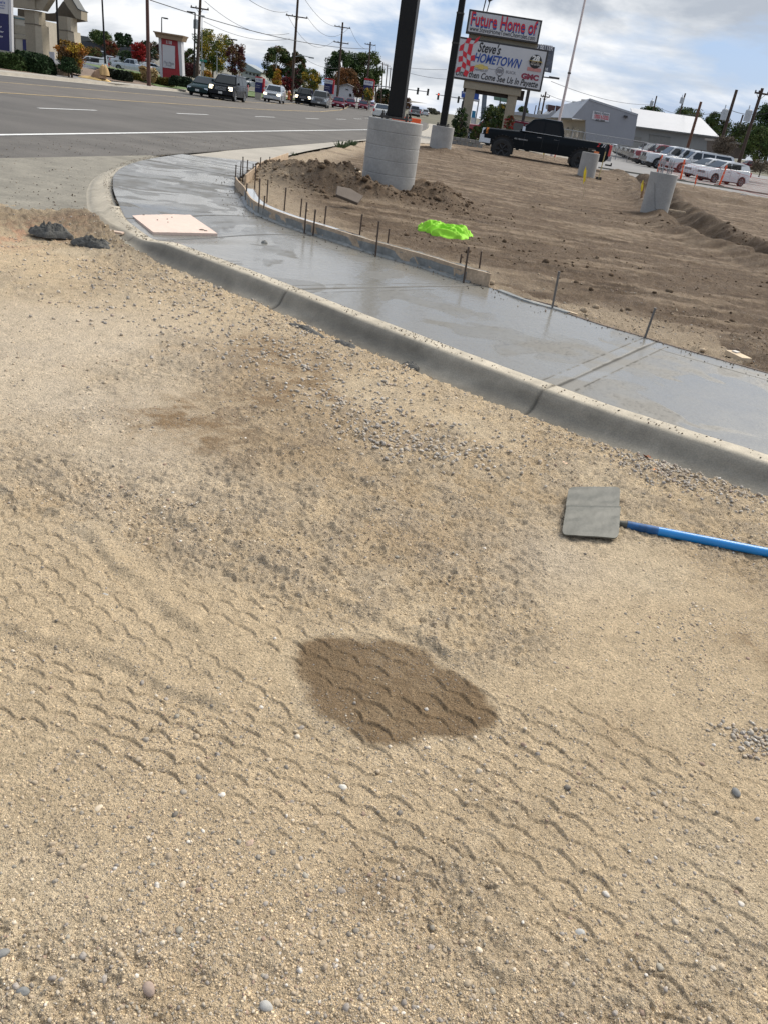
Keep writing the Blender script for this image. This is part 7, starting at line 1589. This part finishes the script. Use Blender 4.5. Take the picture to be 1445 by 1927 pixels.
for x0, yy in ((1076, 190.5), (1093, 186.5)):
    V = [bk(x0, yy, 9.5-(x0-1076)*.35), bk(x0+7, yy+.5, 8-(x0-1076)*.35), bk(x0+5, yy+13, 8-(x0-1076)*.35), bk(x0-2, yy+12, 9.5-(x0-1076)*.35)]; V += [(x+.15, y+.9, z) for x, y, z in V]
    MB().add(V, [(0, 1, 2, 3), (7, 6, 5, 4), (0, 4, 5, 1), (1, 5, 6, 2), (2, 6, 7, 3), (3, 7, 4, 0)]).build('roof_light_box', M_signw if x0 > 1080 else M_galv, f.root)
    V2 = [(x+.02, y-.02, z) for x, y, z in (V[1], V[5], V[6], V[2])]; MB().add([(x+.05, y, z) for x, y, z in V2]+[(x+.0, y, z) for x, y, z in V2], [(0, 1, 2, 3), (7, 6, 5, 4), (0, 4, 5, 1), (2, 6, 7, 3)]).build('box_side', M_frame, f.root)
# dark signs on the neighbour roof
f = Face('roof_signs', 'dark brown double sign boxes on the roof left of the grey shop', 'sign', 1046, 222, 112, z=0)
f.quad('sign_box', mat('sign_brown', (.06, .022, .02), .6), [(1030, 196.5), (1044, 199), (1041.5, 212), (1029, 209.5)], -.3, .3); f.quad('sign_box', mat('sign_brown', (.06, .022, .02), .6), [(1045.5, 198.5), (1060, 201.5), (1057, 211), (1044, 211)], -.3, .3); f.quad('side_face', M_galv, [(1026.5, 197.5), (1030, 196.5), (1029, 206), (1026, 204)], -.3, .3)
f = Face('low_store', 'low pale store roof seen over the hood of the black pickup', 'building', 1020, 240, 110, z=-.2); f.quad('front_wall', M_beige, [(962, 214), (1010, 221), (1060, 222), (1060, 250), (960, 240)], 0, 6); f.quad('roof', mat('roof_pale', (.30, .31, .33), .7), [(958, 211.5), (975, 210), (1004, 215), (1030, 215), (1040, 208), (1064, 213), (1064, 223), (1012, 222), (960, 215)], -.3, 6.3)
# white roofed warehouse
M_wall_g = mat('warehouse_wall', (.25, .25, .24), .85, var=.08, scale=.5); M_roofw = mat('warehouse_roof', (.40, .41, .43), .55, var=.05, scale=.6)
f = Face('warehouse', 'long low grey warehouse with a white metal roof', 'building', 1270, 285, 100, z=-.2)
f.quad('front_wall', M_wall_g, [(1192, 235), (1352, 257), (1349, 300), (1186, 280)], 0, 8)
roofquad(f, 'roof', M_roofw, [(1194, 237), (1353, 257.5), (1318, 221.5), (1186, 203)], -.6, 6)
f.quad('eave_gutter', mat('gutter', (.13, .13, .125), .6), [(1194, 237.2), (1353, 257.7), (1353, 260.2), (1194, 239.7)], -.68, -.5)
f.quad('loading_door', mat('door_grey', (.21, .205, .19), .8), [(1221.5, 253.5), (1261, 259), (1258, 278), (1219, 272)], -.06, .02); f.quad('door_frame', mat('frame_grey', (.13, .13, .12), .8), [(1221, 253), (1261.5, 258.5), (1261.4, 259.4), (1221, 254)], -.09, .02)
f.quad('small_door', mat('door_grey', (.2, .2, .18)), [(1194, 257), (1206, 258.5), (1205, 268), (1193, 266)], -.06, .02)
# shed with dark eave at right, and small trailer
f = Face('small_shed', 'weathered brown shed behind the brush at the right', 'building', 1372, 300, 88, z=-.2); f.quad('wall', mat('shed_brown', (.13, .105, .085), .9, var=.2), [(1352, 266), (1405, 273), (1402, 300), (1350, 296)], 0, 4); f.quad('roof', mat('shed_roof', (.36, .33, .29), .8), [(1350, 262.5), (1408, 270), (1407, 274), (1350, 266.5)], -.4, 4.5)
# chain link fence between dealership and shop
f = Face('chain_fence', 'chain link fence running behind the back row of vehicles', 'fence', 1190, 285, 85, z=-.15)
a, b_ = f.l(1055, 242), f.l(1300, 282); mb = MB(); 
MB().tube((a[0], 0, a[1]), (b_[0], 0, b_[1]), .03, n=6).build('top_rail', M_galv, f.root)
for k in range(12):
    u = k/11; x = a[0]+(b_[0]-a[0])*u; z = a[1]+(b_[1]-a[1])*u; MB().tube((x, 0, 0), (x, 0, z+.05), .035, n=6).build('fence_post', M_galv, f.root)
mb = MB()
for k in range(70):
    u = k/69; x = a[0]+(b_[0]-a[0])*u; z = a[1]+(b_[1]-a[1])*u; mb.tube((x, .02, .05), (x+1.2, .02, z), .006, n=3, caps=False); mb.tube((x+1.2, .02, .05), (x, .02, z), .006, n=3, caps=False)
mb.build('wire_mesh', M_galv, f.root)

# ---- bank canopy on columns
D = 66
f = Face('canopy_building', 'tan drive up canopy with a pointed gable on thick square columns', 'building', 70, 122, D, z=.2)
q_ = f.quad
q_('front_fascia', M_tan, [(10, -14), (80, -2), (81, 21), (23, 14)], -1.2, -.2)
q_('angled_fascia', M_tan, [(80, -6), (108, -6), (107, 2), (93, 23), (80, 20.5)], -1.1, -.2)
q_('gable_fascia', M_tan, [(128, -6), (142, -2), (153, 17), (160, 22), (160, 38.5), (150, 36), (134, 14), (122, -6)], -.6, .5)
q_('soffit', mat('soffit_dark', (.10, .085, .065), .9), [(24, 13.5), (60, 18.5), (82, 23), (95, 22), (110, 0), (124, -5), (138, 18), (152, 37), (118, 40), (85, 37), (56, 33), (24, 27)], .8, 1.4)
q_('teal_trim', mat('teal', (.05, .13, .15), .5), [(64, -2), (90, -3), (88, 3), (64, 1)], -1.3, -1.15)
q_('gable_coping', mat('coping_dark', (.05, .055, .055), .6), [(140.5, -3), (142.5, -3), (155, 18), (161, 21.5), (160.4, 22.6), (153.6, 19)], -.7, .6)
for cx0, cx1, cxs, yt5, yb5, ym in ((57, 75.5, 83.5, 20, 108, 46), (119, 136, 143.5, 32, 100, 58)):
    q_('column', M_tan, [(cx0, yt5), (cx1, yt5+2), (cx1+3.5, yb5), (cx0+5, yb5-3)], -.9, .2)
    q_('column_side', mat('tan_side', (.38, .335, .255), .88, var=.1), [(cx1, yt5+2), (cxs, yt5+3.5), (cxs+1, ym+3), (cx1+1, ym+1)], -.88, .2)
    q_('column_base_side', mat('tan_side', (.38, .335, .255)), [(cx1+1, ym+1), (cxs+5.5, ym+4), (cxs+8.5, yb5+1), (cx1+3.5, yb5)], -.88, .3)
    q_('joint', mat('joint_dark', (.10, .085, .065), .9), [(cx0+.5, ym-.5), (cx1+1, ym+.9), (cxs+5, ym+3.8), (cxs+5, ym+5), (cx1+1, ym+2.2), (cx0+.5, ym+.7)], -.93, .2)
f2 = Face('bank_wall', 'cream bank wall with a navy poster under the canopy', 'building', 45, 112, D+9, z=.2)
f2.quad('upper_wall', M_cream, [(24, 28), (58, 33), (62, 104), (28, 99)], 0, 8); f2.quad('wall_band', M_tan, [(27, 64), (59, 69), (59, 75.5), (27, 71)], -.08, .02); f2.quad('teal_line', mat('teal', (.05, .13, .15)), [(26, 32), (58, 37), (58, 39), (26, 34)], -.08, .02); f2.quad('grey_band', M_tan, [(27, 46), (59, 51), (59, 66), (27, 62)], -.05, .02)
f2.quad('poster', M_navy, [(44.5, 74.5), (50.5, 75), (52, 95.5), (45.5, 95)], -.14, -.02); f2.quad('grey_wall', mat('wall_grey', (.09, .085, .08), .9), [(23, 28), (27, 28.5), (30, 99), (26, 98)], -.1, 1)
for (px, py, w, h, lb) in ((98, 98, 9, 26, 'white sandwich board at the canopy entrance'),):
    ff = Face('white_board', lb, 'sign', 99, 121, 64); ff.quad('panel', M_signw, [(93, 97), (103.5, 98), (104.5, 120), (97, 119)], -.05, .05); ff.quad('blue_band', M_txtb, [(97.5, 114), (103, 115), (103.2, 119), (98, 118)], -.07, -.04)
# grey roofed apartments behind
M_shing = mat('shingle_grey', (.060, .062, .068), .9, var=.15, scale=1.5)
f = Face('shingle_house', 'grey shingled building behind the red maples across the road', 'building', 200, 120, 190, z=-.3)
f.quad('wall', mat('wall_dim', (.22, .19, .15), .85), [(92, 92), (262, 112), (262, 128), (92, 108)], 1, 12); f.quad('roof', M_shing, [(92, 92), (92, 72), (158, 78), (196, 81), (252, 88), (266, 112), (160, 98)], 0, 10)
f.quad('gable_wall', M_cream, [(206, 109), (213, 98), (221, 110), (221, 116), (206, 114)], -.4, 1); f.quad('porch', M_cream, [(186, 97), (200, 101), (200, 104), (186, 100)], -.6, .5)
f = Face('shingle_house', 'grey roof peak farther left, behind the canopy columns', 'building', 120, 110, 210, z=-.3)
f.quad('roof', mat('shingle_green', (.10, .105, .095), .9, var=.1), [(92, 60), (110, 60), (166, 69), (173, 77), (92, 80)], 0, 10); f.quad('wall', M_tan, [(93, 80), (172, 78), (172, 106), (93, 100)], 1, 9)
f = Face('white_house', 'grey roofed white house behind the plum tree and blue banner', 'building', 475, 160, 150, z=-.1)
f.quad('roof', mat('roof_silver', (.26, .29, .31), .7), [(455, 117), (462, 118), (493, 136), (490, 139), (452, 131)], 0, 8); f.quad('wall', mat('wall_pale', (.42, .42, .40), .8), [(453, 130), (490, 138), (490, 148), (452, 143)], .5, 8)
for k in range(4): f.quad('window', M_glass, [(462+7*k, 135+k*1.5), (465+7*k, 135.5+k*1.5), (465+7*k, 139+k*1.5), (462+7*k, 138.5+k*1.5)], .35, .52)
f = Face('cottage', 'small white gabled cottage right of the two crossarm pole', 'building', 652, 190, 165, z=-.1)
f.quad('gable_wall', M_signw, [(640, 161), (654, 158.5), (668, 165), (668, 191), (637, 187)], 0, 8); f.quad('roof_edge', mat('roof_dim', (.16, .15, .15), .8), [(637, 161.5), (654, 157.2), (670, 165), (670, 166.5), (654, 159), (637, 163)], -.4, 8); f.quad('side_wing', M_signw, [(622, 158), (637, 161), (637, 187), (622, 184)], .5, 7); f.quad('window', M_glass, [(658, 176), (662, 176.5), (662, 182), (658, 181.5)], -.08, .02); f.quad('vent', M_shing, [(651, 167), (656, 168), (656, 170), (651, 169)], -.08, .02)
f = Face('white_trailer', 'white box building between the plum tree and golden tree', 'building', 562, 178, 150, z=-.1); f.quad('wall', mat('wall_pale', (.42, .42, .40)), [(551, 158), (568, 160.5), (568, 176), (551, 173)], 0, 5)
f = Face('box_truck', 'white box trailer parked behind the silver pickup across the road', 'trailer', 236, 122, 175, z=-.1); f.quad('box', M_signw, [(225.5, 108.5), (246, 111.5), (246, 122), (226, 119)], 0, 3)
# slopes and low hills at the left horizon
sheet('hill', [(-330, 420, 2), (-120, 460, -.3), (-90, 700, 6), (-420, 640, 12)], 0, mat('hill', (.16, .15, .12), .95, var=.2, scale=.02))
# ------------------------------------------------------------------ weeds at the lot edge
def weed(px, py, s_, lb, z=.12, n=60, col=(.07, .10, .035)):
    g_ = gp(px, py, z); mb = MB(); rg = random.Random(px)
    for k in range(n):
        a = rg.uniform(0, 2*pi); r_ = s_*rg.uniform(.1, 1); h = s_*rg.uniform(.3, 1.)*.6; x, y = r_*cos(a), r_*sin(a)*.6; w = s_*.07
        mb.add([(x*.4, y*.4, 0), (x*.4+w, y*.4, 0), (x+w, y, h), (x, y+w, h*1.1)], [(0, 1, 2, 3)])
    o = mb.build('weed_clump', mat('weed_green', col, .8, var=.3, scale=20)); o.location = g_; tag(o, lb, 'weed', 'weeds at the edge of the building lot')
weed(640, 278, .35, 'green weed clump at the edge of the pavement left of the wide pier')
weed(660, 274, .30, 'green weed clump touching the wide pier side')
weed(553, 292, .14, 'tiny upright sprig at the end of the short form board', n=14)
weed(880, 274, .45, 'pale green weed clump below the block planter wall', -.05, col=(.16, .22, .06))
